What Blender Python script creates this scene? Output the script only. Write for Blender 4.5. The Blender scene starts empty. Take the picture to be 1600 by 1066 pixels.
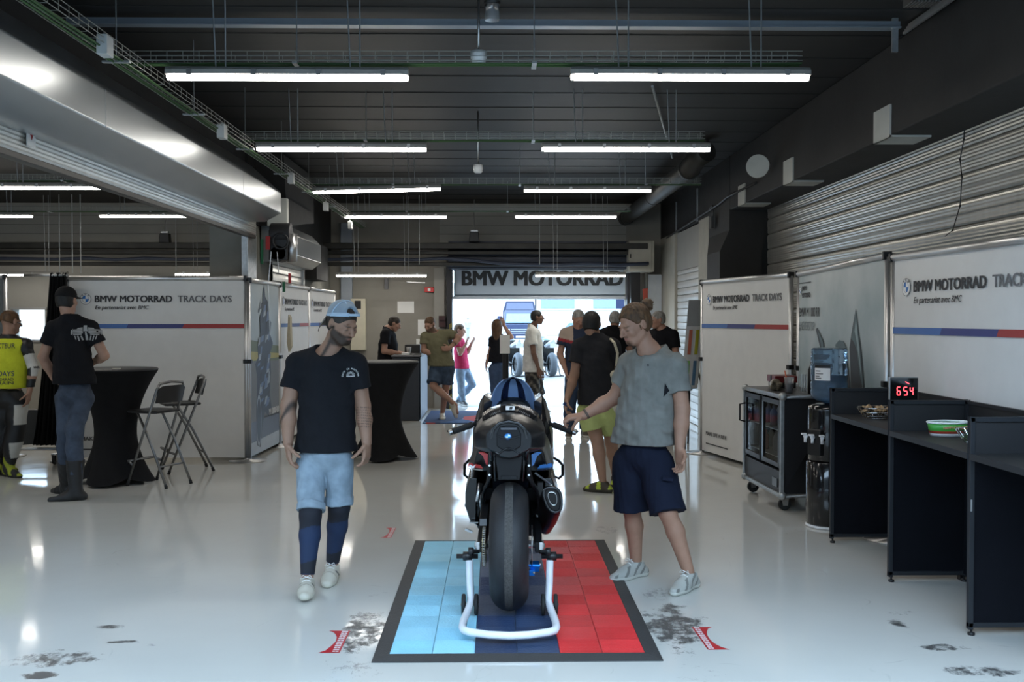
import bpy, math, random
import numpy as np
from mathutils import Vector, Matrix, Euler
SC = bpy.context.scene
COL = SC.collection
PI = math.pi
random.seed(4)
RNG = np.random.default_rng(7)

# ---------------------------------------------------------------- camera
YAW, PITCH, F, H = 0.01632, 0.0225, 1555.6, 1.6
cam_d = bpy.data.cameras.new('camera'); cam = bpy.data.objects.new('camera', cam_d); COL.objects.link(cam)
cam_d.lens = 35; cam_d.sensor_width = 36; cam_d.clip_end = 500
cam.location = (0, 0, H); cam.rotation_euler = (PI/2-PITCH, 0, -YAW)
SC.camera = cam
_M = Euler((PI/2-PITCH, 0, -YAW)).to_matrix()
def ray(px, py):
    return _M @ Vector(((px-800)/F, (533-py)/F, -1.0))
def at(px, py, Y):                 # surveyed point: photo measurement + its real distance
    r = ray(px, py); t = Y/r.y
    return Vector((r.x*t, Y, H+r.z*t))
def gp(px, py, z=0.0):
    r = ray(px, py); t = (z-H)/r.z
    return Vector((r.x*t, r.y*t, z))

# ---------------------------------------------------------------- materials
MATS = {}
def mat(name, col, rough=.6, metal=0, bump=0, bscale=200, var=.06, vscale=6, emit=0, spec=.5, sheen=0, coat=0, alpha=1, trans=0, ior=1.45, attr=False, stretch=None):
    if name in MATS: return MATS[name]
    m = bpy.data.materials.new(name); m.use_nodes = True
    nt = m.node_tree; N = nt.nodes; L = nt.links; b = N['Principled BSDF']
    if len(col) == 3: col = (*col, 1)
    b.inputs['Roughness'].default_value = rough; b.inputs['Metallic'].default_value = metal
    b.inputs['Specular IOR Level'].default_value = spec; b.inputs['IOR'].default_value = ior
    b.inputs['Coat Weight'].default_value = coat; b.inputs['Alpha'].default_value = alpha
    b.inputs['Transmission Weight'].default_value = trans
    if sheen: b.inputs['Sheen Weight'].default_value = sheen
    tc = N.new('ShaderNodeTexCoord')
    n = N.new('ShaderNodeTexNoise'); n.inputs['Scale'].default_value = vscale; n.inputs['Detail'].default_value = 4
    mp = N.new('ShaderNodeMapping'); L.new(tc.outputs['Object'], mp.inputs['Vector'])
    if stretch: mp.inputs['Scale'].default_value = stretch
    L.new(mp.outputs['Vector'], n.inputs['Vector'])
    hsv = N.new('ShaderNodeHueSaturation')
    mr = N.new('ShaderNodeMapRange'); mr.inputs['From Min'].default_value = .3; mr.inputs['From Max'].default_value = .7
    mr.inputs['To Min'].default_value = 1-var; mr.inputs['To Max'].default_value = 1+var
    L.new(n.outputs['Fac'], mr.inputs['Value']); L.new(mr.outputs['Result'], hsv.inputs['Value'])
    if attr:
        at_ = N.new('ShaderNodeAttribute'); at_.attribute_name = 'Col'; L.new(at_.outputs['Color'], hsv.inputs['Color'])
    else: hsv.inputs['Color'].default_value = col
    L.new(hsv.outputs['Color'], b.inputs['Base Color'])
    if bump:
        n2 = N.new('ShaderNodeTexNoise'); n2.inputs['Scale'].default_value = bscale; n2.inputs['Detail'].default_value = 3
        L.new(mp.outputs['Vector'], n2.inputs['Vector'])
        bp = N.new('ShaderNodeBump'); bp.inputs['Strength'].default_value = bump; bp.inputs['Distance'].default_value = .01
        L.new(n2.outputs['Fac'], bp.inputs['Height']); L.new(bp.outputs['Normal'], b.inputs['Normal'])
    if emit:
        b.inputs['Emission Color'].default_value = col; b.inputs['Emission Strength'].default_value = emit
    MATS[name] = m
    return m
def cloth(name, col, rough=.9, var=.08, **k):
    return mat(name, col, rough, bump=.35, bscale=28, var=var, vscale=14, spec=.2, **k)

BLACK = mat('satin_black', (.012,.012,.013), .4)
RUBBER = mat('black_rubber', (.014,.014,.014), .75, bump=.1)
STEEL = mat('brushed_steel', (.5,.5,.5), .35, 1)
ALU = mat('aluminium', (.62,.62,.62), .38, .9)
CHROME = mat('chrome', (.7,.7,.7), .12, 1)
WHITE = mat('white_paint', (.75,.75,.73), .45)
INK = mat('dark_ink', (.045,.045,.05), .7)
GREYINK = mat('grey_ink', (.16,.16,.17), .7)

# ---------------------------------------------------------------- objects
def link(o, parent=None):
    COL.objects.link(o)
    if parent is not None: o.parent = parent
    return o
def tag(o, label=None, cat=None, group=None, kind=None):
    if label: o['label'] = label
    if cat: o['category'] = cat
    if group: o['group'] = group
    if kind: o['kind'] = kind
    return o
def empty(name, loc=(0,0,0), rz=0, label=None, cat=None, group=None, kind=None, parent=None):
    o = bpy.data.objects.new(name, None); o.empty_display_size = .1
    o.location = loc; o.rotation_euler = (0,0,rz)
    link(o, parent); return tag(o, label, cat, group, kind)
def copy_tree(o, parent=None):
    c = o.copy(); COL.objects.link(c)
    if parent is not None: c.parent = parent
    for ch in list(o.children): copy_tree(ch, c)
    return c

class MB:
    def __init__(s): s.v = []; s.f = []; s.m = []; s.cm = 0; s.sm = []; s.smooth = False
    def add(s, vs, fs, T=None):
        n = len(s.v)
        for v in vs:
            v = Vector(v)
            if T is not None: v = T @ v
            s.v.append(tuple(v))
        for f in fs: s.f.append(tuple(i+n for i in f)); s.m.append(s.cm); s.sm.append(s.smooth)
        return s
    def box(s, c, d, T=None, rot=None):
        x, y, z = d[0]/2, d[1]/2, d[2]/2
        R = Matrix.Translation(Vector(c)) @ (Euler(rot).to_matrix().to_4x4() if rot else Matrix.Identity(4))
        if T is not None: R = T @ R
        vs = [(i*x, j*y, k*z) for i in (-1,1) for j in (-1,1) for k in (-1,1)]
        return s.add(vs, [(0,1,3,2),(4,6,7,5),(0,4,5,1),(2,3,7,6),(0,2,6,4),(1,5,7,3)], R)
    def box2(s, lo, hi, T=None):
        return s.box([(a+b)/2 for a, b in zip(lo, hi)], [abs(b-a) for a, b in zip(lo, hi)], T)
    def tube(s, pts, r, n=8, T=None, closed=False, caps=True, sx=1):
        pts = [Vector(p) for p in pts]; k = len(pts)
        rs = r if isinstance(r, (list, tuple)) else [r]*k
        vs, fs = [], []
        up = None
        for i, p in enumerate(pts):
            if closed: d = pts[(i+1) % k]-pts[i-1]
            else: d = pts[min(i+1, k-1)]-pts[max(i-1, 0)]
            if d.length < 1e-9: d = Vector((0,0,1))
            d.normalize()
            if up is None:
                up = Vector((0,0,1)) if abs(d.z) < .9 else Vector((0,1,0))
            a = d.cross(up)
            if a.length < 1e-4: a = d.cross(Vector((1,0,0)))
            a.normalize(); b = a.cross(d).normalized(); up = b
            for j in range(n):
                t = 2*PI*j/n + PI/n
                vs.append(p + a*(math.cos(t)*rs[i]*sx) + b*(math.sin(t)*rs[i]))
        for i in range(k if closed else k-1):
            for j in range(n):
                i2 = (i+1) % k
                fs.append((i*n+j, i*n+(j+1) % n, i2*n+(j+1) % n, i2*n+j))
        q = s.smooth; s.smooth = n > 6
        s.add(vs, fs, T)
        s.smooth = q
        if caps and not closed:
            s.add(vs[:n], [tuple(range(n))[::-1]], T); s.add(vs[-n:], [tuple(range(n))], T)
        return s
    def cyl(s, a, b, r, n=20, T=None, r2=None, caps=True):
        return s.tube([a, b], [r, r if r2 is None else r2], n, T, caps=caps)
    def lathe(s, prof, c=(0,0,0), n=32, T=None, sx=1, sy=1, caps=True):
        vs = [(c[0]+sx*r*math.cos(2*PI*j/n), c[1]+sy*r*math.sin(2*PI*j/n), c[2]+z) for r, z in prof for j in range(n)]
        fs = [(i*n+j, i*n+(j+1) % n, (i+1)*n+(j+1) % n, (i+1)*n+j) for i in range(len(prof)-1) for j in range(n)]
        q = s.smooth; s.smooth = True; s.add(vs, fs, T); s.smooth = q
        if caps:
            s.add(vs[:n], [tuple(range(n))[::-1]], T); s.add(vs[-n:], [tuple(range(n))], T)
        return s
    def prism(s, poly, off, T=None):      # poly: 3D points, off: extrusion vector
        n = len(poly); off = Vector(off); P = [Vector(p) for p in poly]
        vs = P+[p+off for p in P]
        fs = [tuple(range(n))[::-1], tuple(range(n, 2*n))]+[(i, (i+1) % n, n+(i+1) % n, n+i) for i in range(n)]
        return s.add(vs, fs, T)
    def loft(s, secs, closed=True, caps=True, T=None):
        n = len(secs[0]); vs = [Vector(p) for q in secs for p in q]; fs = []
        for i in range(len(secs)-1):
            for j in range(n if closed else n-1):
                fs.append((i*n+j, i*n+(j+1) % n, (i+1)*n+(j+1) % n, (i+1)*n+j))
        s.add(vs, fs, T)
        if caps and closed:
            s.add(vs[:n], [tuple(range(n))[::-1]], T); s.add(vs[-n:], [tuple(range(n))], T)
        return s
    def ell(s, c, r, n=16, T=None, rot=None):
        R = Matrix.Translation(Vector(c)) @ (Euler(rot).to_matrix().to_4x4() if rot else Matrix.Identity(4))
        if T is not None: R = T @ R
        m = max(6, n//2)
        vs = [(0,0,r[2])]+[(r[0]*math.sin(PI*i/m)*math.cos(2*PI*j/n), r[1]*math.sin(PI*i/m)*math.sin(2*PI*j/n), r[2]*math.cos(PI*i/m)) for i in range(1, m) for j in range(n)]+[(0,0,-r[2])]
        fs = [(0, 1+j, 1+(j+1) % n) for j in range(n)]
        fs += [(1+(i-1)*n+j, 1+i*n+j, 1+i*n+(j+1) % n, 1+(i-1)*n+(j+1) % n) for i in range(1, m-1) for j in range(n)]
        e = len(vs)-1
        fs += [(e, e-n+(j+1) % n, e-n+j) for j in range(n)]
        q = s.smooth; s.smooth = True; s.add(vs, fs, R); s.smooth = q
        return s
    def build(s, name, mats, parent=None, bevel=0, sub=0, smooth=None, fix=True, loc=None, rot=None, seg=2):
        me = bpy.data.meshes.new(name)
        me.from_pydata(s.v, [], s.f)
        if not isinstance(mats, (list, tuple)): mats = [mats]
        for m in mats: me.materials.append(m)
        me.polygons.foreach_set('material_index', s.m)
        me.polygons.foreach_set('use_smooth', s.sm if smooth is None else [smooth]*len(s.f))
        if fix:
            import bmesh
            bm = bmesh.new(); bm.from_mesh(me)
            bmesh.ops.remove_doubles(bm, verts=bm.verts, dist=1e-5)
            bmesh.ops.recalc_face_normals(bm, faces=bm.faces); bm.to_mesh(me); bm.free()
        o = bpy.data.objects.new(name, me); link(o, parent)
        if loc is not None: o.location = loc
        if rot is not None: o.rotation_euler = rot
        if bevel:
            b = o.modifiers.new('b', 'BEVEL'); b.width = bevel; b.segments = seg; b.limit_method = 'ANGLE'; b.angle_limit = .6
            me.polygons.foreach_set('use_smooth', [True]*len(me.polygons)); b.harden_normals = True
        if sub:
            q = o.modifiers.new('s', 'SUBSURF'); q.levels = sub; q.render_levels = sub
        return o

def one(name, mats, parent, fn, **k):
    m = MB(); fn(m); return m.build(name, mats, parent, **k)

_dg = None
def text(name, s, size, m, parent=None, loc=(0,0,0), rot=(PI/2,0,0), bold=.0, width=None, shear=0, align='LEFT', ext=.0006, T=None):
    c = bpy.data.curves.new(name, 'FONT'); c.body = s; c.size = size; c.offset = 0; c.shear = shear
    c.align_x = align; c.extrude = ext; c.resolution_u = 3
    o = bpy.data.objects.new(name, c); COL.objects.link(o)
    bpy.context.view_layer.update()
    me = bpy.data.meshes.new_from_object(o.evaluated_get(bpy.context.evaluated_depsgraph_get()))
    COL.objects.unlink(o); bpy.data.objects.remove(o)
    if bold > .006:            # thicken the strokes with shifted copies (the font has one weight)
        import bmesh
        bm = bmesh.new(); t = (bold-.004)*size*.9
        for q, (dx, dy) in enumerate(((-1,-.6),(1,-.6),(-1,.6),(1,.6),(0,0))):
            k0 = len(bm.verts); bm.from_mesh(me); bm.verts.ensure_lookup_table()
            for v in bm.verts[k0:]: v.co.x += dx*t; v.co.y += dy*t*.7; v.co.z += q*1e-5
        bm.to_mesh(me); bm.free()
    if width:
        xs = [v.co.x for v in me.vertices]; w = max(xs)-min(xs); k = width/w; x0 = min(xs)
        for v in me.vertices: v.co.x = (v.co.x-x0)*k if align == 'LEFT' else v.co.x*k
    me.materials.clear(); me.materials.append(m)
    o = bpy.data.objects.new(name, me); link(o, parent); o.location = loc; o.rotation_euler = rot
    if T is not None: o.matrix_local = T
    return o

# ---------------------------------------------------------------- signed distance modelling (bodies, clothes, organic shapes)
def R3(rot): return np.array(Euler(rot).to_matrix(), dtype=np.float32)
class SDF:
    def __init__(s, lo, hi, h):
        s.lo = np.array(lo, np.float32); s.h = h
        s.n = np.ceil((np.array(hi)-s.lo)/h).astype(int)+1
        s.D = np.full(s.n, .3, np.float32)
    def reg(s, lo, hi):
        a = np.clip(np.floor((np.array(lo)-s.lo)/s.h).astype(int), 0, s.n-1)
        b = np.clip(np.ceil((np.array(hi)-s.lo)/s.h).astype(int)+1, 1, s.n)
        b = np.maximum(b, a+1)
        g = [s.lo[i]+s.h*np.arange(a[i], b[i], dtype=np.float32) for i in range(3)]
        return (slice(a[0], b[0]), slice(a[1], b[1]), slice(a[2], b[2])), np.meshgrid(*g, indexing='ij')
    def put(s, fn, lo, hi, k, mode='u'):
        pad = k+3*s.h
        sl, (x, y, z) = s.reg(np.array(lo)-pad, np.array(hi)+pad)
        d = fn(x, y, z); D = s.D[sl]
        if mode == 'u':
            if k > 0: h = np.maximum(k-np.abs(D-d), 0)/k; D = np.minimum(D, d)-h*h*k*.25
            else: D = np.minimum(D, d)
        elif mode == 's':
            d = -d
            if k > 0: h = np.maximum(k-np.abs(D-d), 0)/k; D = np.maximum(D, d)+h*h*k*.25
            else: D = np.maximum(D, d)
        s.D[sl] = D
    def cone(s, a, b, r1, r2, k=.02, flat=None, ca=False, cb=False, mode='u'):
        a = np.array(a, np.float32); b = np.array(b, np.float32); ba = b-a; L2 = float(ba@ba)+1e-12; L = math.sqrt(L2)
        r = max(r1, r2)*(max(1, flat[1]) if flat else 1)
        ax = None
        if flat: ax = np.array(flat[0], np.float32); ax = ax/np.linalg.norm(ax); g = 1/flat[1]-1
        def fn(x, y, z):
            px, py, pz = x-a[0], y-a[1], z-a[2]
            t0 = (px*ba[0]+py*ba[1]+pz*ba[2])/L2; t = np.clip(t0, 0, 1)
            qx, qy, qz = px-t*ba[0], py-t*ba[1], pz-t*ba[2]
            if ax is not None:
                e = (qx*ax[0]+qy*ax[1]+qz*ax[2])*g; qx = qx+ax[0]*e; qy = qy+ax[1]*e; qz = qz+ax[2]*e
            d = np.sqrt(qx*qx+qy*qy+qz*qz)-(r1+(r2-r1)*t)
            if ca: d = np.maximum(d, -t0*L)
            if cb: d = np.maximum(d, (t0-1)*L)
            return d
        s.put(fn, np.minimum(a, b)-r, np.maximum(a, b)+r, k, mode); return s
    def ell(s, c, r, k=.02, R=None, mode='u'):
        c = np.array(c, np.float32); r = np.array(r, np.float32); R = np.eye(3, dtype=np.float32) if R is None else np.array(R, np.float32)
        def fn(x, y, z):
            p = [x-c[0], y-c[1], z-c[2]]
            q = [p[0]*R[0, i]+p[1]*R[1, i]+p[2]*R[2, i] for i in range(3)]
            k0 = np.sqrt(sum((q[i]/r[i])**2 for i in range(3))); k1 = np.sqrt(sum((q[i]/r[i]**2)**2 for i in range(3)))+1e-6
            return k0*(k0-1)/k1
        m = float(max(r)); s.put(fn, c-m, c+m, k, mode); return s
    def box(s, c, d, rad=.01, k=.01, R=None, mode='u'):
        c = np.array(c, np.float32); hd = np.array(d, np.float32)/2-rad; R = np.eye(3, dtype=np.float32) if R is None else np.array(R, np.float32)
        def fn(x, y, z):
            p = [x-c[0], y-c[1], z-c[2]]
            q = [np.abs(p[0]*R[0, i]+p[1]*R[1, i]+p[2]*R[2, i])-hd[i] for i in range(3)]
            return np.sqrt(sum(np.maximum(v, 0)**2 for v in q))+np.minimum(np.maximum(np.maximum(q[0], q[1]), q[2]), 0)-rad
        m = float(np.linalg.norm(np.array(d)/2)); s.put(fn, c-m, c+m, k, mode); return s
    def cut(s, p, n):             # keep the side the normal points away from
        n = np.array(n, np.float32); n = n/np.linalg.norm(n)
        g = [s.lo[i]+s.h*np.arange(s.n[i], dtype=np.float32)-p[i] for i in range(3)]
        s.D = np.maximum(s.D, (g[0]*n[0])[:, None, None]+(g[1]*n[1])[None, :, None]+(g[2]*n[2])[None, None, :]); return s
    def noise(s, amp, scale, seed=0):   # gentle folds
        rg = np.random.default_rng(seed)
        g = [s.lo[i]+s.h*np.arange(s.n[i], dtype=np.float32) for i in range(3)]
        for _ in range(5):
            d = rg.normal(size=3)*scale; ph = rg.uniform(0, 6.28, 2)
            s.D += amp*.4*np.sin((g[0]*d[0])[:, None, None]+(g[1]*d[1])[None, :, None]+(g[2]*d[2])[None, None, :]+ph[0]).astype(np.float32)
        return s
    def mesh(s, name, m, parent=None, colfn=None, origin=(0,0,0)):
        D = s.D; D[0] = D[-1] = .1; D[:, 0] = D[:, -1] = .1; D[:, :, 0] = D[:, :, -1] = .1
        S = D < 0
        c = [S[i:S.shape[0]-1+i, j:S.shape[1]-1+j, k:S.shape[2]-1+k] for i in (0,1) for j in (0,1) for k in (0,1)]
        al = c[0].copy(); an = c[0].copy()
        for q in c[1:]: al &= q; an |= q
        idx = np.argwhere(an & ~al)
        vid = np.full(an.shape, -1, np.int64); vid[tuple(idx.T)] = np.arange(len(idx))
        acc = np.zeros((len(idx), 3), np.float32); cnt = np.zeros(len(idx), np.float32)
        cor = [(i, j, k) for i in (0,1) for j in (0,1) for k in (0,1)]
        val = {q: D[idx[:, 0]+q[0], idx[:, 1]+q[1], idx[:, 2]+q[2]] for q in cor}
        for q in cor:
            for ax in range(3):
                if q[ax] == 0:
                    q2 = list(q); q2[ax] = 1; q2 = tuple(q2)
                    a, b = val[q], val[q2]; cr = (a < 0) != (b < 0)
                    t = np.where(cr, a/np.where(cr, a-b, 1), 0)
                    p = np.tile(np.array(q, np.float32), (len(idx), 1)); p[:, ax] += t
                    acc += p*cr[:, None]; cnt += cr
        V = (idx+acc/cnt[:, None])*s.h+s.lo
        Q = []
        for ax in range(3):
            o1, o2 = [i for i in range(3) if i != ax]
            A = np.take(S, range(S.shape[ax]-1), ax); B = np.take(S, range(1, S.shape[ax]), ax)
            e = np.argwhere(A != B)
            ok = (e[:, o1] > 0) & (e[:, o2] > 0) & (e[:, o1] < S.shape[o1]-1) & (e[:, o2] < S.shape[o2]-1); e = e[ok]
            f = []
            for d1, d2 in ((0,0),(1,0),(1,1),(0,1)):
                g = e.copy(); g[:, o1] -= d1; g[:, o2] -= d2; f.append(vid[tuple(g.T)])
            f = np.stack(f, 1)
            ins = S[tuple(e.T)]
            fl = ins if ax != 1 else ~ins
            f[~fl] = f[~fl][:, ::-1]
            Q.append(f)
        Q = np.concatenate(Q); Q = Q[(Q >= 0).all(1)]
        V = V-np.array(origin, np.float32)
        me = bpy.data.meshes.new(name); me.vertices.add(len(V)); me.vertices.foreach_set('co', V.astype(np.float32).ravel())
        me.loops.add(len(Q)*4); me.loops.foreach_set('vertex_index', Q.astype(np.int32).ravel())
        me.polygons.add(len(Q)); me.polygons.foreach_set('loop_start', np.arange(0, len(Q)*4, 4, dtype=np.int32))
        try: me.polygons.foreach_set('loop_total', np.full(len(Q), 4, np.int32))
        except Exception: pass
        me.update(calc_edges=True); me.validate()
        me.polygons.foreach_set('use_smooth', np.ones(len(me.polygons), bool))
        me.materials.append(m)
        if colfn is not None:
            C = colfn(V+np.array(origin, np.float32)); ca = me.color_attributes.new('Col', 'FLOAT_COLOR', 'POINT')
            ca.data.foreach_set('color', np.concatenate([C, np.ones((len(V), 1))], 1).astype(np.float32).ravel())
        o = bpy.data.objects.new(name, me); link(o, parent)
        return o
# ================================================================ THE SETTING
XL, XR, YB, ZC = -2.95, 2.95, 17.8, 3.65
YF = 3.0
XS = 3.43            # plane of the big roller shutter on the right
def S(name, mats, fn, parent=None, **k):
    o = one(name, mats, parent, fn, **k)
    if parent is None: o['kind'] = 'structure'
    return o

# floor material: glossy grey-white epoxy with rubber scuffs
def floor_material():
    m = bpy.data.materials.new('epoxy_floor'); m.use_nodes = True
    nt = m.node_tree; N = nt.nodes; L = nt.links; b = N['Principled BSDF']
    def nd(t, **k):
        n = N.new(t)
        for a, v in k.items(): setattr(n, a, v)
        return n
    def mth(op, a, c=None, cl=False):
        n = nd('ShaderNodeMath', operation=op, use_clamp=cl)
        for i, v in enumerate((a, c)):
            if v is None: continue
            if isinstance(v, (int, float)): n.inputs[i].default_value = v
            else: L.new(v, n.inputs[i])
        return n.outputs[0]
    tc = nd('ShaderNodeTexCoord'); P = tc.outputs['Object']
    def noise(sc, det=5, stretch=None, rough=.6, off=0):
        mp = nd('ShaderNodeMapping'); L.new(P, mp.inputs['Vector'])
        mp.inputs['Scale'].default_value = stretch or (1,1,1); mp.inputs['Location'].default_value = (off, off*.7, 0)
        n = nd('ShaderNodeTexNoise'); n.inputs['Scale'].default_value = sc; n.inputs['Detail'].default_value = det; n.inputs['Roughness'].default_value = rough
        L.new(mp.outputs[0], n.inputs['Vector']); return n.outputs['Fac']
    blobs = []
    for (px, py, rx, ry, a) in [(568,985,.17,.42,.44),(545,1045,.22,.22,.34),(590,930,.10,.3,.28),(1050,975,.2,.5,.46),(1030,930,.14,.22,.36),(1068,1020,.14,.2,.34),(80,1030,.28,.17,.42),(175,980,.12,.05,.44),
                                (195,1003,.1,.045,.48),(236,1008,.05,.04,.42),(1402,975,.07,.12,.42),(1415,958,.12,.06,.36),(1480,1012,.2,.07,.44),(1540,1050,.25,.1,.42),(948,828,.12,.25,.36),(60,1055,.14,.07,.5),
                                (1205,832,.2,.14,.3),(820,1055,.3,.06,.2),(1090,1050,.2,.2,.3),(380,850,.3,.25,.18),(480,1050,.3,.16,.22)]:
        c = gp(px, py); blobs.append((c.x, c.y, rx, ry, a))
    sep = nd('ShaderNodeSeparateXYZ'); L.new(P, sep.inputs[0])
    tot = None
    wob = mth('MULTIPLY', mth('SUBTRACT', noise(5, 6), .5), 2.4)
    for (x, y, rx, ry, a) in blobs:
        dx = mth('DIVIDE', mth('SUBTRACT', sep.outputs[0], x), rx); dy = mth('DIVIDE', mth('SUBTRACT', sep.outputs[1], y), ry)
        d = mth('ADD', mth('ADD', mth('MULTIPLY', dx, dx), mth('MULTIPLY', dy, dy)), wob)
        v = mth('MULTIPLY', mth('SUBTRACT', 1.25, d, True), a)
        tot = v if tot is None else mth('MAXIMUM', tot, v)
    marks = mth('MULTIPLY', mth('SUBTRACT', mth('ADD', noise(10, 12, (1.3,1,1), .86), mth('MULTIPLY', tot, .78)), .79), 14, True)
    n2 = noise(9, 8, (4.5,.9,1), .75, 3.3)
    light = mth('MULTIPLY', mth('SUBTRACT', n2, .665), 7, True)
    # hairline swirling scratches: thin bands of a distorted wave
    w = nd('ShaderNodeTexVoronoi', feature='DISTANCE_TO_EDGE'); w.inputs['Scale'].default_value = 1.1
    wp = nd('ShaderNodeMapping'); wp.inputs['Rotation'].default_value = (0,0,.6); wp.inputs['Scale'].default_value = (1,.45,1)
    ad = nd('ShaderNodeVectorMath', operation='ADD'); nn = nd('ShaderNodeTexNoise'); nn.inputs['Scale'].default_value = 1.2; nn.inputs['Detail'].default_value = 2
    L.new(P, nn.inputs['Vector']); L.new(P, ad.inputs[0]); L.new(nn.outputs['Color'], ad.inputs[1]); L.new(ad.outputs[0], wp.inputs['Vector']); L.new(wp.outputs[0], w.inputs['Vector'])
    hair = mth('MULTIPLY', mth('MULTIPLY', mth('SUBTRACT', .004, w.outputs['Distance'], True), 160, True), mth('MULTIPLY', mth('SUBTRACT', noise(3, 3, off=9), .53), 6, True))
    dk = mth('MAXIMUM', mth('MAXIMUM', mth('MULTIPLY', marks, .93), mth('MULTIPLY', light, .45)), mth('MULTIPLY', hair, .35))
    big = noise(.7, 4)
    base = nd('ShaderNodeMixRGB'); base.inputs[1].default_value = (.50,.49,.455,1); base.inputs[2].default_value = (.60,.595,.56,1); L.new(big, base.inputs[0])
    mx = nd('ShaderNodeMixRGB'); mx.inputs[2].default_value = (.03,.03,.032,1); L.new(base.outputs[0], mx.inputs[1]); L.new(dk, mx.inputs[0])
    L.new(mx.outputs[0], b.inputs['Base Color'])
    r = mth('ADD', mth('ADD', mth('MULTIPLY', noise(2.2, 5), .10), .03), mth('MULTIPLY', dk, .35)); L.new(r, b.inputs['Roughness'])
    b.inputs['Specular IOR Level'].default_value = .6
    bp = nd('ShaderNodeBump'); bp.inputs['Strength'].default_value = .35; bp.inputs['Distance'].default_value = .004
    L.new(noise(1.6, 3), bp.inputs['Height']); L.new(bp.outputs[0], b.inputs['Normal'])
    return m
FLOOR = floor_material()
DARKCON = mat('dark_painted_concrete', (.022,.021,.02), .75, bump=.3, bscale=12, var=.2, vscale=2)
CEILM = mat('dark_ceiling_boards', (.014,.0135,.0125), .6, var=.2, vscale=2, stretch=(.3,6,1))
CONC = mat('grey_concrete', (.23,.225,.20), .85, bump=.2, bscale=20, var=.12, vscale=3)
BACKW = mat('grey_wall_render', (.27,.255,.225), .85, bump=.1, bscale=60, var=.07, vscale=3)
PANELW = mat('pale_wall_panels', (.34,.33,.30), .7, var=.05, vscale=2)
SHUT = mat('shutter_aluminium', (.62,.61,.57), .34, .75, var=.07, vscale=2, stretch=(6,6,.6))
BOXM = mat('shutter_box_steel', (.42,.44,.45), .30, .7, var=.05, vscale=1.5)
APRON = mat('outdoor_concrete', (.26,.26,.26), .8, bump=.05, var=.06, vscale=.4)
GALV = mat('galvanised_steel', (.42,.44,.45), .42, .8, var=.15, vscale=20)
BEIGE = mat('beige_pillar_paint', (.42,.40,.34), .8, var=.06)

S('floor', FLOOR, lambda m: m.box2((-9.6,YF-.2,-.2),(4.4,YB+.12,0)))
S('ground_outside_rear', APRON, lambda m: m.box2((-120,YB+.12,-.25),(120,170,-.004)))
S('ground_outside_front', APRON, lambda m: m.box2((-60,-60,-.25),(60,YF-.2,-.004)))
def ceil(m):
    m.cm = 0; m.box2((-9.6,YF-.2,ZC),(4.4,YB+.3,ZC+.3))
S('ceiling', CEILM, ceil)
for k, y in enumerate(np.arange(.4, 17.6, .62)):
    S('ceiling_board_joint', DARKCON, lambda m: m.box2((XL,y-.005,ZC-.005),(XR,y+.005,ZC-.001)))
# right side: beam, columns, wall, big shutter
S('beam', DARKCON, lambda m: m.box2((XR,YF,2.97),(4.3,12.55,ZC)), bevel=.015)
def colr(m):
    a = [(2.95,0),(3.45,0)]
    m.loft([[(2.83,12.55,0),(3.36,12.55,0),(3.36,13.3,0),(2.83,13.3,0)],[(2.83,12.55,2.45),(3.36,12.55,2.45),(3.36,13.3,2.45),(2.83,13.3,2.45)],
            [(2.95,12.55,2.72),(3.45,12.55,2.72),(3.45,13.75,2.72),(2.95,13.75,2.72)],[(2.95,12.55,ZC),(3.45,12.55,ZC),(3.45,13.75,ZC),(2.95,13.75,ZC)]])
S('column', DARKCON, colr)
def wallr(m):
    m.cm = 0; m.box2((XS+.12,YF,0),(4.3,12.55,2.97))
    m.cm = 1; m.box2((XR,13.75,3.02),(3.6,YB,ZC)); m.box2((3.05,12.6,0),(3.6,YB,3.02))
    m.cm = 2; m.box2((XR,13.77,0),(3.1,14.46,3.02)); m.box2((XR,16.4,0),(3.1,YB,3.02))
S('wall_right', [CONC, DARKCON, BEIGE], wallr)
S('wall_right_panel', PANELW, lambda m: m.box2((2.99,14.46,2.38),(3.06,16.4,3.0)))
for y in (14.5, 16.2):
    S('trim_1', GALV, lambda m: m.box2((2.93,y,3.02),(2.95,y+.03,3.5)))
def slats(m, a, b, z0, z1, prof='big', n=None, T=None):
    """ribbed shutter curtain in the XZ plane from x=a..b (front towards -y)"""
    secs = []; z = z0
    p = .19 if prof == 'big' else .11
    pts = []
    while z < z1-1e-6:
        t = min(p, z1-z)
        for f, d in ((0,0),(.03,.022),(.10,.03),(.5,.034),(.9,.03),(.97,.022),(.99,0)):
            pts.append((d, z+f*t))
            if f in (.10,.5) and prof == 'big':
                for q in range(1, 6):
                    g = f+(.4)*q/6
                    pts.append((d-(.0035 if q % 2 else 0), z+g*t))
        z += p
    vs = [(x, -d, zz) for x in (a, b) for d, zz in pts]; k = len(pts)
    m.add(vs, [(i, i+1, k+i+1, k+i) for i in range(k-1)], T)
    m.box2((a,0,z0),(b,.03,z1), T)
T_R = Matrix.Translation((XS+.02, 0, 0)) @ Matrix.Rotation(-PI/2, 4, 'Z')    # local x -> -Y, front(-y) -> -X
d3 = empty('door_3', (0,0,0), kind='structure')
one('shutter_curtain', SHUT, d3, lambda m: slats(m, -12.5, -YF, 0, 3.1, 'big', T=T_R))
T_R2 = Matrix.Translation((3.03, 0, 0)) @ Matrix.Rotation(-PI/2, 4, 'Z')
d4 = empty('door_4', (0,0,0), kind='structure')
one('shutter_curtain', mat('pale_shutter', (.6,.6,.58), .35, .2), d4, lambda m: slats(m, -16.4, -14.46, 0, 2.38, 'small', T=T_R2))
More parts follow.
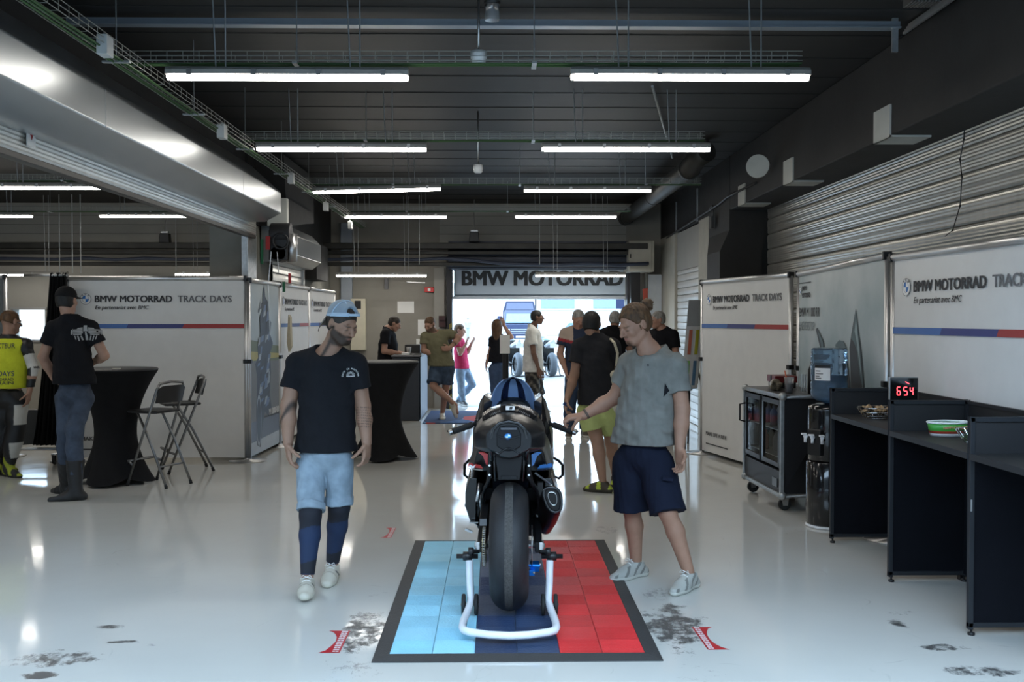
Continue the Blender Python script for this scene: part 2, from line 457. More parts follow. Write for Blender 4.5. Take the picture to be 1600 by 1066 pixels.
# left side: divider wall, header, big shutter box with the half-rolled curtain
def walll(m):
    m.cm = 0; m.box2((-3.4,11.9,0),(XL,YB,2.75))
    m.cm = 1; m.box2((-3.4,YF,2.95),(XL-.02,11.9,ZC)); m.box2((-3.4,11.9,2.75),(XL+.02,YB,ZC))
    m.cm = 0; m.box2((-3.4,YF,0),(XL,-.5,2.95))
S('wall_left', [CONC, DARKCON], walll)
def haunch(m):
    m.prism([(-2.93,12.2,3.6),(-2.93,14.2,3.6),(-2.93,14.2,2.95),(-2.93,12.4,2.75)], (.35,0,0))
S('column', DARKCON, haunch)
S('column', DARKCON, lambda m: m.prism([(-3.45,15.6,0),(-3.45,15.6,2.2),(-3.75,15.6,2.9),(-3.75,15.6,ZC),(-2.96,15.6,ZC),(-2.96,15.6,0)], (0,1.0,0)))
S('column', DARKCON, lambda m: m.box2((-2.96,15.2,2.2),(-2.72,16.2,2.75)))
d2 = empty('door_2', (0,0,0), kind='structure')
def sbox(m):
    prof = [(-2.95,3.34),(-2.78,3.34),(-2.44,3.03),(-2.44,2.80),(-2.62,2.70),(-2.95,2.70)]
    m.prism([(x,YF,z) for x, z in prof], (0,11.4-YF,0))
one('shutter_box', BOXM, d2, sbox, bevel=.012)
for y in (2.2, 6.3, 9.7):
    one('box_seam', GALV, d2, lambda m: m.box2((-2.4415,y,2.8),(-2.438,y+.012,3.03)))
T_L = Matrix.Translation((-2.83, 0, 0)) @ Matrix.Rotation(PI/2, 4, 'Z')     # local x -> +Y, front(-y) -> +X
one('shutter_curtain', SHUT, d2, lambda m: slats(m, YF, 11.7, 2.57, 2.9, 'big', T=T_L))
one('bottom_bar', mat('dark_seal', (.05,.045,.04), .5), d2, lambda m: m.box2((-2.87,YF,2.535),(-2.80,11.7,2.575)), bevel=.006)
one('guide_rail', GALV, d2, lambda m: m.box2((-2.95,11.62,0),(-2.86,11.78,2.7)).box2((-2.86,11.5,0),(-2.845,11.9,2.7)), bevel=.005)
one('guide_rail', mat('pale_steel', (.5,.5,.47), .5), d2, lambda m: m.box2((-2.949,12.1,0),(-2.90,12.16,2.6)), bevel=.004)
tag(one('warning_sticker', [WHITE, mat('sticker_red', (.35,.05,.05), .6)], d2, lambda m: (m.box2((-2.785,5.98,2.63),(-2.78,6.09,2.75)), setattr(m, 'cm', 1), m.prism([(-2.779,6.0,2.73),(-2.779,6.07,2.73),(-2.779,6.035,2.67)], (.002,0,0)))), 'small white warning sticker with red mark')
d5 = empty('door_5', (0,0,0), kind='structure')
one('shutter_box', BOXM, d5, lambda m: m.prism([(x,12.5,z) for x, z in [(-2.93,2.80),(-2.68,2.80),(-2.55,2.66),(-2.55,2.41),(-2.68,2.31),(-2.93,2.31)]], (0,2.1,0)), bevel=.008)
T_L2 = Matrix.Translation((-2.93, 0, 0)) @ Matrix.Rotation(PI/2, 4, 'Z')
one('shutter_curtain', SHUT, d5, lambda m: slats(m, 13.0, 14.9, 0, 2.4, 'small', T=T_L2))
one('guide_rail', STEEL, d5, lambda m: m.box2((-2.95,14.9,0),(-2.86,14.98,2.4)))
# rear wall with its two openings (ours, and the neighbour's bright window)
DX0, DX1, DZ = -.775, 2.33, 2.47
wx0, wx1, wz0, wz1 = at(20,500,YB).x, at(70,500,YB).x, at(40,531,YB).z, at(40,484,YB).z
def wallb(m):
    m.cm = 0; m.box2((-3.3,YB,0),(DX0,YB+.25,2.3)); m.box2((-3.3,YB,2.3),(-1.0,YB+.25,ZC))
    m.box2((DX1,YB,0),(3.6,YB+.25,ZC)); m.box2((-9.6,YB,0),(wx0,YB+.25,wz1)); m.box2((wx1,YB,0),(-3.3,YB+.25,wz1)); m.box2((wx0,YB,0),(wx1,YB+.25,wz0))
    m.cm = 1; m.box2((-1.0,YB,DZ),(DX1,YB+.25,ZC)); m.box2((-9.6,YB,wz1),(-3.3,YB+.25,ZC)); m.box2((-1.0,YB,2.3),(DX0,YB+.25,DZ))
S('wall_back', [BACKW, PANELW], wallb)
for z in (2.62,2.78,2.94,3.1,3.26,3.42,3.58):
    S('trim_2', mat('panel_seam', (.2,.2,.18), .8), lambda m: (m.box2((-1.0,YB-.006,z),(DX1,YB+.001,z+.012)), m.box2((-9.5,YB-.006,z),(-3.6,YB+.001,z+.012))))
S('window_1', mat('window_frame_alu', (.4,.4,.4), .4, .6), lambda m: [m.box2(*q) for q in (((wx0-.04,YB-.03,wz0-.04),(wx1+.04,YB,wz0)),((wx0-.04,YB-.03,wz1),(wx1+.04,YB,wz1+.04)))])
S('wall_front', CONC, lambda m: (m.box2((-9.6,YF-.2,3.05),(4.4,YF,ZC)), m.box2((-3.4,YF-.2,0),(-2.95,YF,3.05)), m.box2((3.4,YF-.2,0),(4.4,YF,3.05)), m.box2((-30,YF-.2,0),(-9.6,YF,ZC)), m.box2((4.4,YF-.2,0),(30,YF,ZC)), m.box2((-30,YB,0),(-9.8,YB+.2,ZC)), m.box2((4.3,YB,0),(30,YB+.2,ZC))))
S('wall_neighbour', CONC, lambda m: m.box2((-9.8,YF-.2,0),(-9.6,YB+.25,ZC)))
S('sky_blocker_opposite', mat('sky_blocker_grey', (.06,.06,.06), .9), lambda m: m.box2((-90,-34,0),(90,-32,15)))  # unseen block added to cut off the low sky in front
S('roof_storey', CONC, lambda m: m.box2((-30,YF-.6,ZC+.35),(30,YB+.5,11)))
# rear roller door with the lettered banner
d1 = empty('door_1', (0,0,0), kind='structure')
zt, zb = at(840,420,YB).z, at(840,463,YB).z
one('shutter_curtain', mat('backlit_white_shutter', (.50,.60,.70), .5, var=.03), d1, lambda m: slats(m, DX0+.02, DX1, zb, DZ+.3, 'small', T=Matrix.Translation((0,YB+.2,0))))
one('door_banner', mat('banner_pale_blue', (.52,.62,.72), .6, var=.03), d1, lambda m: m.box2((DX0+.05,YB+.10,at(800,460,YB).z),(DX1,YB+.13,DZ+.1)))
zl = at(800,445.5,YB).z
text('lettering', 'BMW MOTORRAD', .37, mat('banner_letters', (.04,.045,.05), .7), d1, (at(721,445,YB).x,YB+.098,zl), bold=.055, width=at(975,445,YB).x-at(721,445,YB).x)
one('bottom_bar', mat('shutter_bottom', (.55,.6,.65), .4, .3), d1, lambda m: m.box2((DX0,YB+.1,zb-.05),(DX1,YB+.2,zb)))
one('roller_drum', mat('dark_shutter_roll', (.035,.04,.055), .45, .3), d1, lambda m: (slats(m, DX0-.05, DX1+.1, at(800,420,17.3).z, at(800,384,17.3).z, 'small', T=Matrix.Translation((0,17.35,0))), m.box2((DX0-.05,17.37,2.47),(DX1+.1,YB,2.95))))
one('guide_rail', mat('dark_rail', (.03,.03,.035), .5), d1, lambda m: m.box2((DX1,YB-.16,0),(DX1+.08,YB,2.6)), bevel=.01)
def hazard(m):
    z = 0; i = 0
    while z < 1.5:
        m.cm = i % 2; m.add([(DX0-.05,YB-.125,z-.03),(DX0,YB-.125,z),(DX0,YB-.125,z+.09),(DX0-.05,YB-.125,z+.06)], [(0,1,2,3)]); z += .09; i += 1
one('guide_rail', mat('dark_rail', (.03,.03,.035), .5), d1, lambda m: m.box2((DX0-.1,YB-.12,0),(DX0+.0,YB,2.7)), bevel=.01)
tag(one('hazard_tape', [mat('tape_yellow', (.22,.18,.04), .6), BLACK], d1, hazard, fix=False), 'yellow and black striped tape')
one('side_plate', PANELW, d1, lambda m: m.box2((DX0-.32,YB-.06,0),(DX0-.14,YB,2.5)))
# dark trunking crossing the rear of both bays
TRK = mat('dark_trunking', (.035,.034,.03), .5, .3, var=.3, vscale=4)
for (z0, z1, y) in ((2.79,2.89,17.0),(2.70,2.76,17.1),(2.50,2.56,17.0)):
    S('trim_3', TRK, lambda m: m.box2((-9.5,y,z0),(2.6,y+.2,z1)), bevel=.01)
S('trim_4', mat('blue_black_cable', (.04,.05,.08), .5), lambda m: m.tube([(-9.4+i*.5, 16.9, 2.62-.03*math.sin(i*1.3)**2-.08*(i>18)) for i in range(25)], .03, 8))
# tall grey trunking on the rear wall
S('trim_5', mat('blue_grey_trunking', (.33,.37,.42), .5, .2), lambda m: m.box2((at(533,400,YB).x,YB-.08,1.2),(at(551,400,YB).x,YB,3.3)), bevel=.01)

# world and light ------------------------------------------------------------
w = bpy.data.worlds.new('sky'); SC.world = w; w.use_nodes = True
wn = w.node_tree.nodes; wl = w.node_tree.links
bg = wn['Background']; bg.inputs['Color'].default_value = (.62,.86,1.12,1); bg.inputs['Strength'].default_value = 7.9
SC.view_settings.view_transform = 'Standard'; SC.view_settings.look = 'None'; SC.view_settings.gamma = 1
SC.view_settings.use_curve_mapping = False; SC.view_settings.exposure = .0
SC.cycles.use_denoising = True; SC.cycles.max_bounces = 8; SC.cycles.diffuse_bounces = 4; SC.cycles.glossy_bounces = 4; SC.cycles.transmission_bounces = 8; SC.cycles.transparent_max_bounces = 16
SC.cycles.caustics_reflective = False; SC.cycles.caustics_refractive = False; SC.cycles.sample_clamp_indirect = 8

# ================================================================ CEILING FITTINGS
if 0: pass
LAMP = mat('lit_lamp_diffuser', (1,.955,.875), .4, emit=28, var=0)
LBODY = mat('lamp_housing', (.34,.33,.30), .5)
lampn = 0
def lamp(loc, label, group, tilt=0):
    r = empty('batten_light', loc, tilt*0, label, 'ceiling light', group); r.rotation_euler = (0, tilt, 0)
    L_ = 1.5
    one('diffuser', LAMP, r, lambda m: m.loft([[(x*1.0, s*math.cos(t)*.055, -.028*math.sin(t)) for t in [PI*i/8 for i in range(9)]] for x, s in ((-L_/2-.0,.55),(-L_/2+.03,.95),(-L_/2+.06,1),(L_/2-.06,1),(L_/2-.03,.95),(L_/2,.55))]), smooth=True)
    one('housing', LBODY, r, lambda m: m.loft([[(x, y*s, z) for y, z in ((-.06,0),(-.055,.03),(-.035,.05),(.035,.05),(.055,.03),(.06,0))] for x, s in ((-L_/2-.005,.8),(-L_/2+.04,1),(L_/2-.04,1),(L_/2+.005,.8))]))
    for x in (-.6,-.2,.2,.6):
        one('clip', STEEL, r, lambda m: m.box((x,-.062,.012),(.03,.012,.04)).box((x,.062,.012),(.03,.012,.04)))
    for x in (-.42,.42):
        one('hanging_rod', GALV, r, lambda m: m.cyl((x-.03,0,.04),(x-.05,0,ZC-loc[2]),.005,6).cyl((x+.03,0,.04),(x+.03,0,ZC-loc[2]),.005,6))
    return r
rows = [(6.3,119,450,1078),(8.94,232,534,978),(11.85,297,589,918),(14.87,338,618,884)]
words = ['nearest the camera','in the second row','in the third row','in the fourth row']
for i, (Y, py, xa, xb) in enumerate(rows):
    for side, px in (('left', xa),('right', xb)):
        p = at(px, py, Y); tl = (math.radians(-1.6) if (i == 2 and side == 'left') else 0)
        lamp((p.x, p.y, p.z), f'long lit batten ceiling light on the {side}, {words[i]}', 'batten lights under the garage ceiling', tl)
for px, lb in ((596,'low lit batten light in front of the grey rear wall'),(907,'low lit batten light in front of the lettered rear door')):
    p = at(px, 430, 16.7); lamp((p.x,p.y,p.z), lb, 'low batten lights at the rear')
for i, (px, py, Y, lb) in enumerate([(88,292.5,11.85,'lit batten light in the neighbouring bay, cut by the shutter edge'),(-30,337,14.87,'lit batten light at the left photo edge, fourth row of the next bay'),(236,337,14.87,'lit batten light in the next bay below the shutter bottom bar'),
                             (34,429,16.7,'low lit batten light above the instructor in yellow'),(345,428,16.7,'low lit batten light peeping out above the wide banner')]):
    p = at(px, py, Y); lamp((p.x,p.y,p.z), lb, 'batten lights of the neighbouring bay')
for i, (px, Y) in enumerate(((-340,6.3),(-20,8.94))):  # unseen battens added to brighten the left side
    for dx in (0, -3.4):
        lamp((-5.1+dx,Y,3.13), 'unseen batten light added in the neighbouring bay to brighten the left side', 'added unseen batten lights of the neighbouring bay, front rows')
GREEN = mat('green_cable', (.035,.085,.025), .6)
WIRE = mat('wire_tray_steel', (.33,.34,.31), .45, .7)
def tray(a, b, label, cable=True, step=.1, w=.1, hgt=.06):
    a, b = Vector(a), Vector(b); d = (b-a); L_ = d.length; d.normalize(); s = d.cross(Vector((0,0,1))).normalized()
    r = empty('cable_tray', a, 0, label, 'cable tray', 'wire cable trays under the ceiling')
    def f(m):
        for dx, dz in ((-w/2,hgt),(-w/2,hgt/2),(-w/2,0),(0,0),(w/2,0),(w/2,hgt/2),(w/2,hgt)):
            m.cyl(s*dx+Vector((0,0,dz)), d*L_+s*dx+Vector((0,0,dz)), .0026, 4)
        for i in range(int(L_/step)+1):
            o = d*(i*step); m.tube([o+s*(-w/2)+Vector((0,0,hgt)), o+s*(-w/2), o+s*(w/2), o+s*(w/2)+Vector((0,0,hgt))], .0026, 4)
    one('wire_basket', WIRE, r, f, fix=False)
    if cable:
        def g(m):
            for j, o in enumerate((-.03,-.01,.015,.035)):
                m.tube([d*(L_*i/14)+s*(o+.008*math.sin(i*1.7+j))+Vector((0,0,-.012-.004*(j % 2)+.003*math.sin(i+j*2))) for i in range(15)], .006, 5)
        one('cable', GREEN, r, g)
    def h(m):
        for i in (k_,):
            o = d*(i*1.5-.4); m.cyl(o+Vector((0,0,-.02)), o+Vector((0,0,ZC-a.z-.003)), .004, 5); m.box(tuple(o+Vector((0,0,-.018))), (.16 if abs(d.y) > .5 else .03, .03 if abs(d.y) > .5 else .16, .01))
    for k_ in range(1, int(L_/1.5)+1): one('hanger', GALV, r, h, fix=False)
tray((-2.22,3.3,3.12), (-2.22,16.6,3.12), 'long wire cable tray with green cables running beside the big shutter box', step=.12, w=.13)
for i, (Y, y, x0, x1) in enumerate([(6.35,94,190,1250),(9.0,214,380,1100),(11.9,283,470,1095),(14.9,325,520,985)]):
    tray(at(x0, y+4, Y), at(x1, y+4, Y), 'cross-running wire cable tray above '+['the nearest pair of lights','the second pair of lights','the third pair of lights','the fourth pair of lights'][i])
tray((-9.2,11.9,3.24),(-3.5,11.9,3.24), 'wire cable tray in the neighbouring bay, third row of lights')
tray((-9.2,14.9,3.2),(-3.5,14.9,3.2), 'wire cable tray in the neighbouring bay, fourth row of lights')
p0, p1 = at(105,37,6.8), at(1405,40,6.8)
r = empty('strut_channel', (0,0,0), label='grey-blue steel channel hung across the ceiling in front', cat='rail')
one('channel', mat('blue_grey_steel', (.30,.34,.38), .4, .5), r, lambda m: m.box2((p0.x,6.78,3.585),(p1.x,6.82,3.625)).box2((p0.x,6.76,3.575),(p1.x,6.84,3.585)))
one('bracket', GALV, r, lambda m: m.box2((p1.x-.05,6.79,3.42),(p1.x-.01,6.81,3.65)))
tag(one('wall_rail', ALU, None, lambda m: [m.box2((2.82+.012*i,3.1,3.57+.018*i),(2.84+.012*i,6.9,3.585+.018*i)) for i in range(4)]), 'ribbed silver rail along the top of the dark beam', 'rail')
def heater():
    p = at(1440,6,5.9); r = empty('heater', p, label='small ribbed metal heater at the top right', cat='heater')
    one('grille', STEEL, r, lambda m: [m.box((x,0,.02),(.012,.12,.05)) for x in np.linspace(-.08,.08,9)])
    one('housing', GALV, r, lambda m: m.box((0,.0,.07),(.2,.16,.05)), bevel=.008)
heater()
p = at(769,8,6.5)
r = empty('ceiling_camera', p, label='dark dome camera with a clear cup hanging at the top centre', cat='camera')
one('body', BLACK, r, lambda m: m.lathe([(.02,.12),(.05,.1),(.055,.02),(.05,0)], n=24))
one('clear_cup', mat('clear_plastic', (.5,.5,.5), .1, trans=.6), r, lambda m: m.lathe([(.048,0),(.05,-.08),(.045,-.1)], n=24))
one('mount', STEEL, r, lambda m: m.cyl((0,0,.1),(0,0,max(.13,ZC-p.z)),.012,8))
for (px, py, Y, s, lb) in ((748,90,6.35,.062,'large white round smoke detector on the nearest cross tray'),(747,264,9.9,.06,'white round smoke detector between second and third light rows')):
    p = at(px, py, Y); r = empty('smoke_detector', p, label=lb, cat='smoke detector')
    one('body', WHITE, r, lambda m: m.lathe([(s*.5,.045),(s*.75,.04),(s*.8,.01),(s*.8,-.005),(s*.72,-.01),(s*.72,-.03),(s*.5,-.04)], n=24))
    one('stem', STEEL, r, lambda m: m.cyl((0,0,.03),(0,0,ZC-p.z),.008,8))
BOXW = mat('grey_plastic_box', (.45,.46,.45), .5)
for (px, py, lb) in ((164,72,'nearest grey junction box on the long cable tray'),(347,206,'second grey junction box on the long cable tray'),(455,279,'third grey junction box on the long cable tray'),(509,323,'fourth grey junction box on the long cable tray'),(547,352,'farthest grey junction box on the long cable tray')):
    R_ = ray(px, py); t = -2.17/R_.x; p = Vector((-2.17, R_.y*t, H+R_.z*t))
    tag(one('junction_box', BOXW, None, lambda m: m.box((0,0,0),(.06,.1,.11)).cyl((0,.0,.05),(0,0,.075),.012,8), bevel=.006, loc=p), lb, 'junction box', 'junction boxes on the cable tray')
# white angle plates under the right beam, round disc, conduit, duct
for (pa, lb) in (((1380,200),'nearest white steel angle plate on the dark beam edge'),((1233,270),'middle white steel angle plate on the dark beam edge'),((1160,302),'farthest white steel angle plate, next to the dark column')):
    R_ = ray(*pa); t = XR/R_.x; Y = R_.y*t
    tag(one('angle_plate', mat('plate_white', (.55,.55,.50), .6), None, lambda m: m.box2((XR-.014,Y-.16,2.955),(XR,Y+.16,3.2)).box2((XR-.014,Y-.16,2.955),(XR+.3,Y+.16,2.97))), lb, 'bracket', 'white angle plates')
R_ = ray(1183,260); t = 2.80/R_.x; p = Vector((2.80, R_.y*t, H+R_.z*t))
r = empty('horn_speaker', p, label='round white disc speaker on the dark beam', cat='speaker')
one('disc', mat('plate_white', (.55,.55,.50), .6), r, lambda m: m.cyl((0,-.02,0),(.02,.02,0),.125,28), bevel=.004)
one('bracket', STEEL, r, lambda m: m.box((.04,.0,.07),(.06,.05,.04)))
tag(one('conduit', mat('conduit_dark', (.04,.04,.04), .5), None, lambda m: m.tube([(2.93,11.2,3.13),(2.93,12.6,3.14),(2.92,13.0,3.1),(2.92,17,2.98)], .014, 8).tube([(2.92,13.6,3.1),(2.92,13.4,3.12),(2.92,13.35,3.05),(2.92,13.35,2.95)], .012, 8).box((2.9,13.35,2.89),(.04,.12,.16))), 'dark conduit and switch box along the right wall', 'conduit')
r = empty('air_duct', (2.3,11.8,3.38), label='fat dark round air duct under the ceiling on the right', cat='duct')
one('pipe', TRK, r, lambda m: m.tube([(.12,-.38,.14),(.06,-.2,.10),(0,0,.0),(0,3,0),(0,5.95,0)], .12, 20))
one('collar', TRK, r, lambda m: m.tube([(0,.0,0),(0,.08,0)], .13, 20).tube([(0,2.7,0),(0,2.76,0)], .126, 20).tube([(0,5.6,0),(0,5.66,0)], .13, 20))
tag(one('drain_pipe', GALV, None, lambda m: m.cyl((1.35,8.6,3.6),(2.2,12.4,3.6),.012,8)), 'thin grey pipe slanting along the ceiling beside the duct', 'pipe')
p = at(1003,400,17.0)
r = empty('electrical_cabinet', (p.x,17.15,p.z), label='square cream electrical cabinet high beside the rear door', cat='cabinet')
one('body', BEIGE, r, lambda m: m.box((0,.25,0),(.44,.7,.53)), bevel=.01)
one('door', BEIGE, r, lambda m: m.box((-.02,-.11,0),(.38,.02,.49)), bevel=.008)
one('latch', BLACK, r, lambda m: m.box((-.19,-.125,0),(.02,.015,.07)))
one('lettering_plate', GREYINK, r, lambda m: m.box((-.12,-.122,.16),(.06,.002,.06)))
tag(one('conduit', STEEL, None, lambda m: m.cyl((2.62,17.3,0),(2.62,17.3,2.4),.03,10)), 'pale upright pipe below the cream electrical cabinet', 'conduit')
tag(one('hanging_curtain_strip', BLACK, None, lambda m: m.box2((2.36,17.35,.0),(2.52,17.5,2.44))), 'black vertical strip beside the rear door, under the cabinet', 'curtain')
S('daylit_wall_strip', mat('painted_daylight_blue', (.7,.75,.8), .6), lambda m: m.box2((2.7,17.62,0),(2.94,17.75,2.38)))  # pale blue colour stands in for outdoor light on the wall
tag(one('pennant', mat('orange_red', (.30,.05,.03), .6), None, lambda m: m.prism([at(1004,452,16.9),at(1012,450,16.9),at(1012,470,16.9),at(1006,476,16.9)], (0,.02,0))), 'small orange-red tag hanging by the rear door', 'tag')
# hoist gear at the end of the shutter box
r = empty('door_motor', (-2.58,12.05,2.5), label='black chain motor with gears under the end of the big shutter box', cat='motor')
one('gearbox', mat('motor_dark', (.03,.03,.032), .5, .3), r, lambda m: m.cyl((-.12,0,.12),(.12,0,.12),.13,20).cyl((-.02,-.1,-.12),(-.02,.14,-.12),.1,18).box((-.02,0,-.02),(.22,.2,.36)), bevel=.01)
one('motor_housing', STEEL, r, lambda m: m.cyl((.13,0,-.22),(.13,0,.12),.06,18))
one('cover_plate', mat('plate_white', (.55,.55,.50), .6), r, lambda m: m.box((-.05,.05,.38),(.24,.1,.34)), bevel=.006)
one('handwheel', BLACK, r, lambda m: m.tube([(.02+.09*math.cos(t),-.14,.02+.09*math.sin(t)) for t in np.linspace(0,2*PI,25)[:-1]], .013, 8, closed=True))
one('pull_chain', STEEL, r, lambda m: m.tube([(-.1,-.1,-.1),(-.14,-.1,-.5),(-.12,-.1,-1.1)], .006, 5).tube([(-.03,-.1,-.1),(-.01,-.1,-.36)], .005, 5))
tag(one('red_tag', mat('tag_red', (.45,.03,.03), .5), r, lambda m: m.box((-.13,-.14,-.0),(.05,.02,.16)).box((.12,-.1,-.42),(.03,.03,.12))), 'red plastic tag')
tag(one('green_tag', mat('tag_green', (.02,.16,.07), .5), r, lambda m: m.box((-.21,-.1,-.1),(.03,.02,.3)).box((.05,-.1,-.52),(.03,.03,.12))), 'green plastic tag')
def onX(px, py, X):
    R_ = ray(px, py); t = X/R_.x; return Vector((X, R_.y*t, H+R_.z*t))
wp_ = [onX(x, y, 3.385) for x, y in ((1508,176),(1506,218),(1500,249),(1503,277),(1500,322),(1488.5,360),(1477,369))]
tag(one('hanging_wire', BLACK, None, lambda m: (m.tube([tuple(v) for v in wp_], .004, 6), [m.ell(tuple(v), (.009,.009,.009), 8) for v in wp_[1:6]])), 'thin black knotted wire hanging down the big roller shutter', 'wire')
# small fittings on the rear wall
def onwall(px0, py0, px1, py1, name, m_, label, cat, th=.02, bev=.003, **k):
    a, b = at(px0, py0, YB), at(px1, py1, YB)
    return tag(one(name, m_, None, lambda m: m.box2((a.x,YB-th,b.z),(b.x,YB,a.z)), bevel=bev), label, cat, **k)
PAPER = mat('paper_white', (.78,.78,.76), .8, var=.02)
onwall(621,471,647,489,'notice_paper',PAPER,'white landscape sheet taped high on the grey rear wall','paper',.006,0)
onwall(653,499.5,665,524,'notice_paper',PAPER,'white portrait sheet on the rear wall behind the counter','paper',.006,0)
c = onwall(549,467,572.5,547,'wall_cabinet',mat('cream_board',(.62,.58,.46),.6),'tall cream cabinet on the rear wall behind the cap of the man','cabinet',.1,.006)
a, b = at(554,470,YB-.1), at(564,483,YB-.1)
one('dark_window', BLACK, c, lambda m: m.box2((a.x,YB-.106,b.z-.0),(b.x,YB-.1,a.z)))
a = at(671,453,YB)
r = empty('alarm_sounder', (a.x,YB-.04,a.z), label='red alarm sounder box on the rear wall left of the door', cat='alarm')
one('body', mat('alarm_red', (.6,.03,.03), .4), r, lambda m: m.box((0,0,0),(.17,.08,.09)), bevel=.012)
one('centre_plate', WHITE, r, lambda m: m.box((0,-.043,0),(.05,.008,.05)))
tag(one('wall_socket', GREYINK, None, lambda m: m.box2((at(601,440,YB).x,YB-.05,at(601,452,YB).z),(at(607,440,YB).x,YB,at(601,435,YB).z))), 'small dark switch box under the low rear lamp', 'switch')
tag(one('conduit', STEEL, None, lambda m: m.tube([(at(636,441,YB).x,YB-.03,at(636,441,YB).z),(at(664,442,YB).x,YB-.03,at(664,442,YB).z)], .012, 6)), 'short grey conduit on the rear wall beside the red sounder', 'conduit')
for (px, py, lb) in ((741,371,'black hanging loudspeaker in front of the pale rear wall panels'),(258,373,'black hanging loudspeaker at the rear of the neighbouring bay')):
    p = at(px, py, 17.2); r = empty('loudspeaker', p, label=lb, cat='speaker')
    one('body', BLACK, r, lambda m: m.prism([(-.09,-.06,-.08),(.09,-.06,-.08),(.075,-.06,.09),(-.075,-.06,.09)], (0,.14,0)), bevel=.01)
    one('bracket', STEEL, r, lambda m: m.box((0,0,.11),(.12,.06,.03)).cyl((0,0,.1),(0,0,ZC-p.z),.008,6))
for i, (px, Y) in enumerate(((485,16.6),(472,16.6),(655,16.6),(843,16.6),(93,16.6),(113,16.6),(126,16.6),(275,16.6))):
    p = at(px, 400, Y)
    tag(one('drop_rod', GALV, None, lambda m: m.cyl((p.x,Y,2.5 if px > 400 else 2.35),(p.x,Y,ZC),.009,6)), 'thin steel drop rod '+['left of the tall grey trunking','second from the left divider','over the reception counter','in front of the lettered rear door','first from the left edge of the next bay','second from the left edge of the next bay','third from the left edge of the next bay','nearest the divider in the next bay'][i], 'rod', 'steel drop rods at the rear')
# ================================================================ BANNERS
BAN = mat('banner_white_vinyl', (.70,.70,.69), .45, var=.03, bump=.12, bscale=2.2)
BLUE_A, BLUE_B, RED_A = mat('stripe_blue', (.07,.16,.42), .5, var=.02), mat('stripe_navy', (.05,.06,.20), .5, var=.02), mat('stripe_red', (.36,.045,.045), .5, var=.02)
LOGOB = mat('roundel_blue', (.03,.17,.50), .4, var=.02); LOGOW = mat('roundel_white', (.8,.8,.8), .4, var=.02); LOGOD = mat('roundel_ring', (.05,.05,.055), .4, var=.02)
def roundel(parent, c, R_, T=None, ring=None, letters=True, y=-.001):
    """printed emblem lying in the local XZ plane, facing -y"""
    def f(m):
        def disc(r0, r1, a0, a1, yy, n=24):
            vs = []
            for i in range(n+1):
                t = a0+(a1-a0)*i/n
                for rr in (r0, r1): vs.append((c[0]+rr*math.cos(t), c[1]+yy, c[2]+rr*math.sin(t)))
            m.add(vs, [(2*i, 2*i+1, 2*i+3, 2*i+2) for i in range(n)], T)
        m.cm = 0; disc(R_*.94, R_, 0, 2*PI, y*1.4, 40); disc(R_*.58, R_*.62, 0, 2*PI, y*1.4, 40)
        m.cm = 1; disc(R_*.62, R_*.94, 0, 2*PI, y, 40)
        for q in range(4):
            m.cm = 2 if q % 2 else 3 - 2
            disc(.0001, R_*.58, q*PI/2, (q+1)*PI/2, y, 10)
    o = one('emblem', [ring or LOGOD, LOGOW, LOGOB], parent, f, fix=False)
    if letters:
        for ch, a in (('B',2.25),('M',PI/2),('W',.89)):
            TT = (T or Matrix.Identity(4)) @ Matrix.Translation((c[0]+R_*.66*math.cos(a)-0, c[1]+y*2, c[2]+R_*.66*math.sin(a))) @ Matrix.Rotation(-(a-PI/2), 4, 'Y') @ Matrix.Rotation(PI/2, 4, 'X')
            text('emblem_letter', ch, R_*.36, LOGOD, o, align='CENTER', bold=.02, T=TT)
    return o
def banner_face(r, W, Hh, z0=.02):
    """the printed track-days design, W wide on local x 0..W facing -y"""
    k = W/2.0
    roundel(r, (.215*k, -.004, 1.82), .062)
    text('lettering', 'BMW MOTORRAD', .105, INK, r, (.315*k, -.004, 1.785), bold=.040, width=.86*k)
    text('lettering', 'TRACK DAYS', .105, GREYINK, r, (1.235*k, -.004, 1.785), bold=.034, width=.60*k)
    text('lettering', 'En partenariat avec', .062, INK, r, (.32*k, -.004, 1.705), bold=.014, width=.46*k, shear=.25)
    text('lettering', 'BMC', .062, INK, r, (.795*k, -.004, 1.705), bold=.01, width=.12*k, shear=.25)
    def st(m):
        s = .025
        for i, (a, b) in enumerate(((.0,.66),(.66,1.28),(1.28,2.0))):
            m.cm = i; a_ = a*k+(s if i else .03); b_ = b*k+(s if i < 2 else -.03)
            lo = 1.492; hi = 1.538
            m.add([((a_-(s if i else 0)), -.0035, lo), (b_-(s if i < 2 else 0), -.0035, lo), (b_+(0 if i < 2 else 0), -.0035, hi), (a_, -.0035, hi)], [(0,1,2,3)])
    one('stripe', [BLUE_A, BLUE_B, RED_A], r, st, fix=False)
    text('lettering', 'MAKE LIFE A RIDE', .062, INK, r, (.15*k, -.004, .235), bold=.02, width=.52*k)
    one('underline', INK, r, lambda m: m.add([(.15*k,-.0035,.13),(.70*k,-.0035,.13),(.70*k,-.0035,.143),(.15*k,-.0035,.143)], [(0,1,2,3)]), fix=False)
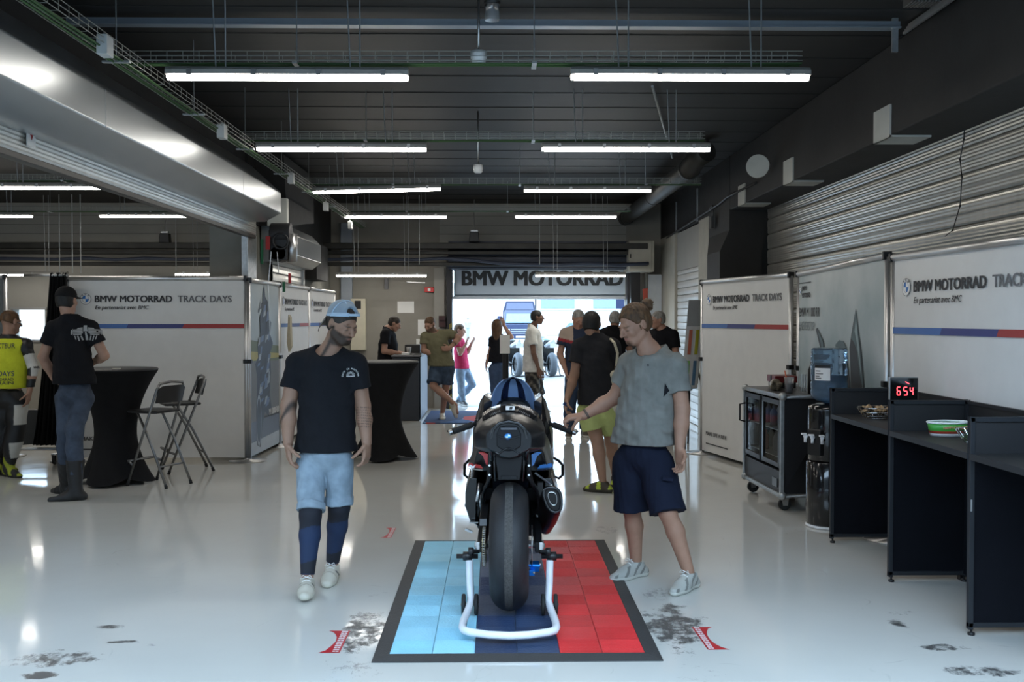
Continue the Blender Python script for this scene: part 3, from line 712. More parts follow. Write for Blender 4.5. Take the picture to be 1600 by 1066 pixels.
def banner(a, b, label, face='std', h=2.05, group='track day banner walls', bases=True, zr=None):
    """frame between floor points a and b, printed side towards the left of a->b ... local x along a->b, front -y"""
    a = Vector((a[0],a[1],0)); b = Vector((b[0],b[1],0)); d = b-a; W = d.length; rz = math.atan2(d.y, d.x)
    r = empty('banner', a, rz, label, 'banner', group)
    one('top_tube', ALU, r, lambda m: m.cyl((0,.0,h-.02),(W,.0,(zr or h)-.02),.026,14))
    for x in (.012, W-.012):
        one('post', ALU, r, lambda m: m.cyl((x,.012,.02),(x,.012,(h if x < 1 else (zr or h))-.03),.024,14))
        one('corner_joint', BLACK, r, lambda m: m.box((x,.005,(h if x < 1 else (zr or h))-.02),(.035,.065,.06)), bevel=.006)
        one('clamp', BLACK, r, lambda m: m.box((x,.005,1.12),(.058,.062,.045)), bevel=.006)
    def vinyl(m):
        n, q = 40, 16; vs = []
        rg = random.Random(len(label))
        for j in range(q+1):
            for i in range(n+1):
                u = i/n; v = j/q
                wv = .004*math.sin(u*9+v*3)+.003*math.sin(v*11+u*5)
                if j in (0, q) or i in (0, n): wv = 0
                zt = h+((zr or h)-h)*u-.04
                vs.append((.03+(W-.06)*u, wv*.0+.004, .04+(zt-.04)*v))
        m.smooth = True; m.add(vs, [(j*(n+1)+i, j*(n+1)+i+1, (j+1)*(n+1)+i+1, (j+1)*(n+1)+i) for j in range(q) for i in range(n)])
        m.add([(.03,.012,.04),(W-.03,.012,.04),(W-.03,.012,(zr or h)-.04),(.03,.012,h-.04)], [(0,1,2,3)])
    one('vinyl', BAN if face == 'std' else face, r, vinyl, fix=False)
    if bases:
        for x in (.012, W-.012):
            one('foot_disc', STEEL, r, lambda m: m.lathe([(.0,.0),(.2,.0),(.2,.006),(.03,.012),(.025,.03)], (x,.012,.001), n=28, caps=False))
    if face == 'std': banner_face(r, W, h)
    return r
pL0 = at(106,720,11.2); pL1 = at(387,720,11.2)
banner((pL0.x,11.2),(pL1.x,11.2),'wide white track days banner behind the bar stools', h=2.07)
def sky_print(name, c1, c2, c3, hz=None):
    m = bpy.data.materials.new(name); m.use_nodes = True; nt = m.node_tree; N = nt.nodes; L = nt.links; b = N['Principled BSDF']
    tc = N.new('ShaderNodeTexCoord'); n = N.new('ShaderNodeTexNoise'); n.inputs['Scale'].default_value = 1.3; n.inputs['Detail'].default_value = 6
    L.new(tc.outputs['Object'], n.inputs['Vector']); cr = N.new('ShaderNodeValToRGB'); e = cr.color_ramp.elements
    e[0].position = .35; e[0].color = (*c1,1); e[1].position = .68; e[1].color = (*c2,1)
    L.new(n.outputs['Fac'], cr.inputs[0]); L.new(cr.outputs[0], b.inputs['Base Color']); b.inputs['Roughness'].default_value = .45
    return m
SKYP = sky_print('poster_cloud_print', (.25,.32,.33), (.50,.53,.53), None)
LANDP = sky_print('poster_haze_print', (.26,.31,.34), (.36,.40,.40), None)
PB = [(-2.76,11.2),(-2.71,12.55),(-2.67,14.3),(-2.63,16.3)]
# left poster wall with the motorcycle photograph
r = banner(PB[0], (PB[1][0],PB[1][1]-.02), 'narrow poster banner with a printed blue racing motorcycle, left of the man in the cap', face=LANDP)
W_ = 1.33
tag(one('field_print', [mat('print_field_green',(.10,.12,.05),.5), mat('print_field_yellow',(.35,.30,.06),.5), mat('print_tarmac',(.13,.125,.12),.5), mat('print_floor',(.09,.10,.13),.5), mat('print_strip',(.42,.47,.52),.5)], r,
    lambda m: [(setattr(m,'cm',c), m.add([(x0,-y,z0),(x1,-y,z0),(x1,-y,z1+dz),(x0,-y,z1)], [(0,1,2,3)])) for c,x0,x1,z0,z1,dz,y in ((0,.04,W_-.05,1.0,1.36,-.1,.0005),(1,.04,W_-.05,1.12,1.23,-.06,.001),(2,.04,W_-.05,.42,1.12,-.04,.0015),(3,.04,W_-.05,.17,.42,.05,.0015),(4,.04,W_-.05,.05,.19,.02,.002))], fix=False), 'printed field and track')
def bikeprint(m):
    Pt = [(.62,2.0),(.66,1.86),(.78,1.80),(.80,1.62),(.92,1.55),(.88,1.40),(1.0,1.3),(.86,1.18),(.9,.95),(.84,.7),(.92,.52),(.80,.42),(.62,.50),(.5,.33),(.42,.10),(.28,.14),(.24,.5),(.3,.9),(.22,1.08),(.34,1.15),(.32,1.3),(.44,1.42),(.42,1.62),(.55,1.72),(.56,1.9)]
    m.cm = 0; m.add([(x,-.0025,z) for x,z in Pt], [tuple(range(len(Pt)))])
    rg = random.Random(3)
    for i in range(46):
        x = rg.uniform(.36,.82); z = rg.uniform(.55,1.8); a = rg.uniform(.02,.09); b = rg.uniform(.02,.07)
        m.cm = rg.choice((1,1,2,3)); m.add([(x-a,-.003-i*1e-5,z-b),(x+a*.6,-.003-i*1e-5,z-b*.6),(x+a,-.003-i*1e-5,z+b),(x-a*.3,-.003-i*1e-5,z+b*.8)], [(0,1,2,3)])
    m.cm = 2
    for k in range(24):
        t0, t1 = 2*PI*k/24, 2*PI*(k+1)/24
        m.add([(.36+.1*math.cos(t)*q,-.0034,.42+.3*math.sin(t)*q) for t,q in ((t0,.86),(t0,1),(t1,1),(t1,.86))], [(0,1,2,3)])
one('motorcycle_print', [mat('print_navy_black',(.02,.025,.04),.5), mat('print_steel_blue',(.10,.14,.24),.5), mat('print_silver',(.30,.33,.37),.5), mat('print_black',(.008,.008,.01),.5)], r, bikeprint, fix=False)
text('lettering', 'M 1000 RR', .11, LOGOW, r, (.80,-.0045,.44), bold=.02, width=.46)
banner(PB[1], (PB[2][0],PB[2][1]-.02), 'narrow white track days banner, middle one of the row along the left divider')
r3 = banner(PB[2], PB[3], 'narrow white track days banner, last of the row along the left divider, nearest the rear')
tag(one('hanging_cloth', cloth('beige_cloth',(.5,.45,.34)), None, lambda m: m.prism([(-2.62,12.62,1.65),(-2.60,12.62,1.62),(-2.59,12.62,1.25),(-2.62,12.62,1.18),(-2.64,12.62,1.3)], (0,.12,0))), 'small beige cloth hanging on the post beside the motorcycle poster', 'cloth')
# right wall of banners (built far -> near so that the print faces the room)
banner((2.44,11.8),(2.90,9.75),'white track days banner behind the glass-door fridge case')
r = banner((2.93,9.62),(2.85,7.22),'cloudy poster banner with a green motorcycle fairing, behind the water bottle', face=SKYP, zr=2.08)
def fairing(m):
    z = lambda v: v
    m.cm = 0; P_ = [(1.55,.55),(1.62,.95),(1.60,1.18),(1.57,1.36),(1.62,1.48),(1.68,1.60),(1.72,1.68),(1.78,1.52),(1.86,1.34),(1.92,1.12),(1.96,.98),(1.93,.8),(2.0,.5)]
    m.add([(x,-.001,q) for x,q in P_], [tuple(range(len(P_)))])
    m.cm = 1; m.add([(x,-.0015,q) for x,q in [(1.62,1.44),(1.72,1.66),(1.80,1.46),(1.90,1.12),(1.92,1.02),(1.83,1.16),(1.76,1.34),(1.70,1.40)]], [tuple(range(8))])
    m.cm = 3; m.add([(x,-.002,q) for x,q in [(1.70,1.50),(1.73,1.60),(1.80,1.40),(1.88,1.12),(1.84,1.2),(1.76,1.40)]], [tuple(range(6))])
    m.cm = 0; m.add([(x,-.001,q) for x,q in [(.62,1.50),(.66,1.52),(.86,1.40),(.9,1.28),(.84,1.24)]], [tuple(range(5))])
    m.cm = 1; m.add([(x,-.0016,q) for x,q in [(.66,1.50),(.84,1.40),(.87,1.31),(.82,1.32)]], [tuple(range(4))])
    m.cm = 1; m.add([(x,-.001,q) for x,q in [(1.2,1.38),(1.3,1.42),(1.42,1.41),(1.5,1.36),(1.5,1.30),(1.2,1.30)]], [tuple(range(6))])
    m.cm = 0; m.add([(x,-.0008,q) for x,q in [(.9,.3),(.85,1.1),(1.1,1.28),(1.5,1.3),(1.62,1.0),(1.7,.3)]], [tuple(range(6))])
    m.cm = 2; m.add([(x,-.0025,q) for x,q in [(1.60,.70),(1.66,.98),(1.74,1.02),(1.80,.8),(1.74,.6)]], [tuple(range(5))])
    m.cm = 3
    for i in range(4): m.add([(1.40+.05*i,-.003,1.1-.03*i),(1.56+.04*i,-.003,.86-.03*i),(1.58+.04*i,-.003,.88-.03*i),(1.42+.05*i,-.003,1.115-.03*i)], [(0,1,2,3)])
one('motorcycle_print', [mat('print_black',(.008,.008,.01),.5), mat('print_teal',(.06,.10,.11),.5), mat('print_red',(.20,.03,.03),.5), mat('print_light_teal',(.24,.32,.33),.5)], r, fairing, fix=False)
roundel(r, (.10,-.004,1.86), .035, letters=False)
text('lettering', 'BMW', .062, INK, r, (.17,-.004,1.865), bold=.03, width=.14)
text('lettering', 'MOTORRAD', .062, INK, r, (.17,-.004,1.80), bold=.03, width=.27)
one('underline', INK, r, lambda m: m.add([(.06,-.003,1.935),(.46,-.003,1.935),(.46,-.003,1.943),(.06,-.003,1.943)], [(0,1,2,3)]), fix=False)
text('lettering', 'BMW M 1000 RR', .12, INK, r, (.08,-.004,1.62), bold=.014, width=.66)
text('lettering', '#NEVERSTOP', .12, mat('faint_print_ink', (.2,.23,.24), .6), r, (.08,-.004,1.49), bold=.005, width=.5)
banner((2.86,7.15),(2.97,5.0),'white track days banner nearest the camera, behind the mesh desks', h=2.06)
# far-left dark panel by the photo edge
banner((at(-60,720,11.6).x,11.6),(at(12,720,11.6).x,11.6),'grey banner end cut by the left photo edge', face=mat('grey_print',(.12,.13,.13),.5,var=.2), h=2.1)

# ================================================================ CURTAIN ON A WHEELED FRAME
p = at(34,690,10.6)
r = empty('changing_curtain', (p.x,10.9,0), label='tall black fabric curtain on a wheeled frame behind the two men on the left', cat='curtain')
def drape(m):
    n, q = 60, 10; vs = []
    for j in range(q+1):
        v = j/q; z = .22+1.86*v
        xl = -.02+.20*v**.8; xr = .36+.0*v
        for i in range(n+1):
            u = i/n; vs.append((xl+.0+(xr-xl)*u, .035*math.sin(u*44)*(1-.35*v)+.015*math.sin(u*17+v*2), z-.02*math.sin(u*30)*(v > .95)))
    m.smooth = True; m.add(vs, [(j*(n+1)+i, j*(n+1)+i+1, (j+1)*(n+1)+i+1, (j+1)*(n+1)+i) for j in range(q) for i in range(n)])
BCLOTH = cloth('black_drape', (.010,.010,.011))
o = one('drape', BCLOTH, r, drape, fix=False); sm = o.modifiers.new('t', 'SOLIDIFY'); sm.thickness = .006
one('top_rail', STEEL, r, lambda m: m.cyl((-.1,.0,2.07),(.38,0,2.07),.015,10))
one('board', mat('frame_board',(.03,.03,.03),.6), r, lambda m: m.prism([(-.55,.06,.18),(.35,.06,.26),(.35,.06,.6),(-.55,.06,.6)], (0,.03,0)))
one('base_rail', STEEL, r, lambda m: m.cyl((-.5,.08,.17),(.34,.08,.17),.018,8))
def caster(parent, c, rr=.05, m2=None):
    q = one('caster', RUBBER, parent, lambda m: m.cyl((c[0]-.016,c[1],c[2]+rr),(c[0]+.016,c[1],c[2]+rr),rr,24), bevel=.006)
    one('fork', m2 or STEEL, q, lambda m: [m.prism([(c[0]+s*.022,c[1]-.02,c[2]+rr*.8),(c[0]+s*.022,c[1]+.02,c[2]+rr*.8),(c[0]+s*.022,c[1]+.035,c[2]+rr*2.25),(c[0]+s*.022,c[1]-.03,c[2]+rr*2.25)], (s*.004,0,0)) for s in (-1,1)]+[m.box((c[0],c[1]+.002,c[2]+rr*2.3),(.06,.075,.008))])
    return q
caster(r, (.18,.08,0)); caster(r, (-.42,.08,0))

# ================================================================ SPANDEX TABLES
SPX = cloth('black_spandex', (.011,.011,.012))
def spandex_table(loc, label, rot):
    r = empty('cocktail_table', loc, rot, label, 'table', 'cocktail tables in stretch covers')
    def cov(m):
        N = 48; secs = []
        for z in np.linspace(0.02, 1.09, 22):
            t = z/1.09; pts = []
            rt = .395
            waist = .195
            s = (t-.45)/.55 if t > .45 else (.45-t)/.45
            for i in range(N):
                a = 2*PI*i/N
                if t > .45: rad = waist+(rt-waist)*s**2.0
                else:
                    foot = .40*(abs(math.cos(2*a))**1.3)+.28*(1-abs(math.cos(2*a))**1.3)
                    rad = waist+(foot-waist)*s**1.7
                    if z < .05: rad *= 1.0
                pts.append((rad*math.cos(a), rad*math.sin(a), z+(0 if t > .1 else .06*(1-t/.1)*(1-abs(math.cos(2*a))))))
            secs.append(pts)
        secs.append([(.398*math.cos(2*PI*i/N), .398*math.sin(2*PI*i/N), 1.10) for i in range(N)])
        m.smooth = True; m.loft(secs)
    one('stretch_cover', SPX, r, cov, fix=False)
    one('table_top', mat('table_top_black', (.03,.03,.032), .5), r, lambda m: m.lathe([(.385,1.098),(.40,1.102),(.40,1.112),(.39,1.118)], n=48), bevel=.002)
    return r
p = at(181,720,9.75); spandex_table((p.x, 9.75, 0), 'black stretch-covered cocktail table beside the bar stools', -.08)
one_ = p
p = at(600,720,11.35); spandex_table((p.x, 11.35, 0), 'black stretch-covered cocktail table behind the man in the cap', -.05)
p = at(182,583,9.6)
tag(one('card_holder', mat('plate_white', (.55,.55,.50), .6), None, lambda m: m.box((p.x,9.6,1.121),(.07,.05,.008)), bevel=.002), 'tiny pale card lying on the left cocktail table', 'card')

# ================================================================ BAR STOOLS
def stool(loc, rz, label):
    """folding bar stool, seat open towards -x (front), back at +x"""
    r = empty('bar_stool', loc, rz, label, 'stool', 'folding bar stools')
    tube = mat('stool_tube_grey', (.20,.20,.20), .35, .8)
    one('back_frame', tube, r, lambda m: m.tube([(-.20,-.19,.01),(.02,-.185,.56),(.165,-.18,.93),(.175,-.15,.985),(.178,0,1.0),(.175,.15,.985),(.165,.18,.93),(.02,.185,.56),(-.20,.19,.01)], .0125, 10))
    one('rear_legs', tube, r, lambda m: m.tube([(.26,-.165,.01),(.05,-.16,.45),(-.10,-.155,.70),(-.13,-.13,.715),(-.13,.13,.715),(-.10,.155,.70),(.05,.16,.45),(.26,.165,.01)], .0125, 10))
    one('foot_rest', tube, r, lambda m: m.tube([(-.125,-.19,.20),(-.21,-.17,.235),(-.21,.17,.235),(-.125,.19,.20)], .0125, 8))
    one('cross_bar', tube, r, lambda m: m.cyl((.17,-.165,.2),(.17,.165,.2),.01,8))
    one('seat', mat('stool_black_plastic', (.014,.014,.015), .45), r, lambda m: m.loft([[(x, y*s, z) for y in (-.19,.19) for z in ((.70,.725) if y < 0 else (.725,.70))] for x, s in ((-.23,.78),(-.2,.95),(.0,1),(.1,.95),(.14,.8))]), bevel=.01)
    def bk(m):
        vs = []; n = 10
        secs = []
        for i in range(n+1):
            y = -.175+.35*i/n; e = 1-(abs(y)/.175)**6*.18; bow = .03*(1-(y/.175)**2)
            zb, zt = .80-.0*e, .80+.165*e
            secs.append([(.135+bow,y,zb),(.15+bow,y,zb),(.188+bow,y,zt),(.173+bow,y,zt)])
        m.smooth = True; m.loft(secs)
    one('backrest', MATS['stool_black_plastic'], r, bk, bevel=.004)
    for x, y in ((-.2,-.19),(-.2,.19),(.26,-.165),(.26,.165)):
        one('foot_cap', RUBBER, r, lambda m: m.cyl((x,y,0),(x+(.012 if x < 0 else -.012),y,.035),.016,8))
    return r
p = gp(247,757); stool((p.x, p.y, 0), math.radians(-25), 'nearest folding bar stool, black seat on grey tubes')
p = gp(290,735); stool((p.x, p.y-.02, 0), math.radians(28), 'rear folding bar stool, partly behind the other one, close to the banner')

# ================================================================ RECEPTION COUNTER, RUG
CV = mat('counter_cloth', (.03,.035,.045), .45, bump=.2, bscale=4)
r = empty('reception_counter', (-1.40,16.3,0), label='dark cloth-covered reception counter near the rear door', cat='counter')
one('body', CV, r, lambda m: m.box2((-.21,-.75,0),(.21,.85,1.0)), bevel=.015)
one('counter_top', mat('counter_top', (.10,.10,.11), .4), r, lambda m: m.box2((-.23,-.78,1.0),(.24,.88,1.03)), bevel=.008)
one('side_cloth', mat('counter_lit_side_cloth', (.20,.23,.28), .4, bump=.3, bscale=3), r, lambda m: m.add([(.215,-.76+.16*i,z) if (i % 2) else (.225,-.76+.16*i,z) for z in (.02,1.0) for i in range(11)], [(i,i+1,12+i,11+i) for i in range(10)]), fix=False)  # lighter colour stands in for light falling on this side face
def small(name, m_, loc, fn, label, cat, bevel=.003, **k): return tag(one(name, m_, None, fn, bevel=bevel, loc=loc), label, cat, **k)
small('laptop', BLACK, (-1.28,15.9,1.03), lambda m: m.box((0,0,.01),(.2,.26,.015)).prism([(.10,-.13,.02),(.20,-.13,.22),(.21,-.13,.215),(.11,-.13,.015)],(0,.26,0)), 'open black laptop on the reception counter', 'laptop')
small('printer', mat('printer_dark',(.03,.03,.03),.5), (-1.38,16.65,1.03), lambda m: m.box((0,0,.07),(.26,.25,.14)), 'dark boxy printer at the back of the reception counter', 'printer', .012)
small('paper_stack', PAPER, (-1.42,15.75,1.03), lambda m: m.box((0,0,.015),(.12,.18,.03)), 'stack of white papers on the counter by the man in black', 'papers')
small('paper_cup', PAPER, (-1.40,16.05,1.03), lambda m: m.lathe([(.03,0),(.042,.11),(.044,.115)], n=18), 'white cup on the counter in front of the laptop', 'cup', 0)
small('sign_plate', PAPER, (-1.25,17.05,1.03), lambda m: m.box((0,0,.11),(.22,.02,.22)), 'small white sign plate standing at the back of the counter', 'sign')
small('charger_box', mat('dark_maroon',(.05,.02,.02),.4), (-.95,17.6,1.55), lambda m: m.box((0,.1,.0),(.12,.12,.2)).box((0,.02,.05),(.08,.05,.06)), 'dark box on the wall behind the olive-shirted man', 'box')
def rug_mat():
    m = mat('rug_pattern', (.1,.1,.1), .95); nt = m.node_tree; N = nt.nodes; L = nt.links
    v = N.new('ShaderNodeTexVoronoi'); v.inputs['Scale'].default_value = 1.6; tc = N.new('ShaderNodeTexCoord'); mp = N.new('ShaderNodeMapping'); mp.inputs['Rotation'].default_value = (0,0,.6); mp.inputs['Scale'].default_value = (1,.35,1)
    cr = N.new('ShaderNodeValToRGB'); cr.color_ramp.interpolation = 'CONSTANT'; e = cr.color_ramp.elements
    e[0].color = (.05,.11,.26,1); e[1].position = .36; e[1].color = (.42,.06,.06,1); q = e.new(.55); q.color = (.03,.05,.12,1); q = e.new(.72); q.color = (.12,.25,.45,1)
    L.new(tc.outputs['Object'], mp.inputs[0]); L.new(mp.outputs[0], v.inputs['Vector']); L.new(v.outputs['Color'], cr.inputs[0]); L.new(cr.outputs[0], N['Principled BSDF'].inputs['Base Color']); return m
a, b = gp(660,662), gp(745,661)
tag(one('rug', rug_mat(), None, lambda m: m.box2((a.x,a.y,0),(.1,a.y+2.0,.012)), bevel=.004), 'blue and red patterned rug in front of the rear door', 'rug')
# sign post and easel board
p = at(790,540,14)
r = empty('sign_stand', (p.x,14,0), label='black post holding a small white sheet, behind the motorcycle', cat='sign')
one('post', BLACK, r, lambda m: m.cyl((0,.02,.02),(0,.02,1.12),.045,16), bevel=.005)
one('base', BLACK, r, lambda m: m.lathe([(.0,.0),(.2,.0),(.2,.02),(.05,.04)], n=24, caps=False))
one('sheet', PAPER, r, lambda m: m.box((-.01,-.03,1.24),(.14,.008,.26)))
r = empty('easel', (2.36,12.0,0), math.radians(-62)*0-.0, 'white display board with coloured straps leaning on a black easel', 'easel')
def brd(u, v, d=0): return (-.10+.21*u+.09*v-.0, .1+.06*u-d*.9, .75+1.08*v)
def quad(m, u0, v0, u1, v1, d=0): m.add([brd(u0,v0,d), brd(u1,v0,d), brd(u1,v1,d), brd(u0,v1,d)], [(0,1,2,3)])
one('board', mat('board_white',(.7,.7,.7),.5), r, lambda m: m.prism([brd(0,0),brd(1,0),brd(1,1),brd(0,1)], (.01,.02,0)))
one('grey_panel', mat('board_grey',(.35,.36,.36),.5), r, lambda m: quad(m,.02,.7,.98,.99,.006), fix=False)
for (u, v, c, lb) in ((.3,.38,(.55,.16,.10),'orange-red strap'),(.72,.38,(.45,.42,.04),'yellow-green strap'),(.3,.03,(.2,.45,.12),'green strap'),(.72,.03,(.10,.2,.32),'blue strap')):
    tag(one('strap', mat('strap_'+lb.split()[0].replace('-','_'), c, .6), r, lambda m: quad(m,u-.1,v,u+.1,v+.28,.012), fix=False), lb)
for e in ((-.15,-.02,.55),(.35,.25,.0),(.0,.55,.0)):
    one('leg', BLACK, r, lambda m: m.cyl((.0+.05,.28,1.25),(e[0]+.1,e[1]+.12,.0),.013,8))
one('ledge', BLACK, r, lambda m: m.cyl((-.12,.06,.74),(.14,.4,.74),.016,8))

# ================================================================ FRIDGE IN A FLIGHT CASE
C0, C1 = Vector((2.345,8.14,0)), Vector((2.30,9.22,0))       # near and far front-bottom corners
d = (C1-C0).normalized(); rz = math.atan2(d.y, d.x)
r = empty('fridge_case', (C0.x,C0.y,0), rz-PI, 'black flight case with two glass fridge doors on wheels', 'fridge')
# local: x from 0 (near) to -W (far), front faces -y?  use explicit transform instead
r.rotation_euler = (0,0,rz)     # local +x runs along the front towards the far end, -y points into the case for rz~92deg -> front is +y
Wd, Dp, z0, z1 = 1.08, .50, .13, .96
CASE = mat('case_black_laminate', (.012,.012,.014), .45)
one('cabinet', CASE, r, lambda m: (m.box2((.02,-Dp,z0),(.03,-.02,z1)), m.box2((Wd-.03,-Dp,z0),(Wd-.02,-.02,z1)), m.box2((.02,-Dp,z0),(Wd-.02,-Dp+.02,z1)), m.box2((.02,-Dp,z0),(Wd-.02,-.02,z0+.02)), m.box2((.02,-Dp,z1-.02),(Wd-.02,-.02,z1)), m.box2((.02,-.05,z0),(Wd-.02,-.015,z0+.2))), bevel=.002)
def edges(m):
    t = .032
    for x in (0, Wd-t):
        for y in (-Dp-.01, -t):
            m.box2((x,y,z0-.01),(x+t,y+t,z1+.01))
    for z in (z0-.012, z1-t+.012):
        for y in (-Dp-.01, -t): m.box2((0,y,z),(Wd,y+t,z+t))
        for x in (0, Wd-t): m.box2((x,-Dp,z),(x+t,0,z+t))
one('edge_trim', GALV, r, edges, bevel=.004)
for q_ in [(x,y,z) for x in (.018,Wd-.018) for y in (-.02,-Dp+.005) for z in (z0+.005,z1-.005)]: one('ball_corner', GALV, r, lambda m: m.ell(q_,(.036,.036,.036),12))
one('lid', mat('case_top', (.05,.05,.052), .35), r, lambda m: m.box2((.02,-Dp+.01,z1+.001),(Wd-.02,-.02,z1+.012)))
GLASS = mat('fridge_glass', (.9,.95,.95), .03, trans=1, ior=1.1, var=0)
for x0, hx in ((.05,.5),(.56,1.0)):
    q = one('door', mat('door_frame_black', (.01,.01,.01), .35), r, lambda m: [m.box2(*b_) for b_ in (((x0,-.03,.36),(x0+.04,-.005,.92)),((x0+.43,-.03,.36),(x0+.47,-.005,.92)),((x0,-.03,.36),(x0+.47,-.005,.40)),((x0,-.03,.88),(x0+.47,-.005,.92)))], bevel=.004)
    one('glass', GLASS, q, lambda m: m.box2((x0+.04,-.02,.40),(x0+.43,-.015,.88)))
one('handle', BLACK, r, lambda m: m.tube([(Wd-.06,-.005,.82),(Wd-.06,.045,.81),(Wd-.06,.045,.66),(Wd-.06,-.005,.65)], .008, 8))
one('control_panel', mat('grey_lcd', (.10,.11,.12), .3), r, lambda m: m.box2((.12,-.014,.19),(.24,-.008,.26)))
one('shelf', STEEL, r, lambda m: [m.box2((.05,-Dp+.04,z),(Wd-.05,-.06,z+.008)) for z in (.42,.65)])
rg = random.Random(5)
for i in range(13):
    x = .09+.075*i; zz = .428 if i % 2 else .658
    c = [(.5,.5,.5),(.35,.05,.05),(.08,.12,.2),(.4,.42,.44)][i % 4]
    b_ = one('bottle', mat('drink_%d' % (i % 4), c, .3), None, lambda m: m.lathe([(.028,0),(.032,.01),(.032,.12),(.012,.155),(.012,.18)], n=14))
    wp = r.matrix_basis @ Vector((x, -.12-.05*(i % 3), zz)); b_.location = wp
    tag(b_, ['clear drink bottle','dark red drink bottle','navy drink bottle','pale grey drink bottle'][i % 4]+' behind the fridge glass on the '+('lower' if i % 2 else 'upper')+' shelf', 'bottle', ['clear','dark red','navy','pale grey'][i % 4]+' bottles inside the fridge, '+('lower' if i % 2 else 'upper')+' shelf')
for x, y in ((.1,-.07),(Wd-.1,-.07),(.1,-Dp+.08),(Wd-.1,-Dp+.08)): caster(r, (x,y,0), .052)
Mf = r.matrix_basis
def onfridge(x, y): return Mf @ Vector((x, -y, z1+.013))
q = onfridge(.72,.25)
tag(one('gift_box', [mat('box_dark_red',(.16,.02,.02),.35), BLACK], None, lambda m: (m.box((0,0,.09),(.2,.26,.06)), setattr(m,'cm',1), m.box((0,0,.05),(.18,.24,.08)), m.box((0,0,.09),(.205,.05,.062))), bevel=.005, loc=q), 'dark red and black carton on top of the fridge case', 'box')
q = onfridge(.55,.13)
o = SDF((-.2,-.2,-.02),(.2,.2,.16),.006).cone((-.08,0,.045),(.09,0,.05),.045,.05,.02).cone((-.14,0,.075),(-.07,0,.04),.012,.04,.02).noise(.008,60,3).cut((0,0,0),(0,0,-1)).mesh('snack_bag', mat('snack_bag_print',(.20,.17,.12),.35,var=.6,vscale=30,stretch=(5,1,5)))
o.location = q; o.rotation_euler = (0,0,1.2); tag(o, 'crumpled brown striped snack bag lying on the fridge case', 'bag')
q = onfridge(.18,.13)
r2 = empty('drink_cup', q, label='clear takeaway cup with orange straw on the fridge case', cat='cup')
one('cup', mat('clear_cup', (.6,.62,.65), .15, trans=.5, alpha=.7), r2, lambda m: m.lathe([(.03,0),(.042,.13),(.044,.133)], n=24))
one('drink', mat('iced_drink', (.10,.08,.10), .3), r2, lambda m: m.lathe([(.027,.004),(.035,.085)], n=20))
one('straw', mat('straw_orange', (.8,.16,.05), .4), r2, lambda m: m.cyl((0,0,.02),(-.035,.01,.19),.005,6))
q = onfridge(.12,.30); tag(one('jar', BLACK, None, lambda m: m.lathe([(.03,0),(.03,.2),(.012,.24),(.012,.29)], n=18), loc=q), 'black pump bottle beside the blue water bottle', 'bottle')
q = onfridge(.34,.34); tag(one('wire_holder', STEEL, None, lambda m: [m.tube([(-.06+.02*i,-.04,0),(-.06+.02*i,-.04,.15),(-.06+.02*i,.04,.15),(-.06+.02*i,.04,0)], .003, 5) for i in range(7)], loc=q), 'small wire holder at the back of the fridge case', 'holder')

# ================================================================ WATER COOLER
r = empty('water_cooler', (2.56,7.60,0), label='black cylindrical water cooler with white taps', cat='water cooler')
GB = mat('gloss_black', (.01,.01,.011), .15, coat=.5)
one('lower_body', GB, r, lambda m: m.lathe([(.155,.02),(.165,.03),(.165,.50),(.155,.51)], n=40))
def upb(m):
    N = 40
    for z0_, z1_ in ((.51,.90),):
        m.lathe([(.145,z0_),(.155,z0_+.01),(.155,z1_),(.15,z1_+.03),(.10,z1_+.045)], n=N)
one('upper_body', GB, r, upb)
one('rib', BLACK, r, lambda m: [m.box((.158*math.cos(a),.158*math.sin(a),.71),(.008,.012,.38), rot=(0,0,a)) for a in np.linspace(-1.4,-.1,10)], bevel=.002)
one('tap_recess', BLACK, r, lambda m: m.box((-.125,-.09,.66),(.06,.12,.2), rot=(0,0,.6)), bevel=.01)
for i, a in enumerate((3.35,3.75,4.15)):
    cx, cy = .175*math.cos(a), .175*math.sin(a)
    one('tap', mat('tap_white', (.8,.8,.82), .35), r, lambda m: m.cyl((cx*.8,cy*.8,.70),(cx*1.18,cy*1.18,.70),.014,10).cyl((cx*1.12,cy*1.12,.705),(cx*1.12,cy*1.12,.655),.012,10).box((cx*1.2,cy*1.2,.718),(.035,.03,.012)))
one('base_ring', mat('tap_white', (.8,.8,.82), .35), r, lambda m: m.lathe([(.16,0),(.168,.004),(.168,.018),(.16,.022)], n=40))
r = empty('water_bottle', (2.56,7.60,0), label='large upturned blue plastic water bottle on the cooler', cat='water bottle')
WB = mat('blue_water_plastic', (.42,.62,.85), .08, trans=.85, ior=1.2, var=.03)
prof = [(.03,.945),(.04,.955),(.10,.975),(.130,1.0),(.137,1.03),(.137,1.05),(.130,1.058),(.137,1.066),(.137,1.11),(.129,1.12),(.137,1.13),(.137,1.25),(.130,1.26),(.137,1.27),(.137,1.32),(.131,1.328),(.136,1.336),(.134,1.362),(.12,1.375),(.03,1.37)]
one('shell', WB, r, lambda m: m.lathe(prof, n=48))
one('water', mat('water_blue', (.22,.42,.70), .1, trans=.6, ior=1.25, var=.1), r, lambda m: m.lathe([(.03,.955),(.10,.98),(.128,1.005),(.128,1.17),(.0,1.171)], n=40, caps=False))
def wrap(m, a0, a1, z0, z1, rr):
    n = 10; vs = [(rr*math.cos(a0+(a1-a0)*i/n), rr*math.sin(a0+(a1-a0)*i/n), z) for z in (z0, z1) for i in range(n+1)]
    m.smooth = True; m.add(vs, [(i, i+1, n+2+i, n+1+i) for i in range(n)])
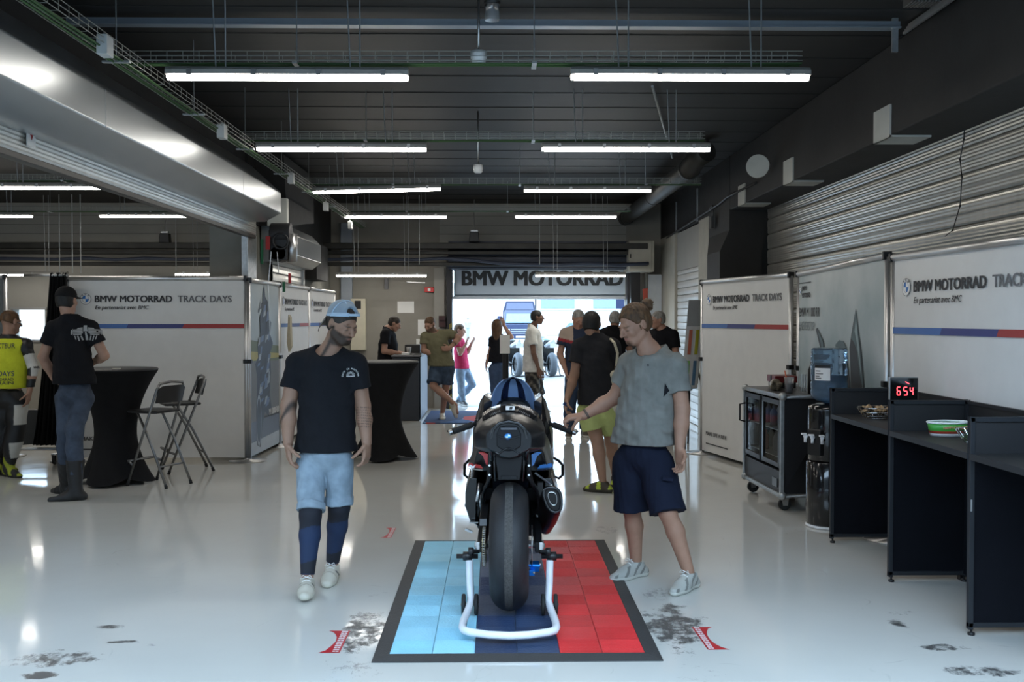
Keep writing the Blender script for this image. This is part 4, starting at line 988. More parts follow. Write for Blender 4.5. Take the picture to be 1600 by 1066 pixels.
def lab(m):
    m.cm = 0; wrap(m, 3.55, 4.45, 1.13, 1.225, .1385); m.cm = 1; wrap(m, 3.55, 4.45, 1.225, 1.25, .1385)
    for i, z in enumerate((1.205,1.185,1.165,1.15)): wrap(m, 3.62, 3.62+(.3,.45,.25,.35)[i], z-.006, z, .1392)
one('bottle_label', [LOGOW, BLACK], r, lab, fix=False)

# ================================================================ MESH DESKS
FRM = mat('desk_frame_grey', (.020,.022,.026), .5, .1, spec=.3)
FAB = mat('desk_black_fabric', (.005,.0055,.008), .9, spec=.12, bump=.3, bscale=300)
def mesh_mat():
    m = bpy.data.materials.new('perforated_black'); m.use_nodes = True; nt = m.node_tree; N = nt.nodes; L = nt.links; b = N['Principled BSDF']
    b.inputs['Base Color'].default_value = (.012,.012,.014,1); b.inputs['Roughness'].default_value = .5
    tc = N.new('ShaderNodeTexCoord'); v = N.new('ShaderNodeTexVoronoi'); v.inputs['Scale'].default_value = 180; v.inputs['Randomness'].default_value = 0
    mt = N.new('ShaderNodeMath'); mt.operation = 'GREATER_THAN'; mt.inputs[1].default_value = .33
    L.new(tc.outputs['Object'], v.inputs['Vector']); L.new(v.outputs['Distance'], mt.inputs[0]); L.new(mt.outputs[0], b.inputs['Alpha']); return m
MESHM = mesh_mat()
XA, XB = 2.385, 2.87
labels = ['black desk divider panel standing beside the water cooler','black desk divider panel in the middle of the row','black desk divider panel nearest the camera, at the right edge']
for i, Y in enumerate((7.04,5.985,4.965)):
    r = empty('desk_divider', (XA,Y,0), label=labels[i], cat='divider', group='black desk dividers')
    w_ = XB-XA
    one('frame', FRM, r, lambda m: [m.box2(*b_) for b_ in (((0,-.015,.03),(.025,.015,1.105)),((w_-.025,-.015,.03),(w_,.015,1.105)),((0,-.015,1.08),(w_,.015,1.105)),((0,-.015,.04),(w_,.015,.065)),((.025,-.012,.895),(w_-.025,.012,.92)))], bevel=.003)
    one('fabric_panel', FAB, r, lambda m: m.box2((.025,-.008,.065),(w_-.025,.008,.895)))
    one('mesh_screen', MESHM, r, lambda m: m.box2((.025,-.002,.92),(w_-.025,.002,1.08)))
    for x in (.02, w_-.02): one('levelling_foot', BLACK, r, lambda m: m.lathe([(.018,0),(.018,.012),(.006,.014),(.006,.04)], (x,0,0), n=14))
    if i == 2: one('scuff_plate', STEEL, r, lambda m: m.box((.006,-.017,.66),(.008,.003,.06)))
TOPM = mat('desk_top_charcoal', (.020,.020,.020), .55)
for i, (Ya, Yb, lb) in enumerate(((6.0,7.025,'charcoal desk top between the far and middle dividers'),(4.98,5.97,'charcoal desk top holding the green tub, between middle and near dividers'),(3.9,4.95,'charcoal desk top beyond the nearest divider at the right edge'))):
    r = empty('desk', (XA,Ya,0), label=lb, cat='desk', group='charcoal desks')
    D_ = Yb-Ya
    one('desk_top', TOPM, r, lambda m: m.box2((.0,0,.895),(XB-XA-.03,D_,.92)), bevel=.003)
    one('front_edge', FRM, r, lambda m: m.box2((-.004,0,.89),(.006,D_,.922)))
    one('back_panel', FAB, r, lambda m: m.box2((XB-XA-.03,0,.05),(XB-XA-.015,D_,.9)))
    one('back_screen_frame', FRM, r, lambda m: [m.box2(*b_) for b_ in (((XB-XA-.03,0,1.085),(XB-XA-.01,D_,1.105)),((XB-XA-.03,0,.92),(XB-XA-.01,.03,1.1)),((XB-XA-.03,D_-.03,.92),(XB-XA-.01,D_,1.1)),((XB-XA-.03,0,.92),(XB-XA-.01,D_,.935)))])
    one('back_screen', MESHM, r, lambda m: m.box2((XB-XA-.022,.03,.935),(XB-XA-.018,D_-.03,1.085)))
    one('side_foot', BLACK, r, lambda m: m.box2((XB-XA-.035,.0,0),(XB-XA-.01,.04,.06)))
# clock
p = at(1419,640,6.35)
r = empty('digital_clock', (p.x,6.42,.921), 0, 'black mirror-faced digital clock showing red digits', 'clock')
r.rotation_euler = (0,0,math.radians(-6))
cw, ch = .185, .30
one('case', mat('clock_case_silver', (.35,.35,.36), .35, .5), r, lambda m: m.box2((-cw/2,0,0),(cw/2,.03,ch)), bevel=.008)
one('face', mat('clock_face_gloss', (.008,.009,.009), .06), r, lambda m: m.box2((-cw/2+.006,-.004,.006),(cw/2-.006,.001,ch-.006)), bevel=.002)
LED = mat('red_led', (1,.06,.08), .5, emit=5, var=0)
def seg(m, x, z, s, w=.028, h=.058):
    t = .0048; L_ = {'a':(0,h,w,0),'g':(0,h/2,w,0),'d':(0,0,w,0),'f':(0,h/2,0,h/2),'b':(w,h/2,0,h/2),'e':(0,0,0,h/2),'c':(w,0,0,h/2)}
    for c in s:
        a, b_, dx, dz = L_[c]
        if dx: m.box((x+a+dx/2,-.006,z+b_),(dx*.8,.002,t))
        else: m.box((x+a,-.006,z+b_+dz/2),(t,.002,dz*.8))
def digs(m):
    seg(m, -.044, .182, 'afgedc', .020, .052); pass
    seg(m, -.002, .182, 'afgcd', .022, .052); seg(m, .038, .182, 'fgbc', .018, .052)
one('digits', LED, r, digs, fix=False)
one('colon_mark', LED, r, lambda m: m.box((.02,-.006,.262),(.028,.002,.004), rot=(0,.5,0)))
# food on the desks
DZ_ = .921
def sdfobj(name, lo, hi, h, fn, m_, loc, rz, label, cat, **k):
    s = SDF(lo, hi, h); fn(s); o = s.mesh(name, m_); o.location = loc; o.rotation_euler = (0,0,rz); return tag(o, label, cat, **k)
p = at(1372,640,6.75)
r = empty('snack_bowl', (p.x,6.72,DZ_), label='oval wire bowl of wrapped biscuits on the far desk', cat='bowl')
one('wire_bowl', CHROME, r, lambda m: [m.tube([(s*.155*math.cos(t),s*.11*math.sin(t),z) for t in np.linspace(0,2*PI,33)[:-1]], .003, 6, closed=True) for s, z in ((.62,.004),(.75,.02),(.88,.045),(1,.075))]+[m.tube([(.62*.155*math.cos(t),.62*.11*math.sin(t),.004),(.8*.155*math.cos(t),.8*.11*math.sin(t),.03),(.155*math.cos(t),.11*math.sin(t),.075)], .0025, 5) for t in np.linspace(0,2*PI,19)[:-1]], fix=False)
def pile(s):
    rg = random.Random(8)
    for i in range(34):
        a = rg.uniform(0,6.28); q = rg.uniform(0,.1); s.box((q*1.2*math.cos(a), q*.8*math.sin(a), .03+rg.uniform(0,.05)), (.045,.025,.012), .004, .002, R3((rg.uniform(-.6,.6),rg.uniform(-.6,.6),rg.uniform(0,6))))
sdfobj('biscuits', (-.16,-.12,0),(.16,.12,.12), .003, pile, mat('biscuit_brown',(.42,.28,.15),.6,var=.5,vscale=40), (p.x,6.72,DZ_), 0, 'heap of brown wrapped biscuits in the wire bowl', 'biscuits', kind='stuff')
p = at(1450,650,6.2)
def pile2(s):
    rg = random.Random(9)
    for i in range(60):
        a = rg.uniform(0,6.28); q = rg.uniform(0,.13); s.box((q*1.3*math.cos(a), q*.8*math.sin(a), .03+rg.uniform(0,.10)*(1-q/.16)), (.05,.03,.014), .005, .002, R3((rg.uniform(-.6,.6),rg.uniform(-.6,.6),rg.uniform(0,6))))
sdfobj('pastries', (-.22,-.14,0),(.22,.14,.17), .004, pile2, mat('pastry_brown',(.22,.11,.05),.6,var=.5,vscale=40), (p.x,6.17,DZ_), 0, 'dark brown heap of pastries seen through the mesh screen', 'pastries', kind='stuff')
p = at(1486,675,5.75)
r = empty('sweet_tub', (2.62,5.72,DZ_), math.radians(8), 'open oval green and red plastic sweet tub on the desk', 'tub')
def ovl(m, rr, z0_, z1_, sx, sy, r1=1.0): m.smooth = True; m.loft([[(sx*q*math.cos(t)*1, sy*q*math.sin(t), z) for t in np.linspace(0,2*PI,33)[:-1]] for q, z in ((r1,z0_),(rr,z1_))])
one('tub', mat('tub_clear_base', (.42,.40,.40), .3), r, lambda m: ovl(m, .95,0,.02,.115,.075,.88))
one('green_wrap', [mat('tub_green',(.06,.34,.05),.35), mat('tub_red',(.50,.05,.03),.35)], r, lambda m: (setattr(m,'cm',1), ovl(m,.97,.018,.032,.115,.075,.95), setattr(m,'cm',0), ovl(m,1.03,.032,.075,.115,.075,.97)))
one('rim', LOGOW, r, lambda m: m.tube([(.12*math.cos(t),.079*math.sin(t),.079) for t in np.linspace(0,2*PI,33)[:-1]], .006, 8, closed=True))
one('contents', mat('sweets_dark',(.10,.05,.05),.5,var=.5,vscale=40), r, lambda m: ovl(m,1.0,.05,.072,.108,.068))
text('lettering', 'HAPPY CHERRIES', .022, mat('tub_letter_pink',(.8,.25,.2),.5), r, (-.075,-.079,.046), bold=.03, width=.15)
p = at(1535,680,5.35)
sdfobj('sweets', (-.16,-.14,-.01),(.16,.14,.1), .004, lambda s: pile(s), mat('sweet_wrapper_green',(.10,.30,.10),.35,var=.7,vscale=18), (2.66,5.3,DZ_-.02), 0, 'green wrapped sweets in a wire basket beside the tub', 'sweets', kind='stuff')
r = empty('wire_basket', (2.66,5.3,DZ_), label='low wire basket behind the nearest mesh divider', cat='basket')
one('wires', CHROME, r, lambda m: [m.tube([(s*.18*math.cos(t),s*.13*math.sin(t),z) for t in np.linspace(0,2*PI,33)[:-1]], .003, 6, closed=True) for s, z in ((.7,.004),(.85,.035),(1,.08))]+[m.tube([(.7*.18*math.cos(t),.7*.13*math.sin(t),.004),(.18*math.cos(t),.13*math.sin(t),.08)], .0025, 5) for t in np.linspace(0,2*PI,19)[:-1]], fix=False)

# ================================================================ MAT AND FLOOR STICKERS
X0, X1, Y0, Y1 = -.503, .707, 4.675, 7.06
r = empty('floor_mat', (0,0,0), label='tiled floor mat in light blue, navy and red under the motorcycle', cat='mat')
def tilemat(name, c):
    return mat(name, c, .55, bump=.35, bscale=90, var=.12, vscale=3)
TC = [[tilemat('tile_blue_a',(.25,.56,.72)), tilemat('tile_blue_b',(.29,.61,.76))],[tilemat('tile_navy_a',(.018,.035,.085)), tilemat('tile_navy_b',(.024,.045,.10))],[tilemat('tile_red_a',(.55,.022,.026)), tilemat('tile_red_b',(.66,.03,.035))]]
tw = (X1-X0)/6; tl = (Y1-Y0)/12
rg = random.Random(2)
for i in range(6):
    for j in range(12):
        def tile(m):
            x, y = X0+i*tw, Y0+j*tl; g = .0012
            pts = []
            n = 9
            for k in range(n): pts.append((x+g+(tw-2*g)*k/n, y+g+(.005 if k % 2 else 0)))
            pts.append((x+tw-g, y+g)); pts.append((x+tw-g, y+tl-g))
            for k in range(n): pts.append((x+tw-g-(tw-2*g)*k/n, y+tl-g+(.005 if (n-k) % 2 else 0)))
            pts.append((x+g, y+tl-g))
            m.prism([(a_,b_,.002) for a_, b_ in pts], (0,0,.014))
            if (i*5+j*3) % 4 < 2:      # relief ribs
                for k in range(1, 12): m.add([(x+.008,y+tl*k/12-.003,.0162),(x+tw-.008,y+tl*k/12-.003,.0162),(x+tw-.008,y+tl*k/12+.003,.0178),(x+.008,y+tl*k/12+.003,.0178)], [(0,1,2,3)])
        one('tile', TC[i//2][(i+j) % 2], r, tile, fix=False)
EDG = mat('mat_edge_rubber', (.035,.035,.036), .6, bump=.2, bscale=100)
e = .075
def ramp(m, a, b, o):     # a,b inner line; o outward vector
    a, b, o = Vector(a), Vector(b), Vector(o); d_ = (b-a).normalized()*e
    m.loft([[a+Vector((0,0,.001)), a+Vector((0,0,.017)), a+o-d_*1+Vector((0,0,.006)), a+o-d_+Vector((0,0,.001))], [b+Vector((0,0,.001)), b+Vector((0,0,.017)), b+o+d_+Vector((0,0,.006)), b+o+d_+Vector((0,0,.001))]])
for (a, b, o) in (((X0,Y0,0),(X1,Y0,0),(0,-e,0)),((X1,Y0,0),(X1,Y1,0),(e,0,0)),((X1,Y1,0),(X0,Y1,0),(0,e,0)),((X0,Y1,0),(X0,Y0,0),(-e,0,0))):
    one('edge_ramp', EDG, r, lambda m: ramp(m, a, b, o))
STK = mat('sticker_crimson', (.42,.012,.02), .35, var=.05)
LSH = dict(outer=((547.3,986),(530.6,1020.6)), tip=((514,986),(496.4,1020.9)), arc=[(496.4,1020.9),(508.9,1016.6),(518,1009.4),(524.6,1002.8),(526.3,996.3),(524.6,991.7),(520.7,988.4),(514,986)], w=17)
RSH = dict(outer=((1081,980.4),(1105.8,1015.8)), arc=[(1141,1015.5),(1128,1012),(1118,1007),(1110,1001),(1105.5,994),(1104.2,989),(1106,983),(1112.7,980.4)], w=-15)
def sticker(sh, label, tf=lambda x, y: (x, y)):
    g0 = lambda x, y, z: gp(*tf(x, y), 0)+Vector((0,0,z))
    (x0, y0), (x1, y1) = sh['outer']; c = g0((x0+x1)/2, (y0+y1)/2, 0)
    r = empty('floor_sticker', c, label=label, cat='sticker', group='red stickers on the floor')
    one('film', STK, r, lambda m: m.add([tuple(g0(x, y, .0012)-c) for x, y in sh['arc']+[(x0,y0),(x1,y1)]], [tuple(range(len(sh['arc'])+2))]), fix=False)
    def g(m):
        q = lambda t, u_: tuple(g0(x0+(x1-x0)*t-sh['w']*u_, y0+(y1-y0)*t, .0018)-c)
        rg = random.Random(5)
        for k in range(12):
            t0 = .02+k*.081
            for (ua, ub) in ((.16,.40),(.46,.72)) if k % 2 else ((.16,.72),):
                m.add([q(t0,ua),q(t0+.05,ua),q(t0+.05,ub),q(t0,ub)], [(0,1,2,3)])
    one('lettering', mat('sticker_letters', (.6,.55,.56), .5), r, g, fix=False)
sticker(LSH, 'red floor sticker with white letters on the left of the mat')
sticker(RSH, 'red floor sticker with white letters on the right of the mat')
sticker(LSH, 'small distant red floor sticker behind the left edge of the mat', lambda x, y: (619+(x-547)*.5, 825+(y-986)*.46))
# ================================================================ MOTORCYCLE ON ITS STAND
GLB = mat('bike_gloss_black', (.006,.006,.007), .24, coat=.25, var=.02)
CARB = mat('bike_carbon', (.008,.008,.009), .32, coat=.12, spec=.4, var=.35, vscale=60)
MATB = mat('bike_matt_black', (.007,.007,.008), .5, spec=.3)
BLUEP = mat('bike_light_blue', (.24,.36,.60), .22, coat=.6, var=.02)
NAVYP = mat('bike_navy', (.012,.018,.05), .22, coat=.6, var=.02)
REDP = mat('bike_red', (.45,.02,.02), .25, coat=.5, var=.02)
MBLUE = mat('bike_mid_blue', (.03,.16,.45), .25, coat=.5, var=.02)
ANOB = mat('anodised_blue', (.01,.16,.55), .3, .7, var=.02)
GOLD = mat('chain_gold', (.30,.24,.12), .4, .8)
RX = Matrix.Rotation(PI/2, 4, 'Y')      # lathe axis z -> x
bike = empty('motorcycle', (.075,5.36,0), math.radians(-2.0), 'black racing motorcycle seen from behind, held up on a white paddock stand', 'motorcycle')
def sym(v): return [(x,y,z) for x,y,z in v]+[(-x,y,z) for x,y,z in reversed(v) if abs(x) > 1e-6]
def tyre(name, c, R_, w, rim, lbl=None):
    T = Matrix.Translation(c) @ RX
    def f(m):
        n = 17; pr = []
        for i in range(n):
            t = -1+2*i/(n-1); a = t*PI/2*1.02
            pr.append((t, w/2*math.sin(a), R_-(.27*w*2)*(1-math.cos(a))**1.05*.95))
        # slick crown then side walls
        pts = [(rim, -w*.38)]+[(r_, x) for _, x, r_ in pr]+[(rim, w*.38)]
        N = 72
        vs = [(r_*math.cos(2*PI*j/N), r_*math.sin(2*PI*j/N), x) for r_, x in pts for j in range(N)]
        k = len(m.v)
        m.smooth = True
        for i in range(len(pts)-1):
            xm = (pts[i][1]+pts[i+1][1])/2; m.cm = 1 if abs(xm) < w*.13 else 0
            m.add([vs[i*N+j] for j in range(N)]+[vs[(i+1)*N+j] for j in range(N)], [(j, (j+1) % N, N+(j+1) % N, N+j) for j in range(N)], T)
        m.cm = 0; m.add([vs[j] for j in range(N)]+[vs[(len(pts)-1)*N+j] for j in range(N)], [(j, (j+1) % N, N+(j+1) % N, N+j) for j in range(N)], T)
    t = one(name, [mat('slick_rubber', (.013,.013,.015), .55, bump=.15, bscale=150), mat('worn_lit_slick_centre', (.060,.056,.052), .85, bump=.5, bscale=260, var=.3, vscale=90)], bike, f)  # wear and reflected light are both put into the paler centre colour
    def g(m):
        m.lathe([(rim+.004,-w*.36),(rim-.012,-w*.34),(rim-.02,-w*.1),(rim-.02,w*.1),(rim-.012,w*.34),(rim+.004,w*.36)], n=48, T=T, caps=False)
        m.lathe([(.045,-w*.32),(.045,w*.32)], n=24, T=T)
        for k in range(5):
            a = 2*PI*k/5
            for s in (-.22, .22): m.cyl(tuple(Vector(c)+Vector((0,.03*math.cos(a+s*3),.03*math.sin(a+s*3)))), tuple(Vector(c)+Vector((0,(rim-.015)*math.cos(a+s),(rim-.015)*math.sin(a+s)))), .013, 8)
    one('wheel_rim', MATB, t, g, fix=False)
    return t
ty = tyre('rear_tyre', (0,0,.372), .342, .208, .20)
tyre('front_tyre', (0,1.457,.335), .302, .125, .195)
# swingarm, axle
def swing(m):
    for s in (-1, 1):
        x = s*.155
        m.loft([[(x-.018,-.05,.345),(x+.018,-.05,.345),(x+.018,-.05,.40),(x-.018,-.05,.40)],[(x-.02,.08,.34),(x+.02,.08,.34),(x+.02,.08,.43),(x-.02,.08,.43)],
                [(x*.95-.022,.32,.37),(x*.95+.022,.32,.37),(x*.95+.022,.32,.50),(x*.95-.022,.32,.50)],[(x*.75-.03,.56,.40),(x*.75+.03,.56,.40),(x*.75+.03,.56,.52),(x*.75-.03,.56,.52)]])
    m.box((0,.47,.44),(.26,.12,.09))
one('swingarm', MATB, bike, swing, bevel=.006)
one('axle', ALU, bike, lambda m: m.cyl((-.19,0,.372),(.19,0,.372),.013,12))
for s in (-1, 1):
    one('axle_block', ALU, bike, lambda m: m.box((s*.178,-.012,.372),(.012,.06,.052)).box((s*.168,-.05,.372),(.02,.01,.06)), bevel=.004)
    one('stand_bobbin', BLACK, bike, lambda m: m.tube([(s*.16,-.05,.352),(s*.19,-.052,.352),(s*.195,-.052,.352),(s*.22,-.052,.352)], [.012,.012,.022,.022], 14))
one('sprocket', mat('sprocket_dark', (.08,.08,.08), .4, .8), bike, lambda m: m.cyl((-.140,0,.372),(-.134,0,.372),.100,40))
def chain(m):
    pts = []
    for a in np.linspace(PI/2, 3*PI/2, 26): pts.append((.106*math.cos(a), .372+.106*math.sin(a)))
    lo = pts[-1]; up = pts[0]
    A = [(up[0]+(.52-up[0])*t, up[1]+(.49-up[1])*t) for t in np.linspace(1,0,30)]
    B = [(lo[0]+(.52-lo[0])*t, lo[1]+(.40-lo[1])*t) for t in np.linspace(0,1,30)]
    P_ = A[:-1]+pts+B[1:]
    for i in range(len(P_)-1):
        (y0,z0_),(y1,z1_) = P_[i], P_[i+1]; a = math.atan2(z1_-z0_, y1-y0)
        for s in (-1, 1):
            m.cm = 0; m.box((-.137+s*(.0075 if i % 2 else .0055),(y0+y1)/2,(z0_+z1_)/2), (.0018,.016,.011), rot=(a,0,0))
        m.cm = 1; m.cyl((-.146,y0,z0_),(-.128,y0,z0_),.0035,6)
one('chain', [GOLD, STEEL], bike, chain, fix=False)
one('chain_guard', CARB, bike, lambda m: m.prism([(-.165,-.02,.48),(-.165,.25,.52),(-.165,.25,.56),(-.165,-.0,.52)], (.045,0,0)), bevel=.005)
one('brake_disc', STEEL, bike, lambda m: m.lathe([(.055,0),(.11,0),(.11,.005),(.055,.005)], n=40, T=Matrix.Translation((.118,0,.372)) @ RX, caps=False))
q = one('brake_caliper', ANOB, bike, lambda m: m.box((.135,-.01,.262),(.05,.06,.035), rot=(.3,0,0)).box((.120,-.045,.238),(.03,.03,.03)).cyl((.10,-.035,.27),(.165,-.035,.27),.009,10), bevel=.004)
one('caliper_bolt', STEEL, q, lambda m: m.cyl((.160,-.02,.275),(.168,-.02,.275),.009,10).cyl((.126,-.06,.24),(.135,-.062,.24),.007,10))
one('rear_hugger', CARB, bike, lambda m: [m.add([(x_,.372*0+.36*math.cos(a),.372+.36*math.sin(a)) for x_ in (-.1,-.05,.05,.1) for a in (b0,b0+.09)], [(0,1,3,2),(2,3,5,4),(4,5,7,6)]) for b0 in np.arange(.35,1.45,.09)], fix=False, smooth=True)
one('shock_absorber', ALU, bike, lambda m: m.cyl((.01,.33,.66),(.01,.22,.80),.022,14).box((-.0,.15,.735),(.03,.05,.05)))
def spring(m): m.tube([(.01+.035*math.cos(t*7),.40-.12*t/6+.035*math.sin(t*7)*.5,.52+.14*t/6+.0) for t in np.linspace(0,6,90)], .007, 6)
one('shock_spring', MATB, bike, spring)
# engine block and frame
one('engine', MATB, bike, lambda m: (m.box((0,.72,.45),(.34,.34,.30)), m.box((0,.85,.66),(.30,.26,.2), rot=(.3,0,0)), m.cyl((-.21,.62,.42),(-.15,.62,.42),.09,28), m.cyl((.15,.64,.42),(.2,.64,.42),.1,28)), bevel=.02)
one('frame', MATB, bike, lambda m: [m.loft([[(s*.10-.02,1.1,.86),(s*.10+.02,1.1,.86),(s*.10+.02,1.1,.95),(s*.10-.02,1.1,.95)],[(s*.185-.02,.8,.66),(s*.185+.02,.8,.66),(s*.185+.02,.8,.82),(s*.185-.02,.8,.82)],[(s*.17-.02,.5,.40),(s*.17+.02,.5,.40),(s*.17+.02,.56,.62),(s*.17-.02,.56,.62)]]) for s in (-1,1)], bevel=.01)
# tail unit -----------------------------------------------------------------
half = [(0,1.093),(.067,1.084),(.108,1.062),(.153,1.036),(.190,1.0),(.194,.967),(.188,.918),(.149,.897),(.104,.887),(.075,.862),(0,.85)]
def tsec(y, kx, zc, kz, dz=0): return sym([(x*kx, y, zc+(z-zc)*kz+dz) for x, z in half])
one('tail_fairing', CARB, bike, lambda m: m.loft([tsec(-.215,.60,.985,.80), tsec(-.19,.70,.985,.88), tsec(-.12,.92,.98,.97), tsec(-.08,1,.98,1), tsec(.05,1.0,.98,1.0,.0), tsec(.13,.95,.97,.98,.03), tsec(.30,.9,.9,.85,-.0), tsec(.46,.75,.88,.5,-.06)]), bevel=.006, seg=3)
def backpad(m):
    secs = []
    for y, top, wd, h_ in ((.02,1.094,.120,.03),(.06,1.122,.150,.05),(.16,1.128,.158,.07),(.22,1.10,.15,.07)):
        secs.append(sym([(0,y,top),(wd*.35,y,top-.004),(wd*.7,y,top-.022),(wd,y,top-.055),(wd,y,top-.055-h_),(0,y,top-.1)]))
    m.loft(secs)
one('seat_hump', GLB, bike, backpad, bevel=.006)
one('number_sticker', [LOGOW, INK], bike, lambda m: (m.add([(-.022,.030,1.104),(.026,.030,1.104),(.026,.058,1.1235),(-.022,.058,1.1235)], [(0,1,2,3)]), setattr(m,'cm',1), m.add([(-.004,.031,1.1055),(.012,.031,1.1055),(.016,.052,1.1202),(0,.052,1.1202)], [(0,1,2,3)])), fix=False)
for s in (-1, 1):
    one('silver_script', STEEL, bike, lambda m: [m.box((s*(.055+.0085*i),.028,1.1-.0042*i-(.0 if i % 2 else .001)),(.005,.002,.011), rot=(-.7,s*.4,0)) for i in range(7)])
# tail light recess with the emblem
one('tail_light_frame', GLB, bike, lambda m: m.tube([(-.088,-.17,.86),(-.098,-.195,.92),(-.094,-.205,.98),(-.080,-.213,1.03),(-.050,-.213,1.058),(0,-.21,1.068),(.050,-.213,1.058),(.080,-.213,1.03),(.094,-.205,.98),(.098,-.195,.92),(.088,-.17,.86)], .011, 8).tube([(-.09,-.19,.915),(-.05,-.215,.90),(-.02,-.222,.925),(0,-.224,.93),(.02,-.222,.925),(.05,-.215,.90),(.09,-.19,.915)], .005, 6))
one('tail_panel', MATB, bike, lambda m: m.loft([sym([(0,-.222,1.045),(.045,-.222,1.038),(.062,-.222,1.0),(.060,-.222,.94),(.025,-.222,.918),(0,-.222,.916)]), sym([(0,-.19,1.06),(.055,-.19,1.05),(.074,-.19,1.0),(.07,-.19,.93),(.03,-.19,.90),(0,-.19,.9)])]), bevel=.004)
one('tail_light', mat('smoked_lens', (.02,.022,.03), .1, coat=.8), bike, lambda m: m.box((0,-.226,1.030),(.085,.008,.014)), bevel=.003)
one('tail_ridge', GLB, bike, lambda m: m.tube([(-.055,-.226,.992),(-.02,-.228,.982),(0,-.229,.98),(.02,-.228,.982),(.055,-.226,.992)], .003, 6))
def badge(m):
    c = (-.004,-.2285,.991)
    def ring(r0, r1, y, a0=0, a1=2*PI, n=24):
        vs = [(c[0]+rr*math.cos(a0+(a1-a0)*i/n)*1.15, c[1]-y, c[2]+rr*math.sin(a0+(a1-a0)*i/n)) for i in range(n+1) for rr in (r0, r1)]
        m.add(vs, [(2*i,2*i+1,2*i+3,2*i+2) for i in range(n)])
    m.cm = 0; ring(.011,.016,.0); m.cm = 1; ring(.0001,.011,.0005,0,PI/2,8); ring(.0001,.011,.0005,PI,3*PI/2,8); m.cm = 2; ring(.0001,.011,.0005,PI/2,PI,8); ring(.0001,.011,.0005,3*PI/2,2*PI,8)
one('emblem', [mat('badge_blue_rim',(.02,.12,.35),.3), mat('badge_white',(.6,.75,.85),.3), mat('badge_sky_blue',(.03,.30,.75),.3)], bike, badge, fix=False)
for s in (-1, 1):
    one('tail_facet', GLB, bike, lambda m: m.prism([(s*.098,-.135,1.03),(s*.15,-.112,1.02),(s*.180,-.095,.985),(s*.15,-.112,.95),(s*.105,-.135,.935)], (0,.02,0)), bevel=.003)
    one('facet_lip', CHROME, bike, lambda m: m.tube([(s*.186,-.085,1.0),(s*.150,-.115,.958),(s*.125,-.125,.93)], .0015, 5))
one('plate_carrier', MATB, bike, lambda m: (m.loft([sym([(0,-.17,.86),(.07,-.17,.872),(.075,-.17,.92),(0,-.17,.93)]), sym([(0,-.155,.752),(.055,-.155,.752),(.06,-.13,.75),(0,-.13,.75)])]), m.box((0,-.158,.765),(.085,.012,.02))), bevel=.004)
for s in (-1, 1):
    one('undertray_rail', GLB, bike, lambda m: m.tube([(s*.072,-.165,.93),(s*.078,-.15,.85),(s*.072,-.14,.745)], .006, 8))
    one('subframe_rail', MATB, bike, lambda m: m.tube([(s*.10,-.10,.885),(s*.105,-.09,.78),(s*.12,.05,.70),(s*.15,.35,.62)], .013, 8))
    for z in (.825,.775): one('bolt', CHROME, bike, lambda m: m.cyl((s*.104,-.125,z),(s*.104,-.105,z),.006,10))
    one('sub_strut', MATB, bike, lambda m: m.tube([(s*.10,-.09,.76),(s*.16,.2,.60),(s*.17,.38,.50)], .009, 8))
# seat, tank
sd = SDF((-.22,.1,.6),(.22,1.15,1.15),.010)
sd.ell((0,.82,.90),(.165,.24,.135),.03).ell((0,.66,.86),(.13,.16,.10),.05).box((0,.40,.86),(.24,.40,.06),.025,.04).box((0,.72,.78),(.26,.40,.14),.04,.04)
sd.mesh('fuel_tank', GLB, bike)
# windscreen / front cowl with the blue and navy bands --------------------------
def screen(m):
    nu, nv = 24, 12
    def P_(i, j):
        t = -1+2*i/nu; v = j/nv
        hw = .150*(1-v**2.6*.999)**.55 if v < 1 else .002
        z = 1.02+.212*v
        zz = z-.02*t*t*(1-v)
        return (t*hw*.98, 1.16-.14*v-.10*t*t*(1-.3*v), zz)
    for j in range(nv):
        for i in range(nu):
            t = abs(-1+2*(i+.5)/nu); v = (j+.5)/nv
            if v > .93: m.cm = 1
            elif t < .29: m.cm = 0 if v > .30 else 2
            elif t < .60: m.cm = 1
            else: m.cm = 0
            if v < .22 and t < .66: m.cm = 2
            m.smooth = True; m.add([P_(i,j),P_(i+1,j),P_(i+1,j+1),P_(i,j+1)], [(0,1,2,3)])
o = one('windscreen', [BLUEP, NAVYP, GLB], bike, screen); sm = o.modifiers.new('t','SOLIDIFY'); sm.thickness = .006
one('dashboard', MATB, bike, lambda m: m.loft([sym([(0,1.02,1.075),(.06,1.02,1.07),(.10,1.0,1.045),(.11,1.0,1.01),(0,1.0,1.0)]), sym([(0,1.12,1.09),(.06,1.12,1.085),(.11,1.12,1.05),(.12,1.12,1.01),(0,1.12,1.0)])]), bevel=.008)
one('top_clamp', MATB, bike, lambda m: m.prism([(-.14,.94,.965),(.14,.94,.965),(.11,1.02,.975),(-.11,1.02,.975)], (0,0,.03)), bevel=.008)
